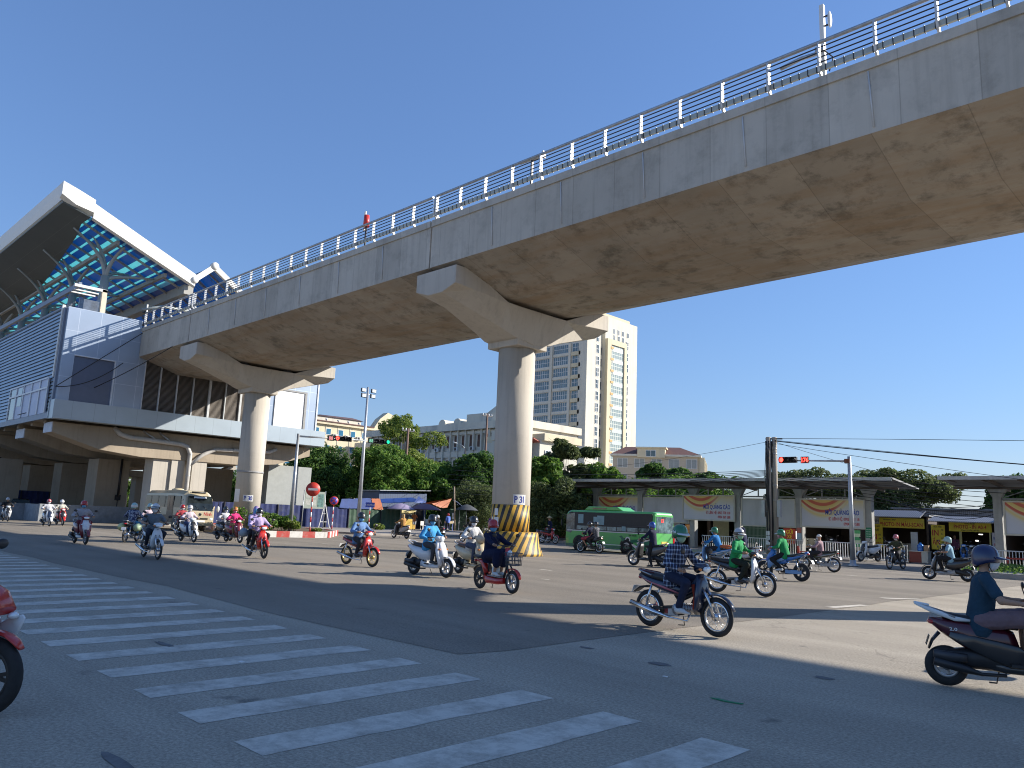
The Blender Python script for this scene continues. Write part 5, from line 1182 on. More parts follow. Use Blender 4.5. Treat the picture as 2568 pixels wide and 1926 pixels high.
def floodmast():
    t = thing('floodlight_mast', 'tall grey mast with four floodlights behind the island', 'street lamp', (-59.2,40.55,.13))
    MB().tube([(0,0,0),(0,0,12.8)], [.2,.09], 14).build('mast', M['steel'], t); MB().tube([(0,-.7,12.15),(0,.7,12.15)], .05, 8).build('cross_arm', M['steel'], t)
    for (y, z) in ((-.55,12.45),(-.5,11.95),(.55,12.5),(.5,12.0)):
        f = MB().cbox((0,0,0),(.18,.5,.36)).build('floodlight', M['dark'], t, bevel=.02); f.location = (.12,y,z); g = MB().cbox((.1,0,0),(.02,.42,.28)).build('lens', M['glass'], f)
floodmast()
def small_lamp():
    t = thing('street_lamp', 'small street lamp on a thin dark pole in front of the arch-roofed block', 'street lamp', (-77.5,69.2,0)); MB().tube([(0,0,0),(0,0,10.6)], [.12,.08], 10).build('pole', M['dark'], t)
    MB().tube([(0,0,10.5),(-.3,-.3,10.9),(-.9,-.7,11.2)], .05, 8).build('arm', M['steel'], t); o = MB().ell((0,0,0),(.42,.16,.09),12,6).build('lamp_head', M['white'], t); o.location = (-1.1,-.8,11.25); o.rotation_euler = (0,R(18),R(38))
small_lamp()
def telegraph(lab, u, v, h):
    t = thing('telegraph_pole', lab, 'utility pole', (u,v,0)); MB().tube([(0,0,0),(.1,.0,h)], [.2,.13], 10).build('pole', mat('pole_brown', (.16,.10,.075), .85, var=.2), t); b = MB(); b.beam((.1,-.9,h-.3),(.1,.9,h-.3),.1,.12); b.build('cross_arm', M['dark'], t)
    b = MB()
    for y in (-.8,-.3,.3,.8): b.lathe([(0,0),(.07,0),(.09,.1),(.05,.25),(0,.28)], Matrix.Translation((.1,y,h-.24)), 8)
    b.build('insulators', M['white'], t)
telegraph('brown telegraph pole rising through the bushy tree beside the light mast', -72, 55.2, 11.4)
telegraph('telegraph pole with insulators just left of pillar P31', -75, 70.5, 15.2)
def roundsign(name, label, loc, h, r_, face, ring, mark, rz):
    t = thing(name, label, 'road sign', loc, rz)
    for i in range(int(h/.3)): MB().tube([(0,0,i*.3),(0,0,min(i*.3+.3,h))], .045, 10).build('post', REDW if i % 2 == 0 else M['plate'], t) if i < 8 else None
    d = MB().lathe([(0,-.05),(r_,-.05),(r_,-.03),(0,-.03)], Matrix.Translation((0,0,h)), 28, axis='Y').build('disc', ring, t)
    if face: MB().lathe([(0,-.056),(r_*.78,-.056),(r_*.78,-.051),(0,-.051)], Matrix.Translation((0,0,h)), 28, axis='Y').build('disc_face', face, t)
    for (w, hh, a, m_) in mark:
        o = MB().cbox((0,-.06,0),(w,.006,hh)).build('bar', m_, t); o.location = (0,-.001,h); o.rotation_euler = (0,a,0)
    return t
REDW = mat('post_red', (.5,.04,.03), .5)
roundsign('no_entry_sign', 'round red no entry sign on a red and white post at the island tip', (-41.6,25.1,.28), 2.55, .42, None, REDW, [(.56,.13,0,M['plate'])], R(58))
roundsign('no_stopping_sign', 'round blue and red no stopping sign behind the island', (-55.5,35.5,.13), 2.3, .36, mat('sign_blue', (.04,.05,.42), .5), REDW, [(.5,.07,R(45),REDW),(.5,.07,R(-45),REDW)], R(60))
def streetsign():
    t = thing('street_name_sign', 'small blue sign plate on a red and white post beside the green fence', 'road sign', (-58,40.85,.13), R(55)); 
    for i in range(6): MB().tube([(0,0,i*.32),(0,0,i*.32+.32)], .05, 8).build('post', REDW if i % 2 == 0 else M['plate'], t)
    MB().box((-.4,-.03,1.93),(.4,.03,2.35)).build('plate', mat('sign_blue2', (.05,.08,.4), .5), t); text('P. NGUYÊN XÁ', .16, M['plate'], t, (0,-.034,2.08), FACE, align='CENTER', sx=.75)
streetsign()
def noticeboard():
    t = thing('notice_board', 'weathered notice board on two pipe legs behind the no entry sign', 'notice board', (-59.5,36.1,.13), R(82))
    MB().box((-.95,-.03,1.6),(.95,.03,3.05)).build('board', mat('board_pale_green', (.30,.34,.29), .7, var=.15, scale=2), t)
    b = MB(); b.box((.3,-.036,1.75),(.85,-.031,2.85)); b.build('map_sheet', mat('map_teal', (.10,.20,.18), .6, var=.7, scale=5), t)
    b = MB()
    for x, z, w, h in ((-.8,2.5,.4,.4),(-.3,2.5,.4,.35),(-.8,1.9,.45,.45),(-.25,1.85,.4,.5)): b.box((x,-.036,z),(x+w,-.031,z+h))
    b.build('paper_sheets', mat('paper_grey', (.42,.43,.38), .7, var=.3, scale=9), t)
    for x in (-.95,.99): MB().tube([(x,0,0),(x,0,3.15)], .04, 8).build('leg', M['steel'], t)
noticeboard()
def frame_easel():
    t = thing('folding_ladder', 'white A-shaped folding ladder behind the no stopping sign', 'ladder', (-60.5,37.9,.13), R(80)); b = MB()
    b.beam((-.5,0,0),(-.1,0,2.0),.06,.06); b.beam((.5,0,0),(-.02,0,2.0),.06,.06); b.beam((-.44,.04,.5),(.36,.04,.5),.05,.05); b.beam((-.3,.04,1.2),(.18,.04,1.2),.05,.05); b.build('frame', M['white'], t)
frame_easel()
# ------------------------------------------------------------ hoardings and market stalls
def hoarding(label, m, a, b_, h, cat='fence'):
    t = thing('hoarding', label, cat, (a[0],a[1],.12), math.atan2(b_[1]-a[1], b_[0]-a[0])); L_ = math.hypot(b_[0]-a[0], b_[1]-a[1]); k = MB(); n = int(L_/.25); rings = []
    for i in range(n+1):
        x = L_*i/n; y = .04 if i % 2 else -.0; rings.append([(x,y,0),(x,y,h),(x,y+.02,h),(x,y+.02,0)])
    k.loft(rings, smooth=False); k.build('sheets', m, t); k = MB(); x = 0
    while x < L_: k.box((x-.04,.061,0),(x+.04,.15,h)); x += 2.4
    k.build('support_posts', M['dark'], t); rg = random.Random(int(L_*7))
    k = MB()
    for i in range(int(L_*1.2)):
        x = rg.uniform(.2,L_-.6); z = rg.uniform(.5,h-.45); w = rg.uniform(.12,.35); k.box((x,-.012,z),(x+w,-.004,z+rg.uniform(.12,.32)))
    k.build('pasted_papers', mat('pasted_paper', (.42,.42,.38), .8, var=.5, scale=2), t); return t
HB = mat('hoarding_blue', (.012,.022,.10), .8, .0, var=.15, scale=1, dirt=(.07,.08,.13), dscale=1.2); HG = mat('hoarding_green', (.025,.065,.035), .55, .2, var=.15, scale=1, dirt=(.07,.11,.08), dscale=1.2)
hoarding('dark blue metal hoarding behind the island and signs', HB, (-62,41.3), (-62,26.5), 1.85)
hoarding('dark green metal hoarding between the blue one and the stalls', HG, (-62,47.3), (-62,41.35), 1.9)
hoarding('blue hoarding seen through the station columns', HB, (-86,30), (-86,14), 2.2)
TB = mat('tarp_blue', (.01,.045,.20), .6, var=.2, scale=1.5, bump=.5, bscale=3); TO = mat('tarp_orange', (.42,.11,.03), .6, var=.2, scale=1.5, bump=.5, bscale=3); TG = mat('tarp_grey', (.30,.32,.34), .7, var=.2)
def tarp(name, label, m, pts, cat='tarpaulin', group='market tarpaulins', n=8, sag=.25):
    """four corners, sagging sheet with thickness"""
    a, b_, c, d = [Vector(p) for p in pts]; k = MB(); V = []; rg = random.Random(len(label))
    for i in range(n+1):
        for j in range(n+1):
            s_, t_ = i/n, j/n; p = a.lerp(b_, s_).lerp(d.lerp(c, s_), t_); p.z -= sag*16*s_*(1-s_)*t_*(1-t_)*.8+rg.uniform(-.03,.03); V.append(p)
    m_ = len(V); F = []
    for i in range(n):
        for j in range(n): q = i*(n+1)+j; F.append((q,q+1,q+n+2,q+n+1))
    k.add(V+[p-Vector((0,0,.03)) for p in V], F+[tuple(x+m_ for x in f[::-1]) for f in F], True)
    o = k.build(name, m, fix=False); return tag(o, label, cat, group)
tarp('tarpaulin', 'orange tarpaulin stretched to the leaning market pole', TO, [(-61.4,49.7,2.75),(-61.4,53.3,3.42),(-63.5,53.8,3.0),(-63.5,49.9,2.5)], sag=.15)
tarp('tarpaulin', 'orange tarpaulin flap hanging under the right end of the stalls', TO, [(-61.3,50.6,2.75),(-61.3,53.2,3.35),(-61.2,52.6,2.45),(-61.2,51.6,2.4)], sag=.1)
tarp('tarpaulin', 'long blue tarpaulin roof behind the two umbrellas', TB, [(-62.5,45.4,2.55),(-62.3,50.6,2.95),(-64.5,50.6,3.3),(-64.5,45.4,2.9)], sag=.2)
tarp('tarpaulin', 'peaked bright blue tarpaulin behind the second umbrella', TB, [(-61.7,48.7,2.8),(-61.8,49.3,3.42),(-62.4,50.8,2.9),(-61.9,49.8,2.75)], sag=.0)
tarp('tarpaulin', 'blue tarpaulin draped over the green hoarding beside the light mast', TB, [(-61.9,40.4,2.7),(-61.9,43.6,2.95),(-61.85,43.9,1.95),(-61.85,40.2,1.95)], sag=.05)
tarp('tarpaulin', 'orange tarpaulin draped over the green hoarding', TO, [(-61.9,43.7,2.9),(-61.9,44.7,2.95),(-61.85,45.1,1.95),(-61.85,44.0,1.95)], sag=.05)
tarp('tarpaulin', 'pale blue cloth tied to the leaning market pole', mat('cloth_paleblue', (.25,.33,.6), .7), [(-61.3,53.45,3.2),(-61.3,53.5,3.3),(-61.3,54.9,2.6),(-61.3,54.6,2.45)], sag=.1)
def stalls():
    t = thing('market_shed', 'low blue-grey market shed behind the tarpaulins', 'shed', (-66,50.5,.12)); MB().box((-3,-3.2,0),(.3,3.0,3.7)).build('wall', gridmat('shed_sheet', (.07,.10,.17), .3, 0, axis=1, line=(.05,.07,.12), w=.05, rough=.6, metal=.2), t)
    k = MB(); k.prism([(-3.4,3.7),(3.2,4.0),(3.2,4.08),(-3.4,3.78)], -3.2, .7, 'YZ'); k.build('roof', TG, t); MB().box((.301,1.0,0),(.36,2.6,2.3)).build('doorway', DARKIN, t)
    t = thing('market_stall', 'yellow-fronted food stall under the purple umbrellas', 'stall', (-63,48.6,.12)); MB().box((-.4,-1.1,0),(.4,1.1,1.0)).build('counter', mat('stall_yellow', (.55,.36,.05), .6, var=.25, scale=2), t)
    k = MB()
    for y in (-1.1,1.1): k.box((-.4,y-.03,1.0),(-.34,y+.03,1.9)); k.box((.34,y-.03,1.0),(.4,y+.03,1.9))
    k.build('frame', M['steel'], t); MB().box((-.38,-1.05,1.45),(.42,1.05,1.85)).build('stall_sign', mat('stall_sign', (.5,.42,.18), .6, var=.5, scale=3), t); MB().box((-.3,-1,1.01),(.3,1,1.40)).build('glass_case', M['wglass'], t)
    t = thing('green_kiosk', 'green metal kiosk with pasted notices under the grey umbrella', 'kiosk', (-62.5,54.7,.12)); MB().box((-.8,-1.2,0),(.6,1.2,2.2)).build('wall', HG, t)
    k = MB()
    for z in (.75,1.15,1.5): k.box((.601,-.8,z),(.62,-.35,z+.3))
    k.build('pasted_notices', M['plate'], t); MB().box((.601,.15,.05),(.64,.25,2.1)).build('corner_pipe', M['steel'], t)
    t = thing('market_pole', 'pale wooden pole standing above the orange tarpaulin', 'pole', (-61.2,53.5,.12)); MB().tube([(0,.3,0),(.0,-.1,4.5)], .07, 8).build('pole_shaft', mat('pale_wood', (.36,.28,.2), .8), t)
    t = thing('stall_table', 'small table with blue legs in front of the dark doorway', 'table', (-61.3,53.0,.12)); MB().box((-.3,-.35,.72),(.3,.35,.95)).build('tabletop', mat('table_tan', (.42,.33,.2), .7), t)
    for a in (-1,1):
        for b_ in (-1,1): MB().box((a*.25-.03,b_*.3-.03,0),(a*.25+.03,b_*.3+.03,.719)).build('leg', mat('leg_blue', (.1,.12,.4), .6), t)
    t = thing('plastic_chair', 'pale plastic chair standing between the food stall and the doorway', 'chair', (-61.6,49.9,.12)); MB().box((-.2,-.2,.4),(.2,.2,.44)).build('seat', M['white'], t); MB().box((-.2,-.2,.441),(-.16,.2,.85)).build('backrest', M['white'], t)
    for a in (-1,1):
        for b_ in (-1,1): MB().box((a*.17-.02,b_*.17-.02,0),(a*.17+.02,b_*.17+.02,.399)).build('leg', M['white'], t)
stalls()
def umbrella(label, loc, r_, h, m, drop=.55):
    t = thing('parasol', label, 'umbrella', loc, 0, 'market umbrellas'); MB().tube([(0,0,0),(0,0,h)], .03, 8).build('pole', M['steel'], t); k = MB(); n = 24; rings = []
    for i, f in enumerate((0.02,.35,.7,1.0)):
        ring = []
        for j in range(n):
            a = 2*math.pi*j/n; rr = r_*f*(1-.05*(j % 3 != 0)*f); ring.append((rr*math.cos(a), rr*math.sin(a), h-drop*f**1.6))
        rings.append(ring)
    k.loft(rings, cap=False); ins = [[(x*.99,y*.99,z-.03) for x,y,z in r2] for r2 in rings]; k.loft(ins, cap=False); k.build('canopy', m, t, fix=False)
    k = MB()
    for j in range(8): a = 2*math.pi*j/8; k.tube([(0,0,h-.1),(r_*.6*math.cos(a), r_*.6*math.sin(a), h-drop*.5),(r_*.98*math.cos(a), r_*.98*math.sin(a), h-drop-.04)], .01, 4)
    k.build('ribs', M['steel'], t); return t
PUR = mat('umbrella_purple', (.13,.075,.12), .6, var=.15); umbrella('pale purple umbrella left of the food stall', (-61.2,46.7,.12), 1.35, 2.5, mat('umbrella_lilac', (.30,.25,.36), .6, var=.15)); umbrella('dark purple umbrella over the food stall', (-60.6,49.2,.12), 1.6, 2.6, PUR, .6)
umbrella('dark grey umbrella beside the green kiosk', (-61.0,55.1,.12), 1.2, 2.75, mat('umbrella_grey', (.07,.075,.08), .6, var=.2), .6)
# planter bushes and weeds
rb = random.Random(11)
for i, (u, v, r_, h) in enumerate(((-44,23.0,.9,.9),(-42.6,22.8,.7,.7),(-43.6,24.4,.9,.95),(-42.0,24.2,.6,.6),(-45.6,24.6,1.0,1.0),(-48.5,25.4,1.2,1.0),(-51,26.8,1.2,.9),(-53.5,27.5,1.2,1.0),(-46.2,22.6,.9,1.2),(-41.7,25.5,.4,.3))):
    wh = ['behind the no entry sign post','at the near corner of the island','beside the signal pole','under the no entry sign','left of the signal pole','in the middle of the island','near the foot of pillar P30','at the far end of the island','with tall stems at the near edge','small and low at the island tip'][i]
    t = thing('bush', 'leafy green bush '+wh, 'bush', (u,v,.28), 0, 'island bushes'); b = MB()
    for k in range(14):
        a = rb.random()*6.28; rr = r_*rb.random(); b.tube([(rr*.3*math.cos(a),rr*.3*math.sin(a),0),(rr*math.cos(a),rr*math.sin(a),h*rb.uniform(.7,1.1))], .012, 4)
    b.build('stems', BARK, t); bl = [(r_*.7*math.cos(k*1.1)*rb.random(), r_*.7*math.sin(k*1.1)*rb.random(), h*rb.uniform(.3,.85), r_*.42, r_*.42, h*.28) for k in range(9)]
    leaf_cloud(bl, 1500, .085, rb).build('foliage', LF['light' if i % 3 == 0 else 'mid'], t, fix=False)
t = thing('weed', 'broad-leaved weed on the pavement edge by the street name sign', 'plant', (-57.5,41.6,.13)); leaf_cloud([(0,0,.25,.5,.5,.3)], 160, .16, rb).build('foliage', LF['light'], t, fix=False)
# branch with leaves hanging in from the right
t = thing('roadside_tree', 'tree whose leafy branch tips reach in at the right edge', 'tree', (9.6,20.2,0)); b = MB(); b.tube([(0,0,0),(.1,.1,3),(0,0,6.2)], [.22,.18,.1], 10); b.tube([(0,0,4.6),(-.7,.3,5.8),(-1.25,.7,6.5)], [.1,.06,.02], 7); b.tube([(0,0,5),(.9,-.5,6.6),(1.5,-.9,7.4)], [.1,.06,.02], 7); b.build('trunk', BARK, t)
leaf_cloud([(-.95,.5,6.55,.55,.55,.5),(-.8,.35,5.9,.5,.5,.45),(-1.0,.6,5.45,.32,.32,.28),(-.3,0,6.8,.8,.8,.6),(.6,-.3,7.0,1.0,1.0,.8),(.2,-.2,6.0,.9,.9,.6),(1.4,-.9,6.6,.9,.9,.7)], 7000, .085, rb).build('crown', LF['dark'], t, fix=False)

def litter(name, label, cat, u, v, m, pts):
    o = MB().prism([(u+a, v+b_) for a, b_ in pts], .003, .012, 'XY').build(name, m); tag(o, label, cat)
litter('plastic_scrap', 'thin green plastic scrap lying on the shaded road at lower right', 'litter', -3.9, 6.9, mat('scrap_green', (.03,.22,.10), .6), [(-.16,-.01),(.0,-.03),(.14,.0),(.16,.03),(.02,.01),(-.1,.03)])
litter('paper_scrap', 'small white paper scrap on the crosswalk bars', 'litter', -7.95, 4.12, M['plate'], [(-.02,-.03),(.03,-.02),(.02,.03),(-.03,.02)])
litter('paper_scrap', 'tiny pale scrap on the shaded road near the bottom centre', 'litter', -4.9, 7.4, M['plate'], [(-.03,-.01),(.03,-.01),(.02,.015),(-.02,.01)])
# ------------------------------------------------------------ vehicles
def car_wheel(parent, loc, r_, w=.2, name='wheel'):
    o = bpy.data.objects.new(name, None); COL.objects.link(o); o.parent = parent; o.location = loc
    MB().lathe([(r_*.62,-w/2),(r_*.93,-w/2),(r_,-w/3),(r_,w/3),(r_*.93,w/2),(r_*.62,w/2)], n=28, axis='Y').build('tyre', M['rubber'], o)
    b = MB(); b.lathe([(0,-w*.3),(r_*.3,-w*.38),(r_*.55,-w*.25),(r_*.62,-w*.45),(r_*.62,w*.45),(r_*.3,w*.3),(0,w*.3)], n=20, axis='Y'); b.build('rim', mat('rim_dusty', (.16,.155,.14), .6, .4, var=.3), o); return o
def loftbody(sections, name, m, parent, sub=8):
    """sections: list of (x, [(y,z)...]) rings"""
    return MB().loft([[ (x,y,z) for y,z in ring] for x, ring in sections], smooth=False).build(name, m, parent, bevel=.03)
def bus():
    GRN = mat('bus_green', (.10,.44,.10), .35, var=.08, scale=1, coat=.5, dirt=(.10,.34,.12)); DG = mat('bus_dark_green', (.012,.14,.075), .35, coat=.5)
    t = thing('city_bus', 'light green minibus-sized city bus passing in front of the bus shelter', 'bus', (-26.55,35.35,0.005)); W = .95; x0, x1 = -3.08, 3.02
    def ring(wb, wt, zb, zt, cr=.13): return [(-wb,zb),(wb,zb),(wb,zt-.75),(wt,zt-cr),(wt-cr,zt),(-wt+cr,zt),(-wt,zt-cr),(-wb,zt-.75)]
    loftbody([(x0,ring(W-.1,W-.25,.26,2.02)),(x0+.06,ring(W-.03,W-.1,.22,2.14)),(x0+.3,ring(W,W-.06,.22,2.22)),(x1-.25,ring(W,W-.06,.22,2.24)),(x1-.05,ring(W-.02,W-.08,.24,2.2)),(x1,ring(W-.08,W-.14,.3,2.12))], 'body', GRN, t)
    b = MB(); b.prism([(-2.0,2.24),(-1.7,2.45),(.35,2.45),(.75,2.24)], -.6, .6, 'XZ'); b.build('roof_unit', GRN, t, bevel=.04)
    MB().box((-1.35,-.62,2.3),(-.4,-.605,2.38)).build('roof_vent', mat('vent_tan', (.3,.22,.15), .6), t)
    y = -W-.012
    def pane(a, z0, c, z1, m, name='window', yy=None):
        # lower edge follows the wall, upper edge leans in with it
        yy = y if yy is None else yy; b = MB(); b.add([(a,yy,z0),(c,yy,z0),(c,yy+.035,z1),(a,yy+.035,z1),(a,yy+.03,z0),(c,yy+.03,z0),(c,yy+.065,z1),(a,yy+.065,z1)], [(0,1,2,3),(7,6,5,4),(0,4,5,1),(1,5,6,2),(2,6,7,3),(3,7,4,0)]); return b.build(name, m, t)
    BG = mat('bus_glass', (.10,.15,.165), .08, .0, var=1.0, scale=2.2, coat=.5)
    MB().box((x0+.3,-W-.004,1.10),(x1-.14,-W+.05,2.12)).build('window_surround', M['black'], t)
    for a, c in ((-2.2,-1.35),(-1.25,-.1),(-.05,1.25),(1.3,2.72)): pane(a,1.16,c,2.07,BG)
    b = MB()
    for a, c in ((-.05,1.25),(1.3,2.72)): b.box((a,y-.012,1.44),(c,y-.001,1.47)); b.box(((a+c)/2-.015,y-.012,1.17),((a+c)/2+.015,y-.001,1.439))
    b.build('window_bars', M['dark'], t)
    for a, z, w, h in ((-2.1,1.5,.38,.5),(-.75,1.45,.5,.5),(-1.0,1.6,.25,.28),(.95,1.17,.25,.25)): MB().box((a,y-.002,z),(a+w,y+.0,z+h)).build('painted_reflection', mat('bus_reflection_tint', (.20,.34,.40), .4, var=.2), t)  # pale flat panels on the panes: glass reflections painted as colour
    # cab side window steps down to the front
    b = MB(); b.prism([(x0+.1,1.02),(x0+.45,.95),(x0+.62,1.15),(x0+.72,1.16),(x0+.72,2.07),(x0+.12,1.98)], y, y+.05, 'XZ'); b.build('cab_window', BG, t)
    MB().box((x0-.015,-W+.2,1.0),(x0+.04,W-.2,1.95)).build('windscreen', BG, t)
    b = MB(); b.box((x0+.2,y-.001,1.07),(x1-.05,y+.02,1.12)); b.box((-1.4,y-.001,.4),(.9,y+.02,.44)); b.build('white_stripe', M['white'], t)
    b = MB(); b.prism([(x0+.1,.24),(x1-.1,.28),(x1-.1,.5),(1.9,.36),(x0+.1,.36)], y+.003, y+.03, 'XZ'); b.build('skirt', DG, t)
    b = MB(); b.prism([(.78,.9),(.95,.94),(1.1,.78),(1.4,.72),(2.1,.8),(2.9,1.05),(2.9,.4),(2.1,.4),(1.9,.62),(1.3,.55),(1.0,.62),(.9,.8)], y-.003, y+.02, 'XZ'); b.build('bird_graphic', DG, t)
    b = MB(); b.prism([(1.05,.52),(1.6,.46),(1.95,.25),(2.2,.22),(1.8,.5),(1.3,.6)], y-.006, y+.01, 'XZ'); b.prism([(1.9,.6),(2.75,.85),(2.95,1.2),(2.95,1.05),(2.75,.75),(2.0,.54)], y-.006, y+.01, 'XZ'); b.build('white_swoosh', M['white'], t)
    MB().lathe([(.1,y-.008),(.17,y-.008),(.17,y+.01),(.1,y+.01)], Matrix.Translation((1.35,0,.72)), 20, axis='Y').build('logo_ring', M['white'], t)
    text('29B - 062.58', .11, INKD, t, (1.4,y-.003,.93), FACE, sx=.9)
    for x in (-2.0,1.28):
        b = MB(); b.lathe([(.0,-W-.006),(.46,-W-.006),(.46,-W+.2),(.0,-W+.2)], Matrix.Translation((x,0,.38)), 24, axis='Y'); b.build('wheel_arch', M['black'], t)
        car_wheel(t, (x,-W+.08,.37), .37, .26); car_wheel(t, (x,W-.12,.37), .37, .26)
    # rear
    MB().box((x1-.05,-W+.18,1.15),(x1+.012,W-.14,2.0)).build('rear_window', BG, t)
    text('17', .26, mat('digits_red', (.6,.02,.02), .4, emit=(1,.05,.03), estr=2), t, (x1+.016,-.35,1.7), (math.pi/2,0,math.pi/2), name='route_number')
    for yy in (-W+.02,W-.16): MB().box((x1-.04,yy,.55),(x1+.02,yy+.14,.95)).build('tail_light', M['redlens'], t)
    MB().box((x1-.03,-.3,.55),(x1+.02,.3,.72)).build('license_plate', mat('plate_yellow', (.6,.5,.1), .5), t); MB().box((x1-.02,-W+.1,.22),(x1+.05,W-.1,.38)).build('rear_bumper', M['black'], t)
    MB().tube([(x0+.2,-W+.05,1.9),(x0-.1,-W-.12,1.95),(x0-.1,-W-.12,1.6)], .02, 6).build('mirror_arm', M['black'], t); MB().cbox((x0-.1,-W-.13,1.5),(.06,.16,.34)).build('mirror', M['black'], t)
bus()
def coach():
    TAN = mat('coach_tan', (.50,.42,.27), .4, var=.06, coat=.4, dirt=(.42,.35,.25)); BR = mat('coach_bronze', (.10,.075,.05), .4, .2, coat=.3)
    t = thing('minibus', 'beige minibus with red lettering stopping under the metro station', 'minibus', (-50.9,21.0,0.005)); W = .95; x0, x1 = -3.25, 3.35
    def ring(wb, wt, zb, zt, cr=.2): return [(-wb,zb),(wb,zb),(wb,zb+1.1),(wt,zt-cr),(wt-cr*1.3,zt),(-wt+cr*1.3,zt),(-wt,zt-cr),(-wb,zb+1.1)]
    loftbody([(x0,ring(W-.06,W-.15,.42,2.3)),(x0+.2,ring(W,W-.07,.36,2.46)),(1.9,ring(W,W-.07,.36,2.5)),(2.7,ring(W,W-.09,.36,2.42)),(3.0,ring(W-.01,W-.12,.36,2.22)),(3.2,ring(W-.03,W-.16,.38,1.75)),(3.32,ring(W-.06,W-.25,.4,1.45,.1)),(x1,ring(W-.1,W-.3,.45,1.2,.1))], 'body', TAN, t)
    # windscreen laid on the sloping nose
    CG = mat('coach_glass', (.018,.024,.026), .1, 0, var=.9, scale=1.2, spec=.4)
    b = MB(); pts = [(3.33,1.28),(3.245,1.72),(3.06,2.16)]; ws = [W-.13,W-.18,W-.22]; rg = [[(x+.03,-w,z),(x+.03,w,z),(x-.04,w,z),(x-.04,-w,z)] for (x,z), w in zip(pts, ws)]; b.loft(rg, smooth=False); b.build('windscreen', CG, t)
    b = MB(); rg = [[(x+.045,-w,z),(x+.045,w,z),(x+.0,w,z),(x+.0,-w,z)] for (x,z), w in zip([(3.08,2.13),(3.14,2.02)], (.38,.4))]; b.loft(rg, smooth=False); b.build('route_card', M['white'], t)
    b = MB(); b.lathe([(0,-.45),(.05,-.43),(.05,.43),(0,.45)], Matrix.Translation((2.87,0,2.38)), 10, axis='Y'); b.build('roof_intake', M['black'], t)
    MB().ell((-.3,0,2.5),(.42,.4,.16),14,6).build('roof_hatch', TAN, t)
    for yy, s in ((-W-.008,-1),(W-.03,1)):
        b = MB(); b.add([(x0+.2,yy,1.42),(2.6,yy,1.42),(2.5,yy+.05*(-s if s<0 else -1)*-1*0+.03,2.12),(x0+.25,yy+.03,2.14),(x0+.2,yy+.04,1.42),(2.6,yy+.04,1.42),(2.5,yy+.075,2.12),(x0+.25,yy+.075,2.14)], [(0,1,2,3),(7,6,5,4),(0,4,5,1),(1,5,6,2),(2,6,7,3),(3,7,4,0)]); b.build('side_windows', CG, t)
    b = MB()
    for x in (-2.1,-.95,.2): b.box((x,-W-.016,1.43),(x+.03,-W-.009,2.1))
    b.build('window_bars', M['black'], t)
    b = MB(); b.box((.62,-W-.018,.5),(1.55,-W-.0085,2.15)); b.build('door', BR, t); b = MB(); b.box((.72,-W-.026,1.25),(.98,-W-.019,2.05)); b.box((1.1,-W-.026,1.25),(1.45,-W-.019,2.05)); b.build('door_glass', CG, t)
    b = MB(); b.prism([(x0+.05,.42),(.6,.42),(.6,.95),(x0+.05,.85)], -W-.012, -W+.02, 'XZ'); b.prism([(1.57,.42),(3.0,.42),(3.1,.95),(1.57,.95)], -W-.012, -W+.02, 'XZ'); b.build('lower_stripe', BR, t)
    text('Ninh  Ninh', .34, INKR, t, (-1.9,-W-.01,1.02), FACE, sx=.8)
    o = text('Ninh', .30, INKR, t, (x1+.003,-.78,.98), (math.pi/2,0,math.pi/2), sx=.85); text('Ninh', .30, INKR, t, (x1+.003,.22,.98), (math.pi/2,0,math.pi/2), sx=.85)
    b = MB(); b.lathe([(.04,0),(.09,0),(.09,.02),(.04,.02)], Matrix.Translation((x1-.005,0,1.05)), 16, axis='X'); b.build('badge', M['chrome'], t)
    b = MB(); b.box((x1-.02,-.5,.74),(x1+.01,.5,.84)); b.build('grille', M['black'], t); b = MB(); b.box((x1-.02,-.5,.79),(x1+.018,.5,.81)); b.build('grille_bar', M['chrome'], t)
    for yy in (-.72,.72): MB().ell((x1-.05,yy,.78),(.07,.16,.12),12,7).build('headlight', M['glass'], t); MB().box((x1-.02,yy-.14,.46),(x1+.03,yy+.14,.54)).build('fog_light', M['glass'], t)
    MB().box((x1-.1,-W+.06,.36),(x1+.04,W-.06,.56)).build('bumper', TAN, t, bevel=.03); MB().box((x1+.041,-.32,.58),(x1+.05,.32,.7)).build('license_plate', M['plate'], t)
    for s in (-1,1):
        MB().tube([(2.9,s*(W-.02),1.9),(3.25,s*(W+.2),1.85),(3.25,s*(W+.2),1.6)], .018, 6).build('mirror_arm', M['black'], t); MB().ell((3.25,s*(W+.2),1.4),(.06,.1,.2),10,7).build('mirror', mat('mirror_shell', (.5,.5,.48), .4), t)
    b = MB(); b.tube([(3.36,-.1,1.32),(3.32,-.35,1.55)], .012, 5); b.tube([(3.36,.45,1.32),(3.32,.15,1.55)], .012, 5); b.build('wiper', M['black'], t)
    for x in (-1.9,2.0):
        MB().lathe([(0,-W-.014),(.44,-W-.014),(.44,-W+.1),(0,-W+.1)], Matrix.Translation((x,0,.4)), 22, axis='Y').build('wheel_arch', M['black'], t)
        car_wheel(t, (x,-W+.1,.38), .38, .22); car_wheel(t, (x,W-.14,.38), .38, .22)
coach()
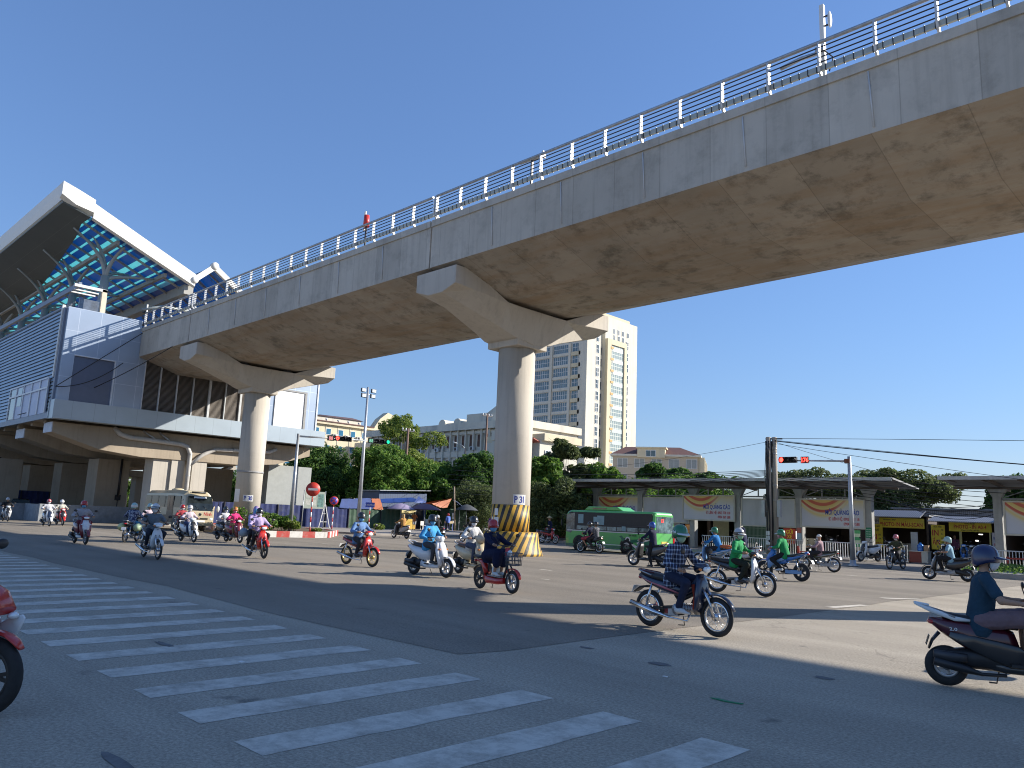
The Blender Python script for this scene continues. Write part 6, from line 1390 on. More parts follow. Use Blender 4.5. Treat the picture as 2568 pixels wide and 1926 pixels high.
def car(label, loc, rz, col):
    t = thing('parked_car', label, 'car', loc, rz, 'dark cars under the station'); PC = mat('car_'+col, (.02,.022,.026) if col == 'black' else (.06,.065,.07), .25, .3, var=.1, coat=.9); W = .86
    def ring(w, wt, zb, zs, zt): return [(-w,zb),(w,zb),(w+.02,zs-.1),(w-.04,zs),(wt,zt),(-wt,zt),(-w+.04,zs),(-w-.02,zs-.1)]
    loftbody([(-2.1,ring(W-.12,W-.3,.3,.75,.9)),(-2.0,ring(W,W-.2,.22,.85,1.05)),(-1.2,ring(W,W-.2,.2,.92,1.1)),(.9,ring(W,W-.2,.2,.9,1.0)),(1.9,ring(W-.03,W-.25,.22,.72,.82)),(2.12,ring(W-.15,W-.4,.3,.6,.66))], 'body', PC, t)
    b = MB(); b.loft([[(-1.9,-.72,1.02),(-1.9,.72,1.02),(1.05,.74,.98),(1.05,-.74,.98)],[(-1.2,-.58,1.5),(-1.2,.58,1.5),(.15,.6,1.5),(.15,-.6,1.5)]], smooth=False); b.build('cabin_glass', M['wglass'], t, bevel=.03)
    b = MB(); b.loft([[(-1.3,-.6,1.49),(-1.3,.6,1.49),(.25,.62,1.49),(.25,-.62,1.49)],[(-1.1,-.5,1.55),(-1.1,.5,1.55),(.05,.52,1.55),(.05,-.52,1.55)]], smooth=False); b.build('roof', PC, t, bevel=.02)
    for s in (-1,1):
        o = MB().ell((0,0,0),(.16,.2,.07),12,6).build('headlight', M['glass'], t); o.location = (1.98,s*.6,.66); MB().ell((.75,s*(W+.06),1.0),(.08,.1,.07),8,6).build('mirror', PC, t)
    MB().box((2.06,-.4,.42),(2.13,.4,.58)).build('grille', M['chrome'], t); MB().box((2.131,-.25,.3),(2.145,.25,.4)).build('license_plate', M['plate'], t)
    for x in (-1.3,1.35):
        for s in (-1,1): car_wheel(t, (x,s*(W-.1),.31), .31, .2)
car('dark saloon car facing the road in the shade beside the station barrier', (-75.6,18.0,.0), R(-14), 'black')
car('dark car cut off by the left edge of the picture', (-75.5,12.9,.0), R(-12), 'grey')

# ------------------------------------------------------------ motorbikes
def wheel(parent, x, r_, style, w=.07, rimc='chrome'):
    o = bpy.data.objects.new('wheel', None); COL.objects.link(o); o.parent = parent; o.location = (x,0,r_)
    hr = r_-w*.95; pr = []
    for k in range(9):
        a = math.pi*k/8; pr.append((hr+w*.95*math.sin(a), -w*.5*math.cos(a)))
    MB().lathe([(hr-.006,-w*.42)]+pr+[(hr-.006,w*.42)], n=36, axis='Y').build('tyre', M['rubber'], o)
    rm = {'chrome': M['chrome'], 'gold': mat('rim_gold', (.55,.40,.16), .3, .8), 'black': mat('rim_black', (.03,.03,.03), .4, .3), 'alu': M['alu']}[rimc]
    b = MB(); b.lathe([(hr-.035,-w*.3),(hr,-w*.42),(hr,w*.42),(hr-.035,w*.3)], n=36, axis='Y'); b.lathe([(hr-.035,w*.3),(hr-.045,0),(hr-.035,-w*.3)], n=36, axis='Y')
    if style == 'spoke':
        b.lathe([(0,-.06),(.055,-.055),(.06,.03),(.03,.06),(0,.06)], n=16, axis='Y')
        for k in range(18):
            a = k*math.pi/9; s = 1 if k % 2 else -1; a2 = a+.35*(1 if k % 4 < 2 else -1); b.tube([(.05*math.cos(a2),s*.045,.05*math.sin(a2)),((hr-.03)*math.cos(a),0,(hr-.03)*math.sin(a))], .0035, 4)
    else:
        b.lathe([(0,-.05),(.05,-.05),(.05,.05),(0,.05)], n=14, axis='Y'); n = 5
        for k in range(n):
            a = 2*math.pi*k/n
            for da in (-.16,.16): b.beam((.04*math.cos(a),0,.04*math.sin(a)),((hr-.02)*math.cos(a+da),0,(hr-.02)*math.sin(a+da)),.03,.016,up=(0,1,0))
    b.build('rim', rm, o); return o
def arcfender(cx, cz, r_, a0, a1, hy, ht, n=9):
    return [(cx+r_*math.cos(R(a0+(a1-a0)*k/(n-1))), cz+r_*math.sin(R(a0+(a1-a0)*k/(n-1))), hy*(.55 if k in (0,n-1) else 1), ht) for k in range(n)]
def mirrors(t, x, z, col=None, y=.30):
    for s in (-1,1):
        MB().tube([(x,s*y*.7,z),(x-.03,s*(y*.95),z+.13),(x-.04,s*(y+.03),z+.19)], .007, 5).build('mirror_stem', M['black'], t)
        MB().ell((x-.03,s*(y+.05),z+.22),(.018,.062,.042),12,7).build('mirror', M['black'], t)
def bars(t, x, z, w=.31):
    MB().tube([(x-.06,-w,z),(x,-w*.55,z+.01),(x+.02,0,z-.02),(x,w*.55,z+.01),(x-.06,w,z)], .014, 7).build('handlebar', M['black'], t)
    b = MB(); 
    for s in (-1,1): b.tube([(x-.075,s*(w+.01),z),(x-.035,s*(w-.11),z+.003)], .021, 8)
    b.build('grips', M['rubber'], t)
    b = MB()
    for s in (-1,1): b.tube([(x+.02,s*w*.6,z+.01),(x+.03,s*(w-.02),z-.015)], .006, 4)
    b.build('brake_lever', M['chrome'], t)
def exhaust(t, pts, r0, r1, m='chrome'):
    n = len(pts); MB().tube(pts, [r0]*(n-2)+[r1,r1], 10).build('exhaust_pipe', M[m], t)
def scooter(label, loc, hd, col, col2='black', wb=1.24, rf=.25, rr=.235, group='motorbikes', seatm='seat', retro=False, extra=None, rim='alu'):
    t = thing('motor_scooter', label, 'motor scooter', (loc[0],loc[1],.008), R(hd), group); k = wb/1.24; P = PAINT(col); P2 = PAINT(col2)
    fx, rx = wb/2, -wb/2
    wheel(t, fx, rf, 'cast', .085, rim); wheel(t, rx, rr, 'cast', .095, rim)
    MB().lx([(.08,.60,.08,.10),(-.02,.57,.13,.17),(-.2,.565,.16,.19),(-.42,.62,.165,.16),(-.62,.69,.135,.11),(-.76,.745,.09,.06),(-.83,.775,.04,.025)], 16, 2.8 if not retro else 2.2).build('rear_body', P, t)
    MB().lx([(.10,.745,.09,.035),(0,.765,.13,.05),(-.25,.775,.14,.055),(-.5,.805,.13,.05),(-.68,.835,.09,.035)], 14, 3).build('seat', mat('seat_brown', (.09,.045,.03), .5) if seatm == 'brown' else M['seat'], t)
    MB().lx([(.40,.285,.12,.05),(.2,.27,.15,.055),(-.05,.275,.15,.06),(-.25,.33,.12,.09)], 14, 4).build('floorboard', P if retro else P2, t)
    MB().lx([(-.15,.38,.10,.09),(-.4,.33,.12,.10),(-.6,.28,.12,.09),(-.72,.26,.06,.05)], 12, 3).build('engine_cover', M['black'], t)
    MB().lx([(.40,.25,.10,.04),(.44,.36,.16,.05),(.43,.5,.20,.055),(.385,.68,.215,.06),(.33,.84,.17,.06),(.29,.95,.10,.045)], 16, 2.6).build('front_shield', P, t)
    MB().lx([(.49,.44,.07,.05),(.475,.58,.12,.07),(.42,.74,.13,.06),(.36,.88,.09,.04)], 14, 2.3).build('nose', P if retro else P2 if 'maroon' not in col else P, t)
    MB().lx([(.335,.34,.15,.03),(.33,.5,.16,.03),(.30,.7,.16,.03),(.27,.84,.12,.03)], 12, 3).build('inner_panel', P2 if col2 != 'black' else M['black'], t)
    MB().lx(arcfender(fx, rf, rf+.035, 8, 150, .062, .014), 10, 2.6).build('front_fender', P, t)
    b = MB()
    for s in (-1,1): b.tube([(fx,s*.062,rf),(fx-.12,s*.055,rf+.28),(.40,s*.04,.66)], [.022,.026,.02], 8)
    b.build('fork', M['alu'], t)
    MB().lx([(.20,.97,.07,.05),(.28,1.0,.16,.06),(.35,.985,.14,.065),(.40,.965,.07,.05)], 14, 2.4).build('handlebar_cover', P, t)
    bars(t, .24, 1.0); mirrors(t, .26, 1.0)
    if retro: MB().ell((.40,0,.98),(.035,.075,.075),14,8).build('headlight', M['glass'], t)
    else: MB().ell((.415,0,.965),(.035,.10,.045),14,8).build('headlight', M['glass'], t)
    for s in (-1,1):
        o = MB().ell((0,0,0),(.05,.035,.022),10,6).build('turn_signal', M['amber'] if retro else M['glass'], t); o.location = (.44,s*.145,.72); MB().cbox((.05,s*.2,.33),(.12,.07,.03)).build('footrest', M['black'], t)
    MB().ell((-.80,0,.74),(.05,.085,.035),12,7).build('tail_light', M['redlens'], t)
    MB().tube([(-.55,-.13,.82),(-.75,-.11,.88),(-.86,0,.90),(-.75,.11,.88),(-.55,.13,.82)], .016, 7).build('grab_rail', P if col in ('white',) else M['alu'], t)
    MB().lx([(-.72,.62,.06,.02),(-.80,.52,.08,.015),(-.84,.42,.07,.012)], 10, 4).build('rear_mudguard', M['black'], t)
    o = MB().cbox((0,0,0),(.008,.17,.12)).build('license_plate', M['plate'], t); o.location = (-.85,0,.52); o.rotation_euler = (0,R(18),0)
    exhaust(t, [(-.05,-.12,.2),(-.3,-.13,.19),(-.5,-.14,.24),(-.8,-.15,.30)], .02, .055, 'black')
    MB().lx([(-.45,.36,.035,.05),(-.62,.36,.04,.06),(-.8,.38,.03,.045)], 10, 3, dy=-.15).build('exhaust_guard', M['dark'], t)
    MB().tube([(-.1,.1,.22),(-.12,.2,.06),(-.2,.2,.06)], .01, 5).build('kickstand', M['dark'], t)
    if extra: extra(t)
    return t
def underbone(label, loc, hd, col, col2='black', wb=1.24, group='motorbikes', rim='chrome', sport=False, style='spoke', extra=None, shield=None, exh='chrome'):
    t = thing('motorbike', label, 'motorbike', (loc[0],loc[1],.008), R(hd), group); P = PAINT(col); P2 = PAINT(col2); fx, rx = wb/2, -wb/2; r_ = .285; w = .062 if not sport else .085
    wheel(t, fx, r_, style, w, rim); wheel(t, rx, r_, style, w*1.1, rim)
    if not sport:
        MB().lx([(.30,.30,.11,.035),(.36,.42,.17,.045),(.37,.58,.175,.055),(.36,.74,.14,.05),(.33,.88,.08,.035)], 14, 2.8).build('leg_shield', PAINT(shield or col), t)
        MB().lx([(.33,.80,.06,.05),(.2,.66,.05,.06),(.05,.58,.06,.06),(-.08,.58,.07,.07)], 12, 3).build('frame_cover', P, t)
        MB().lx([(.10,.60,.06,.06),(-.1,.62,.10,.09),(-.35,.665,.115,.085),(-.6,.72,.10,.06),(-.80,.79,.06,.03)], 14, 2.8).build('side_cover', P, t)
        b = MB()
        for s in (-1,1): b.lx([(.02,.575,.004,.012),(-.25,.635,.006,.018),(-.5,.69,.005,.012),(-.7,.745,.003,.006)], 8, 2, dy=s*.122)
        b.build('side_decal', PAINT('decal_'+col2) if ('decal_'+col2) in PC_ else P2, t)
    else:
        MB().lx([(.52,.52,.05,.05),(.46,.62,.13,.10),(.36,.74,.155,.12),(.30,.88,.12,.09),(.34,1.0,.09,.05)], 14, 2.4).build('front_fairing', P, t)
        b = MB()
        for s in (-1,1): b.lx([(.42,.36,.006,.04),(.36,.5,.012,.11),(.24,.62,.012,.13),(.05,.66,.01,.09),(-.12,.66,.004,.03)], 8, 2.2, dy=s*.15)
        b.build('side_fairing', P2, t)
        MB().lx([(.22,.62,.09,.10),(.05,.60,.11,.12),(-.15,.64,.11,.10)], 12, 3).build('frame_cover', P, t)
        MB().lx([(-.05,.64,.09,.09),(-.3,.70,.115,.08),(-.6,.80,.09,.06),(-.85,.92,.035,.025)], 14, 2.6).build('tail_cover', P, t)
    MB().lx([(.08,.735,.07,.035),(-.05,.755,.115,.05),(-.35,.775,.125,.055),(-.6,.81+.03*sport,.11,.045),(-.76,.835+.05*sport,.07,.03)], 14, 3).build('seat', M['seat'], t)
    b = MB(); b.lathe([(0,-.13),(.085,-.12),(.095,0),(.085,.12),(0,.13)], Matrix.Translation((-.02,0,.33)), 16, axis='Y'); b.tube([(.0,0,.34),(.24,0,.36)], [.075,.055], 12)
    for i in range(5): b.lathe([(.05,-.006),(.085,-.006),(.085,.006),(.05,.006)], Matrix.Translation((.08+i*.03,0,.35)), 12, axis='X')
    b.cbox((-.08,0,.30),(.22,.2,.14)); b.build('engine', M['alu'] if not sport else M['dark'], t)
    b = MB()
    for s in (-1,1): b.beam((-.1,s*.10,.36),(rx,s*.09,r_),.02,.045)
    b.tube([(.36,0,.85),(.28,0,.6),(-.05,0,.45)], .03, 8); b.tube([(-.05,0,.45),(-.2,0,.62),(-.6,0,.72)], .025, 8); b.build('frame', M['black'], t)
    MB().box((rx-.05,.092,.22),(-.12,.112,.34)).build('chain_case', P2 if col2 != 'black' else M['black'], t, bevel=.01)
    for s in (-1,1): MB().tube([(rx+.02,s*.12,r_+.03),(rx+.06,s*.125,.46),(rx+.13,s*.115,.68)], [.016,.024,.014], 8).build('shock_absorber', M['chrome'], t)
    exhaust(t, [(.2,-.06,.3),(.18,-.11,.18),(-.15,-.13,.2),(-.42,-.14,.25),(-.88,-.155,.36 if not sport else .44)], .017, .043, exh)
    MB().lx(arcfender(fx, r_, r_+.035, 20 if not sport else 40, 150, .05, .012), 10, 2.6).build('front_fender', PAINT('navy') if col == 'whitenavy' else P, t)
    MB().lx([(-.62,.62,.06,.02),(-.78,.60,.07,.015),(-.90,.52,.06,.012)] if not sport else [(-.6,.7,.05,.02),(-.85,.72,.05,.015),(-1.0,.6,.05,.012)], 10, 4).build('rear_mudguard', M['black'], t)
    b = MB()
    for s in (-1,1): b.tube([(fx,s*.07,r_),(fx-.10,s*.065,r_+.25),(.385,s*.05,.70)], [.02,.026,.022], 8)
    b.build('fork', M['chrome'], t)
    MB().lx([(.26,.94,.07,.06),(.33,.99,.13,.06),(.40,.985,.13,.06),(.45,.96,.07,.045)], 14, 2.4).build('handlebar_cover', P, t)
    bars(t, .28, .99, .30); mirrors(t, .30, 1.0)
    MB().ell((.455,0,.955),(.03,.095,.05) if not sport else (.03,.11,.04),14,8).build('headlight', M['glass'], t)
    for s in (-1,1):
        MB().ell((.42,s*.125,.955),(.03,.03,.022),8,6).build('turn_signal', M['amber'], t); MB().tube([(.1,s*.09,.27),(.1,s*.23,.27)], .013, 6).build('footrest', M['rubber'], t); MB().tube([(-.28,s*.1,.34),(-.28,s*.2,.34)], .011, 6).build('footrest', M['rubber'], t)
    MB().ell((-.80 if not sport else -.86,0,.75 if not sport else .86),(.04,.06,.03),12,7).build('tail_light', M['redlens'], t)
    MB().tube([(-.5,-.12,.80),(-.75,-.10,.86),(-.84,0,.87),(-.75,.10,.86),(-.5,.12,.80)], .011, 6).build('grab_rail', M['alu'] if col != 'whitenavy' else M['black'], t)
    o = MB().cbox((0,0,0),(.008,.17,.12)).build('license_plate', M['plate'], t); o.location = (-.905 if not sport else -1.0,0,.56 if not sport else .62); o.rotation_euler = (0,R(22),0)
    MB().tube([(-.05,.1,.24),(-.1,.2,.07),(-.22,.21,.06)], .009, 5).build('kickstand', M['dark'], t)
    if extra: extra(t)
    return t
def ebike(label, loc, hd, group='motorbikes'):
    t = thing('electric_bike', label, 'electric bike', (loc[0],loc[1],.008), R(hd), group); P = PAINT('red'); fx, rx = .6, -.6; r_ = .245
    wheel(t, fx, r_, 'cast', .065, 'alu'); wheel(t, rx, r_, 'cast', .065, 'black')
    MB().tube([(.42,0,.92),(.38,0,.5),(.28,0,.3),(-.25,0,.27),(-.4,0,.42)], .032, 9).build('frame', M['black'], t)
    MB().lx([(.36,.25,.09,.06),(.1,.22,.10,.07),(-.25,.23,.10,.08),(-.38,.3,.07,.05)], 12, 4).build('battery_floor', P, t); MB().lx([(.30,.32,.11,.012),(-.2,.33,.11,.012)], 8, 5).build('foot_mat', M['alu'], t)
    MB().lx([(-.33,.36,.07,.07),(-.4,.5,.08,.07),(-.5,.6,.07,.06),(-.7,.64,.04,.03)], 12, 3).build('rear_cover', P, t)
    MB().lx([(-.12,.70,.07,.03),(-.25,.72,.12,.04),(-.42,.72,.12,.04)], 12, 3).build('seat', M['seat'], t); MB().lx([(-.47,.70,.09,.035),(-.62,.70,.10,.035),(-.8,.72,.08,.03)], 12, 3).build('rear_seat', M['seat'], t)
    MB().tube([(-.28,0,.4),(-.27,0,.7)], .025, 8).build('seat_post', M['dark'], t)
    MB().lx(arcfender(fx, r_, r_+.035, 15, 140, .05, .012), 10, 2.6).build('front_fender', P, t); MB().lx(arcfender(rx, r_, r_+.035, 30, 150, .05, .012), 10, 2.6).build('rear_fender', M['black'], t)
    b = MB()
    for s in (-1,1): b.tube([(fx,s*.06,r_),(.5,s*.055,.5),(.44,s*.04,.62)], .018, 8)
    b.build('fork', M['dark'], t)
    MB().lx([(.42,.75,.06,.04),(.42,.86,.075,.05),(.38,.95,.05,.04)], 12, 2.4).build('front_cover', P, t); MB().ell((.47,0,.84),(.04,.07,.07),12,8).build('headlight', M['glass'], t)
    bars(t, .33, 1.0, .29); mirrors(t, .35, 1.0, y=.27)
    b = MB(); 
    for z in (.62,.70,.78,.86): 
        w = .12+.03*(z-.62)/.24; b.tube([(.48,-w,z),(.74,-w,z),(.74,w,z),(.48,w,z),(.48,-w,z)], .007, 4)
    for i in range(7):
        y = -.14+.28*i/6; b.tube([(.74,y*.85,.60),(.75,y,.87)], .006, 4); b.tube([(.48,y*.85,.60),(.48,y,.87)], .006, 4)
        x = .49+.25*i/6
        for s in (-1,1): b.tube([(x,s*.12,.60),(x,s*.15,.87)], .006, 4)
    for i in range(7): x = .49+.25*i/6; b.tube([(x,-.12,.60),(x,.12,.60)], .006, 4)
    b.build('basket', mat('basket_wire', (.10,.12,.15), .5, .5), t)
    MB().ell((-.78,0,.62),(.03,.06,.03),10,6).build('tail_light', M['redlens'], t); MB().tube([(-.3,.1,.22),(-.34,.18,.05),(-.42,.18,.05)], .009, 5).build('kickstand', M['dark'], t)
    return t
PC_ = dict(white=(.66,.67,.68), cream=(.52,.45,.30), maroon=(.13,.008,.02), deepmaroon=(.07,.005,.014), red=(.50,.025,.02), black=(.018,.018,.02), navy=(.012,.022,.055), blue=(.03,.17,.52), skyblue=(.13,.30,.55), darkred=(.20,.015,.02), grey=(.07,.075,.08), green=(.02,.10,.06), silver=(.35,.36,.37), palegreen=(.35,.42,.36), decal_red=(.5,.12,.15), whitenavy=(.025,.025,.03), olive=(.10,.10,.06))
def PAINT(c): return paint(c, PC_[c], metal=.0)
# ------------------------------------------------------------ people
_ts = bpy.data.scenes.new('remesh_tmp')
def remesh(mb, vox, smooth=4, noise_amp=0.0, seed=0):
    me = mb.mesh('tmp'); o = bpy.data.objects.new('tmp', me); _ts.collection.objects.link(o)
    m = o.modifiers.new('r', 'REMESH'); m.mode = 'VOXEL'; m.voxel_size = vox; m.use_smooth_shade = True
    s = o.modifiers.new('s', 'SMOOTH'); s.factor = .5; s.iterations = smooth
    vl = _ts.view_layers[0]; vl.update(); dg = vl.depsgraph
    r = bpy.data.meshes.new_from_object(o.evaluated_get(dg), depsgraph=dg)
    bpy.data.objects.remove(o); bpy.data.meshes.remove(me)
    if noise_amp:
        for v in r.vertices:
            p = v.co; d = noise.noise(Vector((p.x*9+seed, p.y*9, p.z*5)))+.6*noise.noise(Vector((p.x*22, p.y*22+seed, p.z*11))); v.co = p+v.normal*d*noise_amp
    r.polygons.foreach_set('use_smooth', [True]*len(r.polygons)); return r
def cap(b, p, q, r0, r1, n=10, flat=1.0):
    p = Vector(p); q = Vector(q); t = (q-p); L_ = t.length; t = t.normalized() if L_ > 1e-6 else Vector((0,0,1)); pts = []; rs = []
    for k in range(4): a = math.pi/2*(1-k/4); pts.append(p-t*r0*math.sin(a)); rs.append(max(r0*math.cos(a),.001))
    pts.append(p); rs.append(r0); pts.append(q); rs.append(r1)
    for k in range(1,5): a = math.pi/2*k/4; pts.append(q+t*r1*math.sin(a)); rs.append(max(r1*math.cos(a),.001))
    b.tube(pts, rs, n)
def ik(a, b_, l1, l2, bend):
    a = Vector(a); b_ = Vector(b_); d = b_-a; L_ = min(d.length, (l1+l2)*.995); d.normalize()
    x = (l1*l1-l2*l2+L_*L_)/(2*L_); h = math.sqrt(max(0, l1*l1-x*x)); bend = Vector(bend); bend = (bend-d*bend.dot(d)).normalized(); return a+d*x+bend*h
def rot_to(fwd, up=(0,0,1)):
    f = Vector(fwd).normalized(); u = Vector(up); l = u.cross(f).normalized(); u = f.cross(l); return Matrix((f, l, u)).transposed()
def person(label, loc, hd, hip=(-.12,0,.80), lean=8, torso=.47, hands=None, feet=None, knee_out=.3, look=(1,0,0), shirt=('grey',(.3,.3,.3)), sleeve='long', pants=('dark',(.03,.03,.035)), shorts=False,
           helmet=None, helmet_band=None, mask=None, shoes='shoe', hair=0, hood=None, coat=False, face_dark=False, scale=1.0, group='motorbike riders', standing=False, vox=.016, hat=None, skirt=False, shirt_mat=None, brand=None, female=False, gloves=None, vest=None, sleeves2=None):
    vox = min(.028, max(.0115, math.hypot(loc[0],loc[1])*.00095))
    H = Vector(hip); la = R(lean); N = H+Vector((math.sin(la)*torso, 0, math.cos(la)*torso)); up = (N-H).normalized(); sw = .175 if not female else .155
    C_ = N+Vector((.035,0,.17)); sh = [N+Vector((0,s*sw,-.035)) for s in (-1,1)]
    if hands is None: hands = [(.22,-.29,1.0),(.22,.29,1.0)]
    if feet is None: feet = [(.12,-.16,.37),(.12,.16,.37)]
    hands = [Vector(h) for h in hands]; feet = [Vector(f) for f in feet]
    elb = [ik(sh[i], hands[i], .28, .25, (-.35,(-1,1)[i]*.75,-.7)) for i in (0,1)]
    hj = [H+Vector((0,s*.09,0)) for s in (-1,1)]
    kne = [ik(hj[i], feet[i]+Vector((-.04,0,.05)), .42, .40, ((1,(-1,1)[i]*knee_out,.6) if not standing else (1,0,.1))) for i in (0,1)]
    # one continuous body surface
    b = MB(); f = Vector(look).normalized(); Rm = rot_to(f)
    def hp(x,y,z): return C_+Rm@Vector((x,y,z))
    b.ell(C_, (.092,.074,.115), 16, 10, Rm); b.ell(hp(.03,0,-.06),(.062,.055,.06),12,8,Rm)
    cap(b, hp(.085,0,-.005), hp(.10,0,-.03), .012, .017, 8); cap(b, hp(.078,-.02,-.065), hp(.078,.02,-.065), .012,.012, 8)
    for s in (-1,1): cap(b, hp(-.005,s*.075,-.005), hp(-.01,s*.08,.02), .014,.018, 8)
    cap(b, N-up*.04, C_+Vector((-.02,0,-.05)), .058, .052)
    [cap(b, H+Vector((0,s*.05,0)), H+up*.2+Vector((0,s*.035,0)), .092, .085) for s in (-1,1)]; [cap(b, H+up*.2+Vector((0,s*.035,0)), N-up*.09+Vector((0,s*.05,0)), .085, .085) for s in (-1,1)]
    cap(b, sh[0], sh[1], .06, .06)
    for i in (0,1):
        cap(b, sh[i], elb[i], .05, .038); d = (hands[i]-elb[i]).normalized(); wr = hands[i]-d*.06; cap(b, elb[i], wr, .038, .026)
        cap(b, wr, hands[i]+d*.01, .028, .034); cap(b, hj[i], kne[i], .085, .055); cap(b, kne[i], feet[i]+Vector((-.04,0,.05)), .055, .036); cap(b, feet[i]+Vector((-.04,0,.0)), feet[i]+Vector((.13,0,-.01)), .034, .03)
    me = remesh(b, vox, 3)
    me.materials.append(M['skin']); t = bpy.data.objects.new('person', me); COL.objects.link(t)
    # fingers closed round the grip (or hanging, half curled), joined into the same mesh
    import bmesh
    fb = MB()
    for i in (0,1):
        s = (-1,1)[i]; h = hands[i]; d = (h-elb[i]).normalized()
        ax = Vector((0,1,0)) if not standing else Vector((1,0,0)); 
        for k, (o, L_) in enumerate(((-.030,.030),(-.010,.034),(.010,.032),(.029,.025))):
            base = h+d*.015+ax*o*s*1.0; 
            if not standing: pts = [base+Vector((0,0,.008)), base+Vector((.03,0,.022))*(L_/.032), base+Vector((.048,0,-.004))*(L_/.032), base+Vector((.034,0,-.03))*(L_/.032)]
            else: pts = [base, base+Vector((0,-s*.004,-.03))*(L_/.03), base+Vector((0,-s*.02,-.055))*(L_/.03), base+Vector((0,-s*.035,-.065))*(L_/.03)]
            fb.tube(pts, [.0095,.009,.0085,.007], 6)
        if not standing: fb.tube([h-ax*s*.03-d*.02, h-ax*s*.045+Vector((.015,0,-.02)), h-ax*s*.035+Vector((.03,0,-.035))], [.012,.011,.008], 6)
        else: fb.tube([h+Vector((.03,0,.0)), h+Vector((.045,-s*.01,-.02)), h+Vector((.04,-s*.02,-.04))], [.012,.010,.008], 6)
    bm = bmesh.new(); bm.from_mesh(me); fm = fb.mesh('f'); bm.from_mesh(fm); bm.to_mesh(me); bm.free(); bpy.data.meshes.remove(fm)
    me.polygons.foreach_set('use_smooth', [True]*len(me.polygons))
    def part(name, mesh_or_mb, m, vx=None, na=.0, sm=4, parent=None):
        me2 = remesh(mesh_or_mb, vx, sm, na, len(label)) if vx else mesh_or_mb.mesh(name)
        me2.name = name; me2.materials.append(m); o = bpy.data.objects.new(name, me2); COL.objects.link(o); o.parent = parent or t; return o
    SM = shirt_mat or cloth(*shirt)
    # shirt / jacket
    b = MB(); loose = .018 if not coat else .035
    rings = []; fx_ = Vector((up.z, 0, -up.x))
    for (k, ry, rx, dx) in ((-.17,.150,.118,0),(-.10,.168,.135,-.005),(.0,.165,.132,-.01),(.10,.155,.122,-.008),(.20,.158,.12,.0),(.30,.172,.125,.008),(.38,.18,.12,.006),(.43,.16,.10,.0),(.47,.09,.07,-.005)):
        c = H+up*k*torso/.47+fx_*dx; ry += loose*.5-(.014 if female else 0); rx += loose*.4
        rings.append([c+fx_*(rx*math.cos(a))+Vector((0,ry*math.sin(a),0)) for a in [2*math.pi*j/20 for j in range(20)]])
    b.loft(rings, True, True)
    b.ell(N-up*.04, (.09,.16,.07), 14, 8); cap(b, sh[0], sh[1], .068, .068)
    cap(b, N-up*.01, N+Vector((.005,0,.035)), .068, .06)
    for i in (0,1):
        d = (hands[i]-elb[i]).normalized()
        if sleeve == 'long': cap(b, sh[i], elb[i], .070, .057); cap(b, elb[i], hands[i]-d*.075, .057, .045)
        elif sleeve == 'short': cap(b, sh[i], sh[i].lerp(elb[i], .68), .070, .066)
    if coat:
        for i in (0,1): cap(b, hj[i], kne[i], .13, .12); cap(b, kne[i], kne[i].lerp(feet[i],.45), .12, .11)
        cap(b, hj[0].lerp(kne[0],.5), hj[1].lerp(kne[1],.5), .12,.12); cap(b, kne[0], kne[1], .10,.10)
    if skirt: cap(b, kne[0], kne[1], .08, .08); [cap(b, hj[i], kne[i], .11, .10) for i in (0,1)]
    part('jacket' if sleeve == 'long' else 'shirt', b, SM, vox, .008 if sleeve == 'long' else .006)
    if vest:
        b = MB()
        for (k, ry, rx) in ((-.02,.165,.13),(.12,.16,.128),(.26,.17,.13),(.36,.165,.12)): b.ell(H+up*k, (rx, ry, .09), 16, 8)
        part('vest', b, cloth(*vest), vox, .006)
    # trousers
    b = MB(); b.ell(H+Vector((0,0,-.01)), (.14,.155,.11), 16, 8)
    for i in (0,1):
        if shorts: cap(b, hj[i], kne[i], .105, .09)
        else: cap(b, hj[i], kne[i], .098, .072); cap(b, kne[i], feet[i]+Vector((-.04,0,.06)), .07, .052)
    part('shorts' if shorts else 'trousers', b, cloth(*pants), vox, .006)
    for i in (0,1):
        b = MB(); ft = feet[i]; b.lx([(ft.x-.10,ft.z-.005,.03,.03),(ft.x-.06,ft.z+.005,.042,.045),(ft.x+.04,ft.z-.005,.045,.038),(ft.x+.12,ft.z-.02,.042,.026),(ft.x+.16,ft.z-.025,.022,.014)], 12, 2.6, dy=ft.y); b.build('shoe', M[shoes], t)
    if gloves:
        for i in (0,1): b = MB(); d = (hands[i]-elb[i]).normalized(); cap(b, hands[i]-d*.09, hands[i]+d*.03, .034, .046); b.build('glove', cloth(*gloves), t)
    # head things
    M4 = Matrix.Translation(C_) @ Rm.to_4x4()
    b = MB()
    for s in (-1,1): b.ell(hp(.082,s*.031,.012), (.007,.013,.007), 8, 6, Rm)
    b.build('eyes', M['eye'], t)
    if helmet:
        col, gl = helmet; HM = paint('helmet_'+col, HC[col]); b = MB()
        pr = [(.001,.168),(.05,.160),(.09,.137),(.117,.10),(.132,.05),(.136,.0),(.133,-.035),(.122,-.035),(.122,0),(.118,.05),(.10,.09),(.06,.135),(.001,.15)]
        b.lathe(pr, Matrix.Diagonal((1.08,.93,1,1)), 22); b.xf(Matrix.Translation((-.008,0,.005)) @ Matrix.Rotation(R(-4),4,'Y') @ Matrix.Scale(.95,4))
        for p_ in range(len(b.v)):
            x, y, z = b.v[p_]
            if z < .04 and x < 0: b.v[p_] = (x*.97, y*.97, z-.04*min(1,-x/.1))
        b.xf(M4); b.build('helmet', HM, t)
        b = MB(); rings = []
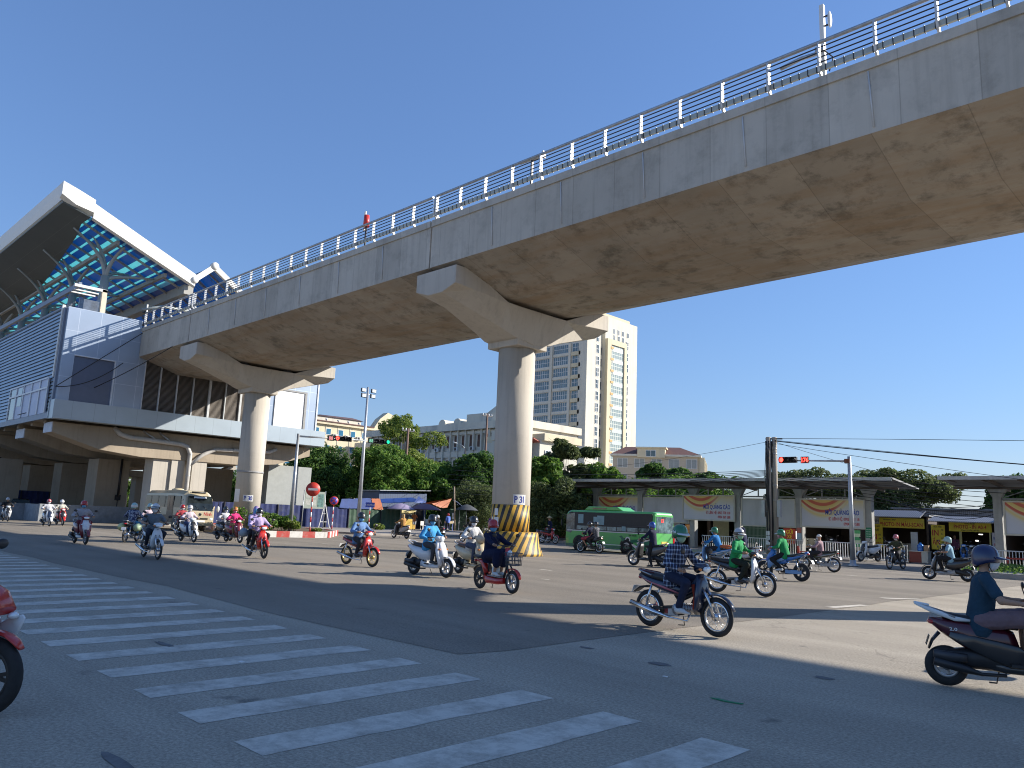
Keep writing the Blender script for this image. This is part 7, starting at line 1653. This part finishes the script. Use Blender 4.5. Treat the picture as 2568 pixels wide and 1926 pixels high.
        for k in range(9):
            a = R(-58+116*k/8); rings.append([Vector((.138*math.cos(a)-.002, .125*math.sin(a), .030)), Vector((.138*math.cos(a)-.002,.125*math.sin(a),.040)), Vector((.215*math.cos(a)-.015*abs(math.sin(a)), .120*math.sin(a), .020)), Vector((.215*math.cos(a)-.015*abs(math.sin(a)),.120*math.sin(a),.013))])
        b.loft(rings, True, True); b.xf(M4); b.build('visor', M['white'] if gl == 'w' else HM, t)
        if helmet_band:
            b = MB(); b.lathe([(.136,.052),(.1375,.02),(.138,-.0),(.136,-.02),(.13,-.02),(.13,.05)], Matrix.Diagonal((1.09,.94,1,1)), 22); b.xf(Matrix.Translation((-.008,0,.008)) @ Matrix.Rotation(R(-4),4,'Y')); b.xf(M4); b.build('helmet_band', paint('helmet_'+helmet_band, HC[helmet_band]), t)
        for s in (-1,1): MB().tube([hp(0,s*.108,-.01), hp(.02,s*.08,-.07), hp(.05,s*.02,-.125)], .006, 5).build('chin_strap', M['black'], t)
        if brand:
            for s in (-1,):
                o = text(brand, .05, M['plate'], t, (0,0,0), (0,0,0), align='CENTER'); o.matrix_local = Matrix.Translation(C_) @ Rm.to_4x4() @ Matrix.Translation((.03,s*.1335,.035)) @ Matrix.Rotation(math.pi/2-.15,4,'X') @ Matrix.Rotation(0,4,'Y')
    if mask:
        b = MB(); rings = []
        for k in range(9):
            a = R(-78+156*k/8); ring = []
            for (z, rr) in ((-.118,.55),(-.085,.86),(-.05,1.02),(-.015,1.06),(-.013,1.0),(-.05,.95),(-.085,.78),(-.116,.48)): ring.append(Vector(((.098+.014*math.cos(a)**4)*rr*math.cos(a)+.006, .078*rr*math.sin(a), z)))
            rings.append(ring)
        b.loft(rings, True, True); b.xf(M4); b.build('face_mask', MASK[mask], t)
    if hood:
        b = MB(); b.ell(hp(-.015,0,.01), (.118,.10,.145), 14, 9, Rm); cap(b, N, hp(-.04,0,-.06), .10, .09); o = part('hood', b, cloth(*hood), vox, .004)
        cut = MB(); cut.ell(hp(.085,0,-.02), (.035,.062,.085), 12, 8, Rm); cut.build('face_opening', M['skin'] if not mask else MASK[mask], t)
    if hair:
        b = MB(); b.ell(hp(-.02,0,.025), (.092,.083,.105), 14, 9, Rm); cap(b, hp(-.08,0,-.02), hp(-.10,0,-.06-hair), .055, .03); part('hair', b, M['hair'], vox)
    if hat == 'conical':
        b = MB(); b.lathe([(0,.22),(.24,.05),(.245,.05),(0,.235)], M4, 20); b.build('conical_hat', mat('straw', (.5,.42,.26), .8), t)
    elif hat == 'cap':
        b = MB(); b.ell(hp(-.005,0,.03), (.105,.088,.10), 14, 8, Rm, z0=0); b.lx([(.08,.04,.06,.006),(.17,.03,.05,.005)], 10, 3); b.build('cap', M['white'], t)
    t.matrix_world = Matrix.Translation((loc[0],loc[1],loc[2] if len(loc) > 2 else .008)) @ Matrix.Rotation(R(hd),4,'Z') @ Matrix.Scale(scale,4)
    return tag(t, label, 'person', group)
HC = dict(green=(.015,.17,.07), white=(.62,.62,.62), black=(.016,.016,.018), navy=(.012,.02,.075), red=(.42,.015,.015), silver=(.45,.45,.46), blue=(.02,.07,.35), pink=(.45,.12,.13), orange=(.5,.17,.03), mint=(.30,.48,.46), maroon=(.2,.02,.03))
MASK = {k: mat('mask_'+k, c, .8, var=.06) for k, c in dict(blue=(.14,.38,.62), white=(.62,.63,.66), green=(.33,.50,.36), pink=(.55,.3,.35)).items()}
def plaid():
    m = bpy.data.materials.new('plaid_cloth'); m.use_nodes = True; nt = m.node_tree; L = nt.links.new; bs = nt.nodes['Principled BSDF']; bs.inputs['Roughness'].default_value = .85
    tc = S(nt,'ShaderNodeTexCoord'); nz = S(nt,'ShaderNodeTexNoise'); nz.inputs['Scale'].default_value = 3; L(tc.outputs['Object'], nz.inputs['Vector'])
    ad = S(nt,'ShaderNodeVectorMath', operation='MULTIPLY_ADD'); ad.inputs[1].default_value = (.08,.08,.08); L(nz.outputs['Color'], ad.inputs[0]); L(tc.outputs['Object'], ad.inputs[2])
    sp = S(nt,'ShaderNodeSeparateXYZ'); L(ad.outputs[0], sp.inputs[0]); masks = []
    for ax in (0,2):
        for per, off, w in ((.068,0,.15),):
            a = S(nt,'ShaderNodeMath', operation='MULTIPLY'); L(sp.outputs[ax], a.inputs[0]); a.inputs[1].default_value = 1/per
            if ax == 0: 
                y_ = S(nt,'ShaderNodeMath', operation='MULTIPLY_ADD'); L(sp.outputs[1], y_.inputs[0]); y_.inputs[1].default_value = 1/per; L(a.outputs[0], y_.inputs[2]); a = y_
            f = S(nt,'ShaderNodeMath', operation='FRACT'); L(a.outputs[0], f.inputs[0]); c = S(nt,'ShaderNodeMath', operation='COMPARE'); L(f.outputs[0], c.inputs[0]); c.inputs[1].default_value = .5; c.inputs[2].default_value = w; masks.append(c.outputs[0])
    s = S(nt,'ShaderNodeMath', operation='ADD'); L(masks[0], s.inputs[0]); L(masks[1], s.inputs[1]); h = S(nt,'ShaderNodeMath', operation='MULTIPLY'); L(s.outputs[0], h.inputs[0]); h.inputs[1].default_value = .5
    r_ = S(nt,'ShaderNodeValToRGB'); r_.color_ramp.interpolation = 'CONSTANT'; r_.color_ramp.elements[0].color = (.018,.022,.05,1); r_.color_ramp.elements[1].position = .9; r_.color_ramp.elements[1].color = (.55,.55,.58,1); e = r_.color_ramp.elements.new(.4); e.color = (.15,.19,.28,1)
    L(h.outputs[0], r_.inputs[0]); L(r_.outputs[0], bs.inputs['Base Color']); return m
def camo():
    return mat('camo_cloth', (.02,.03,.09), .85, var=.2, dirt=(.35,.38,.45), dscale=16, dthr=(.50,.54))
PL = plaid(); PKP = mat('plaid_pink', (.38,.25,.27), .85, var=.2, dirt=(.2,.12,.14), dscale=30, dthr=(.5,.55))
scoo_f = [(.22,-.13,.375),(.22,.13,.375)]; und_f = [(.12,-.19,.33),(.12,.19,.33)]; G = 'motorbikes at the crossing'
und_h = [(.24,-.30,1.01),(.24,.30,1.01)]; scoo_h = [(.20,-.30,1.02),(.20,.30,1.02)]
def lump(name, label, cat, c, r_, m, group=None, seed=1, parent=None):
    b = MB(); b.ell((0,0,0), r_, 20, 14); rg = random.Random(seed); b.v = [tuple(Vector(p)*(1+.16*noise.noise(Vector(p)*7+Vector((seed,0,0))))) for p in b.v]; o = b.build(name, m, parent, fix=False); o.location = c
    return tag(o, label, cat, group) if label else o
# 3 plaid rider
def ex3(t):
    MB().lx([(.27,.36,.10,.02),(.30,.55,.12,.025),(.25,.72,.10,.03)], 12, 3).build('red_leg_cloth', mat('cloth_red_bag', (.45,.05,.02), .8, var=.2), t)
    MB().tube([(-.48,-.09,.84),(-.80,-.07,.87),(-.83,0,.875),(-.80,.07,.87),(-.48,.09,.84)], .012, 6).build('rear_rack', mat('rack_maroon', (.12,.02,.03), .4), t)
    t['label'] = t['label']
underbone('dark navy motorbike with spoked wheels and red cloth under a plaid-shirted rider', (-6.77,10.66), -4, 'navy', 'decal_red', group=G, extra=ex3)
person('rider in navy and white plaid shirt with green and white helmet, nearest the crosswalk', (-6.77,10.66), -4, hip=(-.15,0,.815), lean=9, hands=[(.18,-.27,.93),(.24,.30,1.01)], feet=und_f, shirt_mat=PL, shirt=('x',(1,1,1)), pants=('navyjean',(.02,.026,.055)), helmet=('green','w'), mask='green', shoes='shoew', look=(1,-.38,-.12), brand='Grab', vox=.012)
# 4
def ex4(t):
    MB().lx([(.18,.45,.11,.10),(.14,.62,.13,.10),(.12,.74,.10,.06)], 12, 3).build('black_bag', mat('bag_black', (.014,.014,.016), .6, var=.3), t)
    MB().tube([(-.45,-.10,.82),(-.82,-.10,.84),(-.82,.10,.84),(-.45,.10,.82)], .01, 6).build('rear_rack', M['black'], t)
underbone('old black motorbike with a white leg shield ridden by a man in green', (-9.7,17.87), 4, 'whitenavy', shield='white', group=G, extra=ex4)
person('rider in a bright green jacket with a white and black helmet on the white-shielded bike', (-9.7,17.87), 4, lean=8, hands=und_h, feet=und_f, shirt=('grabgreen',(.02,.26,.085)), pants=('darkolive',(.02,.024,.018)), helmet=('silver','w'), helmet_band='black', mask='green', look=(1,-.45,-.1), vox=.013)
# 5 blue sport heading left
underbone('blue and silver sporty motorbike heading left behind the green-jacketed rider', (-11.85,24.6), 180, 'blue', 'skyblue', group=G, sport=True, style='cast', rim='black', exh='black')
person('rider in a green jacket and green helmet heading left on the blue sporty bike', (-11.85,24.6), 180, hip=(-.08,0,.82), lean=12, hands=und_h, feet=[(.0,-.2,.33),(.0,.2,.33)], shirt=('grabgreen',(.02,.26,.085)), pants=('blackpants',(.02,.02,.022)), helmet=('green','w'), shoes='shoew', look=(1,.25,-.1), vox=.013, mask='pink')
# 6 blue jacket heading left
def ex6(t): lump('bundle', None, None, (-.55,0,.86), (.30,.14,.09), mat('orange_bundle', (.5,.12,.03), .6, var=.3), parent=t)
underbone('sky-blue motorbike with an orange bundle heading left behind the bike with a white leg shield', (-15.9,27.2), 180, 'skyblue', 'white', group=G, extra=ex6)
person('rider in a blue jacket and green helmet leaning over the sky-blue bike', (-15.9,27.2), 180, hip=(-.25,0,.82), lean=20, hands=und_h, feet=und_f, shirt=('bluejacket',(.02,.16,.42)), helmet=('green','w'), mask='blue', look=(1,.1,-.1))
# 7 hoodie
scooter('scooter mostly hidden behind the green jackets, ridden by someone in a navy hood', (-16.0,29.6), 180, 'white', group=G)
person('rider in a dark navy hooded jacket seen from behind the green-jacketed rider', (-16.0,29.6), 180, lean=6, hands=scoo_h, feet=scoo_f, shirt=('navyhood',(.015,.02,.06)), hood=('navyhood',(.015,.02,.06)), look=(1,.2,0), torso=.52)
# 8 grey scooter
scooter('dark grey maxi scooter stopped behind the green bus', (-17.6,25.35), 184, 'grey', wb=1.3, rf=.27, rr=.26, group=G, rim='alu')
person('rider in navy with a blue helmet standing astride the dark grey scooter', (-17.6,25.35), 184, hip=(-.2,0,.88), lean=2, torso=.48, hands=scoo_h, feet=[(-.25,-.26,.06),(-.25,.26,.06)], knee_out=.1, shirt=('navyshirt',(.016,.02,.05)), pants=('blackpants',(.02,.02,.022)), helmet=('blue','w'), mask='blue', look=(1,0,0))
# 9 two on a bike by the bus
underbone('small dark motorbike carrying two people past the front of the green bus', (-26.0,32.2), 180, 'black', group=G)
person('rider in dark blue driving two-up past the green bus', (-26.0,32.2), 180, hip=(-.08,0,.8), lean=10, hands=und_h, feet=und_f, shirt=('navyshirt',(.016,.02,.05)), helmet=('black','b'), hood=None, pants=('pinkshorts',(.35,.06,.09)), shorts=True)
person('passenger in a checked shirt and cap behind the rider passing the green bus', (-26.0,32.2), 180, hip=(-.42,0,.82), lean=2, hands=[(-.12,-.12,.9),(-.12,.12,.9)], feet=[(-.26,-.2,.36),(-.26,.2,.36)], shirt_mat=mat('check_dark', (.05,.055,.07), .85, var=.2, dirt=(.2,.2,.22), dscale=26, dthr=(.5,.55)), sleeve='short', hat=None, helmet=('black','b'))
# 10 e-bike
ebike('small red electric bike with a wire basket ridden by a woman in navy', (-12.62,12.37), -8, group=G)
person('woman in a long navy coat and red helmet on the electric bike', (-12.62,12.37), -8, hip=(-.26,0,.76), lean=5, hands=[(.26,-.28,1.01),(.22,.27,1.01)], feet=[(.1,-.09,.38),(.1,.09,.38)], knee_out=.0, shirt=('navycoat',(.010,.014,.045)), coat=True, pants=('skinleg',(.3,.18,.13)), shorts=True, helmet=('red','r'), mask='blue', look=(1,-.35,-.05), shoes='shoew', female=True, vox=.013)
t = lump('tote_bag', 'white cloth bag on the foot mat of the red electric bike', 'bag', (-12.62,12.37,.46), (.10,.09,.13), M['white'])
# 11 beige scooter
scooter('cream retro scooter partly hidden behind the white scooter', (-16.2,14.95), -6, 'cream', seatm='brown', retro=True, wb=1.28, group=G)
person('woman in a white hoodie with a glossy black helmet on the cream scooter', (-16.2,14.95), -6, hip=(-.1,0,.82), lean=5, hands=scoo_h, feet=scoo_f, shirt=('whitehood',(.50,.50,.50)), pants=('jeansblue',(.05,.07,.12)), helmet=('black','b'), mask='white', hair=.12, look=(1,-.3,-.1), female=True, vox=.013)
t = lump('parcel', 'beige wrapped parcel standing on the front of the cream scooter', 'parcel', (-15.83,14.92,1.02), (.20,.17,.12), mat('parcel_beige', (.42,.36,.27), .7, var=.2), seed=4)
# 12 white scooter
scooter('white retro scooter ridden by a man in a bright blue jacket', (-16.36,13.57), 6, 'white', retro=True, wb=1.2, group=G)
person('man in a bright sky-blue jacket and dark helmet on the white scooter', (-16.36,13.57), 6, hip=(-.1,0,.82), lean=8, hands=[(.13,-.2,.95),(.20,.30,1.02)], feet=scoo_f, shirt=('skyjacket',(.06,.30,.58)), pants=('greypants',(.05,.055,.065)), helmet=('black','b'), mask='blue', look=(1,-.45,-.1), vox=.013)
# 13, 13b
scooter('dark scooter heading away behind the sky-blue jacketed rider', (-41.5,34.8), 178, 'black', group=G)
person('rider in black with a grey full helmet seen behind the sky-blue jacketed rider', (-41.5,34.8), 178, lean=4, torso=.5, hands=scoo_h, feet=scoo_f, shirt=('blackshirt',(.02,.02,.022)), helmet=('silver','w'), look=(.3,.9,0))
underbone('black motorbike whose wheel shows left of the woman in the white hoodie', (-36.8,33.6), 182, 'black', group=G)
person('rider in black hidden behind the woman in the white hoodie', (-36.8,33.6), 182, lean=4, hands=und_h, feet=und_f, shirt=('blackshirt',(.02,.02,.022)), helmet=('black','b'), hair=.15)
# 14 red bike
underbone('red motorbike with gold spoked wheels in the middle of the crossing', (-20.1,13.9), 4, 'red', 'black', rim='gold', group=G)
person('rider in beige vest over blue sleeves with a black helmet on the red bike', (-20.1,13.9), 4, lean=6, hands=und_h, feet=und_f, shirt=('bluesleeve',(.12,.22,.42)), vest=('beigevest',(.36,.32,.26)), helmet=('black','b'), mask='blue', look=(1,-.35,-.1), vox=.014)
# 15 brown rider
scooter('dark scooter with a rider in ochre beside the market stalls', (-41.6,31.85), 184, 'silver', group=G)
person('rider wearing an ochre sun jacket and hood riding left by the market stalls', (-41.6,31.85), 184, hip=(-.2,0,.82), lean=0, hands=scoo_h, feet=scoo_f, shirt=('ochre',(.42,.22,.07)), hood=('ochre2',(.45,.30,.14)), hat=None)
# 16 lilac pair
underbone('red and black motorbike carrying two women in lilac', (-24.0,12.6), -6, 'red', 'black', group=G, rim='black', style='cast')
person('woman driver in a lilac jacket with a white mask on the red and black bike', (-24.0,12.6), -6, lean=4, hands=und_h, feet=und_f, shirt=('lilac',(.42,.34,.55)), pants=('blackpants',(.02,.02,.022)), helmet=('black','b'), mask='white', look=(1,-.3,0), female=True)
person('woman passenger in lilac with a lilac hood and sunglasses behind the driver', (-24.0,12.6), -6, hip=(-.45,0,.84), lean=4, torso=.50, hands=[(-.1,-.16,.9),(-.1,.16,.9)], feet=[(-.26,-.2,.36),(-.26,.2,.36)], shirt=('lilac',(.42,.34,.55)), pants=('blackpants',(.02,.02,.022)), hood=('lilac2',(.42,.30,.52)), mask='blue', look=(1,-.3,0), female=True)
lump('shoulder_bag', 'grey-blue bag hanging at the back of the bike with the two women in lilac', 'bag', (-24.65,12.42,.78), (.17,.13,.15), mat('bag_greyblue', (.25,.30,.34), .7, var=.2), seed=6)
# 17 pink
scooter('maroon scooter ridden by a woman in bright pink', (-34.2,16.75), 2, 'maroon', group=G)
person('woman in a bright pink jacket with an orange and black helmet on the maroon scooter', (-34.2,16.75), 2, lean=4, hands=scoo_h, feet=scoo_f, shirt=('pinkjacket',(.58,.04,.17)), pants=('khaki',(.25,.16,.08)), helmet=('orange','b'), mask='pink', look=(1,-.3,0), female=True)
scooter('dark scooter just behind the woman in pink', (-36.3,17.3), 2, 'black', group=G)
person('rider in white with a dark helmet behind the woman in pink', (-36.3,17.3), 2, lean=4, hands=scoo_h, feet=scoo_f, shirt=('whitetop',(.5,.5,.53)), helmet=('black','b'), mask='white', female=True)
# 18
scooter('white scooter in front of the beige minibus', (-34.4,14.75), 2, 'white', group=G)
person('woman with a pearly helmet, sunglasses and lilac-white top on the white scooter', (-34.4,14.75), 2, lean=4, hands=scoo_h, feet=scoo_f, shirt=('pinkwhite',(.50,.42,.46)), vest=('darkvest',(.05,.04,.05)), pants=('jeansblue2',(.04,.06,.14)), helmet=('silver','w'), mask='white', look=(1,-.3,0), female=True)
underbone('dark motorbike beside the minibus door with a red-helmeted rider', (-42.0,17.6), 0, 'black', group=G)
person('rider in a red top with a red helmet beside the minibus door', (-42.0,17.6), 0, lean=4, hands=und_h, feet=und_f, shirt=('redtop',(.35,.05,.06)), helmet=('red','r'), mask='white')
# 19 white underbone
underbone('white and silver motorbike ridden by a man in grey at the left', (-24.0,9.25), -3, 'white', 'silver', group=G, exh='chrome')
person('man in a grey short-sleeved shirt with a white mask on the white and silver bike', (-24.0,9.25), -3, lean=5, hands=und_h, feet=und_f, shirt=('greyshirt',(.13,.16,.19)), sleeve='short', pants=('navypants',(.02,.025,.04)), helmet=('white','w'), helmet_band='black', mask='white', look=(1,-.55,0), vox=.014)
# 20
underbone('dark loaded motorbike seen from behind with plastic bags on both sides', (-33.9,12.2), 140, 'black', group=G)
person('rider in a blue and white camouflage shirt seen from behind with loaded bags', (-33.9,12.2), 140, lean=8, hands=und_h, feet=und_f, shirt_mat=camo(), pants=('tealpants',(.04,.20,.36)), helmet=('mint','w'), helmet_band='white', look=(1,0,0))
lump('plastic_bag', 'left yellowish plastic bag hanging on the loaded motorbike', 'bag', (-33.75,11.75,.62), (.26,.15,.16), mat('bag_yellowgreen', (.42,.45,.18), .4, var=.4, scale=8), 'plastic bags on the loaded bike', 3)
lump('plastic_bag', 'right green-tinted plastic bag hanging on the loaded motorbike', 'bag', (-33.3,12.2,.62), (.18,.18,.16), mat('bag_green', (.33,.42,.27), .4, var=.4, scale=8), 'plastic bags on the loaded bike', 8)
scooter('scooter hidden behind the camouflage-shirted rider', (-37.5,14.2), 0, 'grey', group=G)
person('rider in pale pink with a white helmet hidden behind the camouflage-shirted rider', (-37.5,14.2), 0, lean=4, hands=scoo_h, feet=scoo_f, shirt=('palepink',(.5,.40,.43)), helmet=('mint','w'), female=True)
# 21
scooter('maroon and white scooter coming head-on at the far left of the crossing', (-32.1,9.75), 0, 'darkred', 'white', group=G)
person('rider in a grey-white shirt with a red helmet and blue mask coming head-on', (-32.1,9.75), 0, lean=2, hands=scoo_h, feet=scoo_f, shirt=('greywhite',(.36,.34,.36)), helmet=('red','r'), mask='blue', pants=('maroonpants',(.12,.02,.03)), look=(1,-.25,0))
# 22
scooter('white and dark scooter in the distance near the station barrier', (-52.7,14.05), 0, 'white', 'navy', group=G)
person('far rider in white with a pink helmet near the station barrier', (-52.7,14.05), 0, lean=2, hands=scoo_h, feet=scoo_f, shirt=('whitetop',(.5,.5,.53)), helmet=('pink','r'), mask='white')
scooter('red scooter right behind the far white scooter near the station barrier', (-55.0,15.4), 0, 'red', group=G)
person('far rider in a cream jacket with a white helmet on the red scooter', (-55.0,15.4), 0, lean=2, hands=scoo_h, feet=scoo_f, shirt=('creamtop',(.45,.45,.40)), helmet=('white','w'), mask='white')
scooter('pale scooter cut off by the left edge of the picture near the barrier', (-61.5,13.9), 0, 'silver', group=G)
person('rider in black cut off by the left edge near the barrier', (-61.5,13.9), 0, lean=2, hands=scoo_h, feet=scoo_f, shirt=('blackshirt',(.02,.02,.022)), helmet=('silver','w'))
# 24 right
underbone('old brown motorbike heading left in front of the advert boards', (-13.8,31.8), 181, 'olive', 'silver', group=G)
person('woman in a pink checked shirt and white cap riding left on the old brown bike', (-13.8,31.8), 181, hip=(-.1,0,.78), lean=2, torso=.44, hands=und_h, feet=und_f, shirt_mat=PKP, hat='cap', look=(1,0,0), female=True, mask='white', scale=.97)
# 25
underbone('dark motorbike coming towards the viewer outside the photocopy shop', (-13.25,39.0), -98, 'black', group=G)
person('rider in olive with a pale pink helmet facing the viewer outside the photocopy shop', (-13.25,39.0), -98, lean=2, hands=und_h, feet=und_f, shirt=('olive',(.06,.065,.035)), helmet=('pink','r'), mask='white', look=(1,.0,-.1))
# 26
scooter('black and white scooter heading left at the right side of the road', (-9.2,32.4), 187, 'black', 'silver', group=G, rim='alu')
person('man in a light blue shirt with a mint helmet on the black and white scooter', (-9.2,32.4), 187, lean=6, hands=scoo_h, feet=scoo_f, shirt=('lightblue',(.22,.38,.48)), helmet=('mint','w'), look=(1,0,0), pants=('blackpants',(.02,.02,.022)), sleeve='short')
# 1 near right
def ex1(t):
    for s in (-1,1): MB().lx([(-.35,.79,.012,.012),(-.55,.80,.02,.03),(-.8,.88,.018,.028),(-.98,.95,.01,.012)], 10, 2.4, dy=s*.12).build('rear_wing', M['white'], t)
    MB().lx([(-.82,.93,.12,.012),(-.98,.955,.10,.01)], 10, 3).build('rear_carrier', M['white'], t)
    for s in (-1,1): MB().lx([(.22,.36,.01,.08),(.05,.42,.014,.13),(-.15,.47,.016,.12),(-.38,.54,.014,.085),(-.62,.62,.008,.03)], 14, 2.5, dy=s*.158).build('lower_panel', mat('panel_black', (.012,.012,.014), .3, coat=.6), t)
    MB().lx([(.30,.30,.15,.07),(0,.33,.15,.11),(-.3,.36,.13,.13),(-.6,.33,.12,.11),(-.74,.28,.07,.07)], 14, 3).build('underbody', M['black'], t)
    for ch in t.children:
        if ch.name.startswith('license_plate'): ch.data.materials[0] = M['black']
    text('2.0', .05, M['plate'], t, (-.62,-.172,.665), (math.pi/2,0,0), sx=1.4)
scooter('dark maroon scooter in the right foreground with a white rear wing', (-2.26,9.90), 20, 'deepmaroon', wb=1.32, rf=.25, rr=.235, group=G, extra=ex1).scale = (.9,.9,.9)
person('man in a dark blue shirt, pink-grey shorts and navy helmet in the right foreground', (-2.26,9.90), 20, hip=(-.24,0,.725), lean=6, torso=.47, hands=[(.16,-.27,.93),(.16,.27,.93)], feet=[(.2,-.12,.33),(.2,.12,.33)], shirt=('petrol',(.022,.055,.085)), sleeve='short', pants=('pinkgrey',(.20,.13,.14)), shorts=True, helmet=('navy','b'), mask='white', look=(1,-.05,-.03), hair=.01, vox=.010)
# white bike with blue bags behind it
underbone('white motorbike loaded with blue plastic bags, cut by the right edge', (-1.35,12.75), 186, 'white', 'silver', group=G)
lump('plastic_bag', 'large bright blue plastic bag on the white bike at the right edge', 'bag', (-1.5,12.7,1.17), (.42,.22,.17), mat('bag_bright_blue', (.02,.22,.62), .3, var=.3, scale=9, coat=.4), None, 9)
lump('plastic_bag', 'clear white plastic bag hanging below the blue one at the right edge', 'bag', (-1.9,12.3,.78), (.16,.13,.17), mat('bag_clear', (.42,.46,.45), .3, var=.3, scale=9), None, 12)
# 2 near left
def ex2(t):
    MB().lx([(.22,.95,.12,.05),(.40,.90,.16,.09),(.56,.83,.16,.085),(.67,.75,.12,.04)], 16, 2.4).build('front_cowl', PAINT('red'), t)
    for s in (-1,1):
        MB().ell((.68,s*.09,.71),(.035,.05,.028),12,7).build('headlight', M['glass'], t)
        MB().lx([(.73,.70,.01,.02),(.66,.64,.016,.07),(.55,.54,.018,.09),(.42,.40,.014,.05),(.34,.30,.008,.02)], 14, 2.3, dy=s*.14).build('white_panel', M['white'], t)
        MB().lx([(.69,.665,.004,.006),(.58,.585,.004,.02),(.46,.45,.004,.012)], 8, 2, dy=s*.158).build('black_stripe', M['black'], t)
    for s in (-1,1): 
        MB().lx([(.52,.50,.006,.03),(.46,.62,.012,.10),(.34,.72,.012,.12),(.22,.76,.006,.03)], 12, 2.4, dy=s*.15).build('white_panel', M['white'], t)
        MB().lx([(.48,.58,.003,.008),(.38,.68,.003,.02),(.26,.72,.003,.006)], 8, 2, dy=s*.165).build('black_stripe', M['black'], t)
underbone('red and white sporty motorbike entering from the left foreground', (-7.47,1.25), 36, 'red', 'white', group=G, sport=True, style='cast', rim='black', extra=ex2, exh='black')
person('rider cut off by the left edge whose hand holds the red and white bike', (-7.47,1.25), 36, lean=8, hands=und_h, feet=und_f, shirt=('greyshirt',(.13,.16,.19)), helmet=('black','b'), mask='blue')
# 27 and parked bikes, vendors, pedestrians
underbone('red motorbike parked by the vendor cart left of the bus', (-36.4,40.6), 0, 'red', 'black', group=G)
underbone('dark red motorbike parked behind the bus front, beside the red one', (-38.2,42.0), -10, 'darkred', group=G)
PB = 'motorbikes parked by the shops'
for i, (u, v, h, c, lb) in enumerate(((-17.5,50.6,-70,'navy','dark blue scooter parked behind the last shelter post'),(-14.2,50.0,-100,'black','dark scooter parked between the counter and the second copy shop'),(-13.6,51.2,-80,'blue','blue scooter parked under the second copy shop awning'),(-12.9,50.4,-95,'grey','grey scooter parked beside the right-hand shelter post'),(-10.2,51,-90,'black','dark scooter parked under the right-hand shelter'),(-27.6,50.5,-95,'white','white scooter parked before the yellow shop fascia'),(-15.9,42.9,-110,'white','pale scooter parked at the kerb by the white railing'),(-20.9,50.4,-80,'black','dark scooter parked in the shade under the third advert board'))):
    scooter(lb, (u,v+.0), h, c, group=PB).location.z = .15
def vcart():
    t = thing('vendor_cart', 'glass and metal vendor cart with a pale roof left of the bus', 'cart', (-45.4,49.3,.14)); MB().box((-.6,-.4,.5),(.6,.4,.95)).build('base', mat('cart_grey', (.35,.33,.3), .6), t); MB().box((-.5,-.35,.951),(.5,.35,1.5)).build('glass_case', M['wglass'], t); MB().box((-.7,-.5,1.501),(.7,.5,1.62)).build('roof', M['white'], t)
    for x in (-.35,.35): car_wheel(t, (x,-.42,.25), .25, .05)
vcart()
std = dict(standing=True, feet=[(-.02,-.1,.05),(.05,.1,.05)], group=None, vox=.02)
person('vendor in dark clothes with a conical straw hat beside the red parked motorbike', (-37.2,41.6,.14), 200, hip=(0,0,.9), lean=4, hands=[(.15,-.22,.95),(.15,.22,.95)], hat='conical', shirt=('navyshirt',(.016,.02,.05)), **std)
person('woman in an orange top and white skirt at the food stall', (-61.0,48.3,.13), 160, hip=(0,0,.95), lean=2, hands=[(.2,-.15,1.1),(.1,.2,1.05)], shirt=('orangetop',(.5,.16,.05)), sleeve='short', pants=('whiteskirt',(.55,.55,.53)), shorts=True, hair=.1, female=True, **std)
person('small figure in a blue shirt and red helmet standing by the stall table', (-59.8,51.6,.13), 170, hip=(0,0,.92), lean=1, hands=[(.08,-.2,.85),(.08,.2,.85)], shirt=('blueshirt2',(.12,.20,.55)), helmet=('red','r'), **std)
person('figure in purple by the trees just left of pillar P31', (-56.0,53.9,.13), -60, hip=(0,0,.92), lean=1, hands=[(.08,-.2,.85),(.08,.2,.85)], shirt=('purpletop',(.18,.06,.22)), pants=('tan',(.35,.24,.12)), **std)
person('person in a pale shirt standing by the vendor cart left of the bus', (-44.2,48.2,.14), -60, hip=(0,0,.92), lean=1, hands=[(.08,-.2,.85),(.08,.2,.85)], shirt=('purpletop',(.18,.06,.22)), **std)
person('shopkeeper standing inside the second copy shop doorway', (-14.9,54.2,.05), -90, hip=(0,0,.92), lean=1, hands=[(.08,-.2,.85),(.08,.2,.85)], shirt=('redpurple',(.2,.08,.15)), **std)
bpy.data.scenes.remove(_ts)
# lettering becomes real mesh
bpy.context.view_layer.update(); dg = bpy.context.evaluated_depsgraph_get()
for o in [o for o in bpy.data.objects if o.type == 'FONT']:
    me = bpy.data.meshes.new_from_object(o.evaluated_get(dg)); n = bpy.data.objects.new(o.name.split('.')[0], me); COL.objects.link(n); n.parent = o.parent; n.matrix_parent_inverse = o.matrix_parent_inverse; n.matrix_local = o.matrix_local.copy(); bpy.data.objects.remove(o)
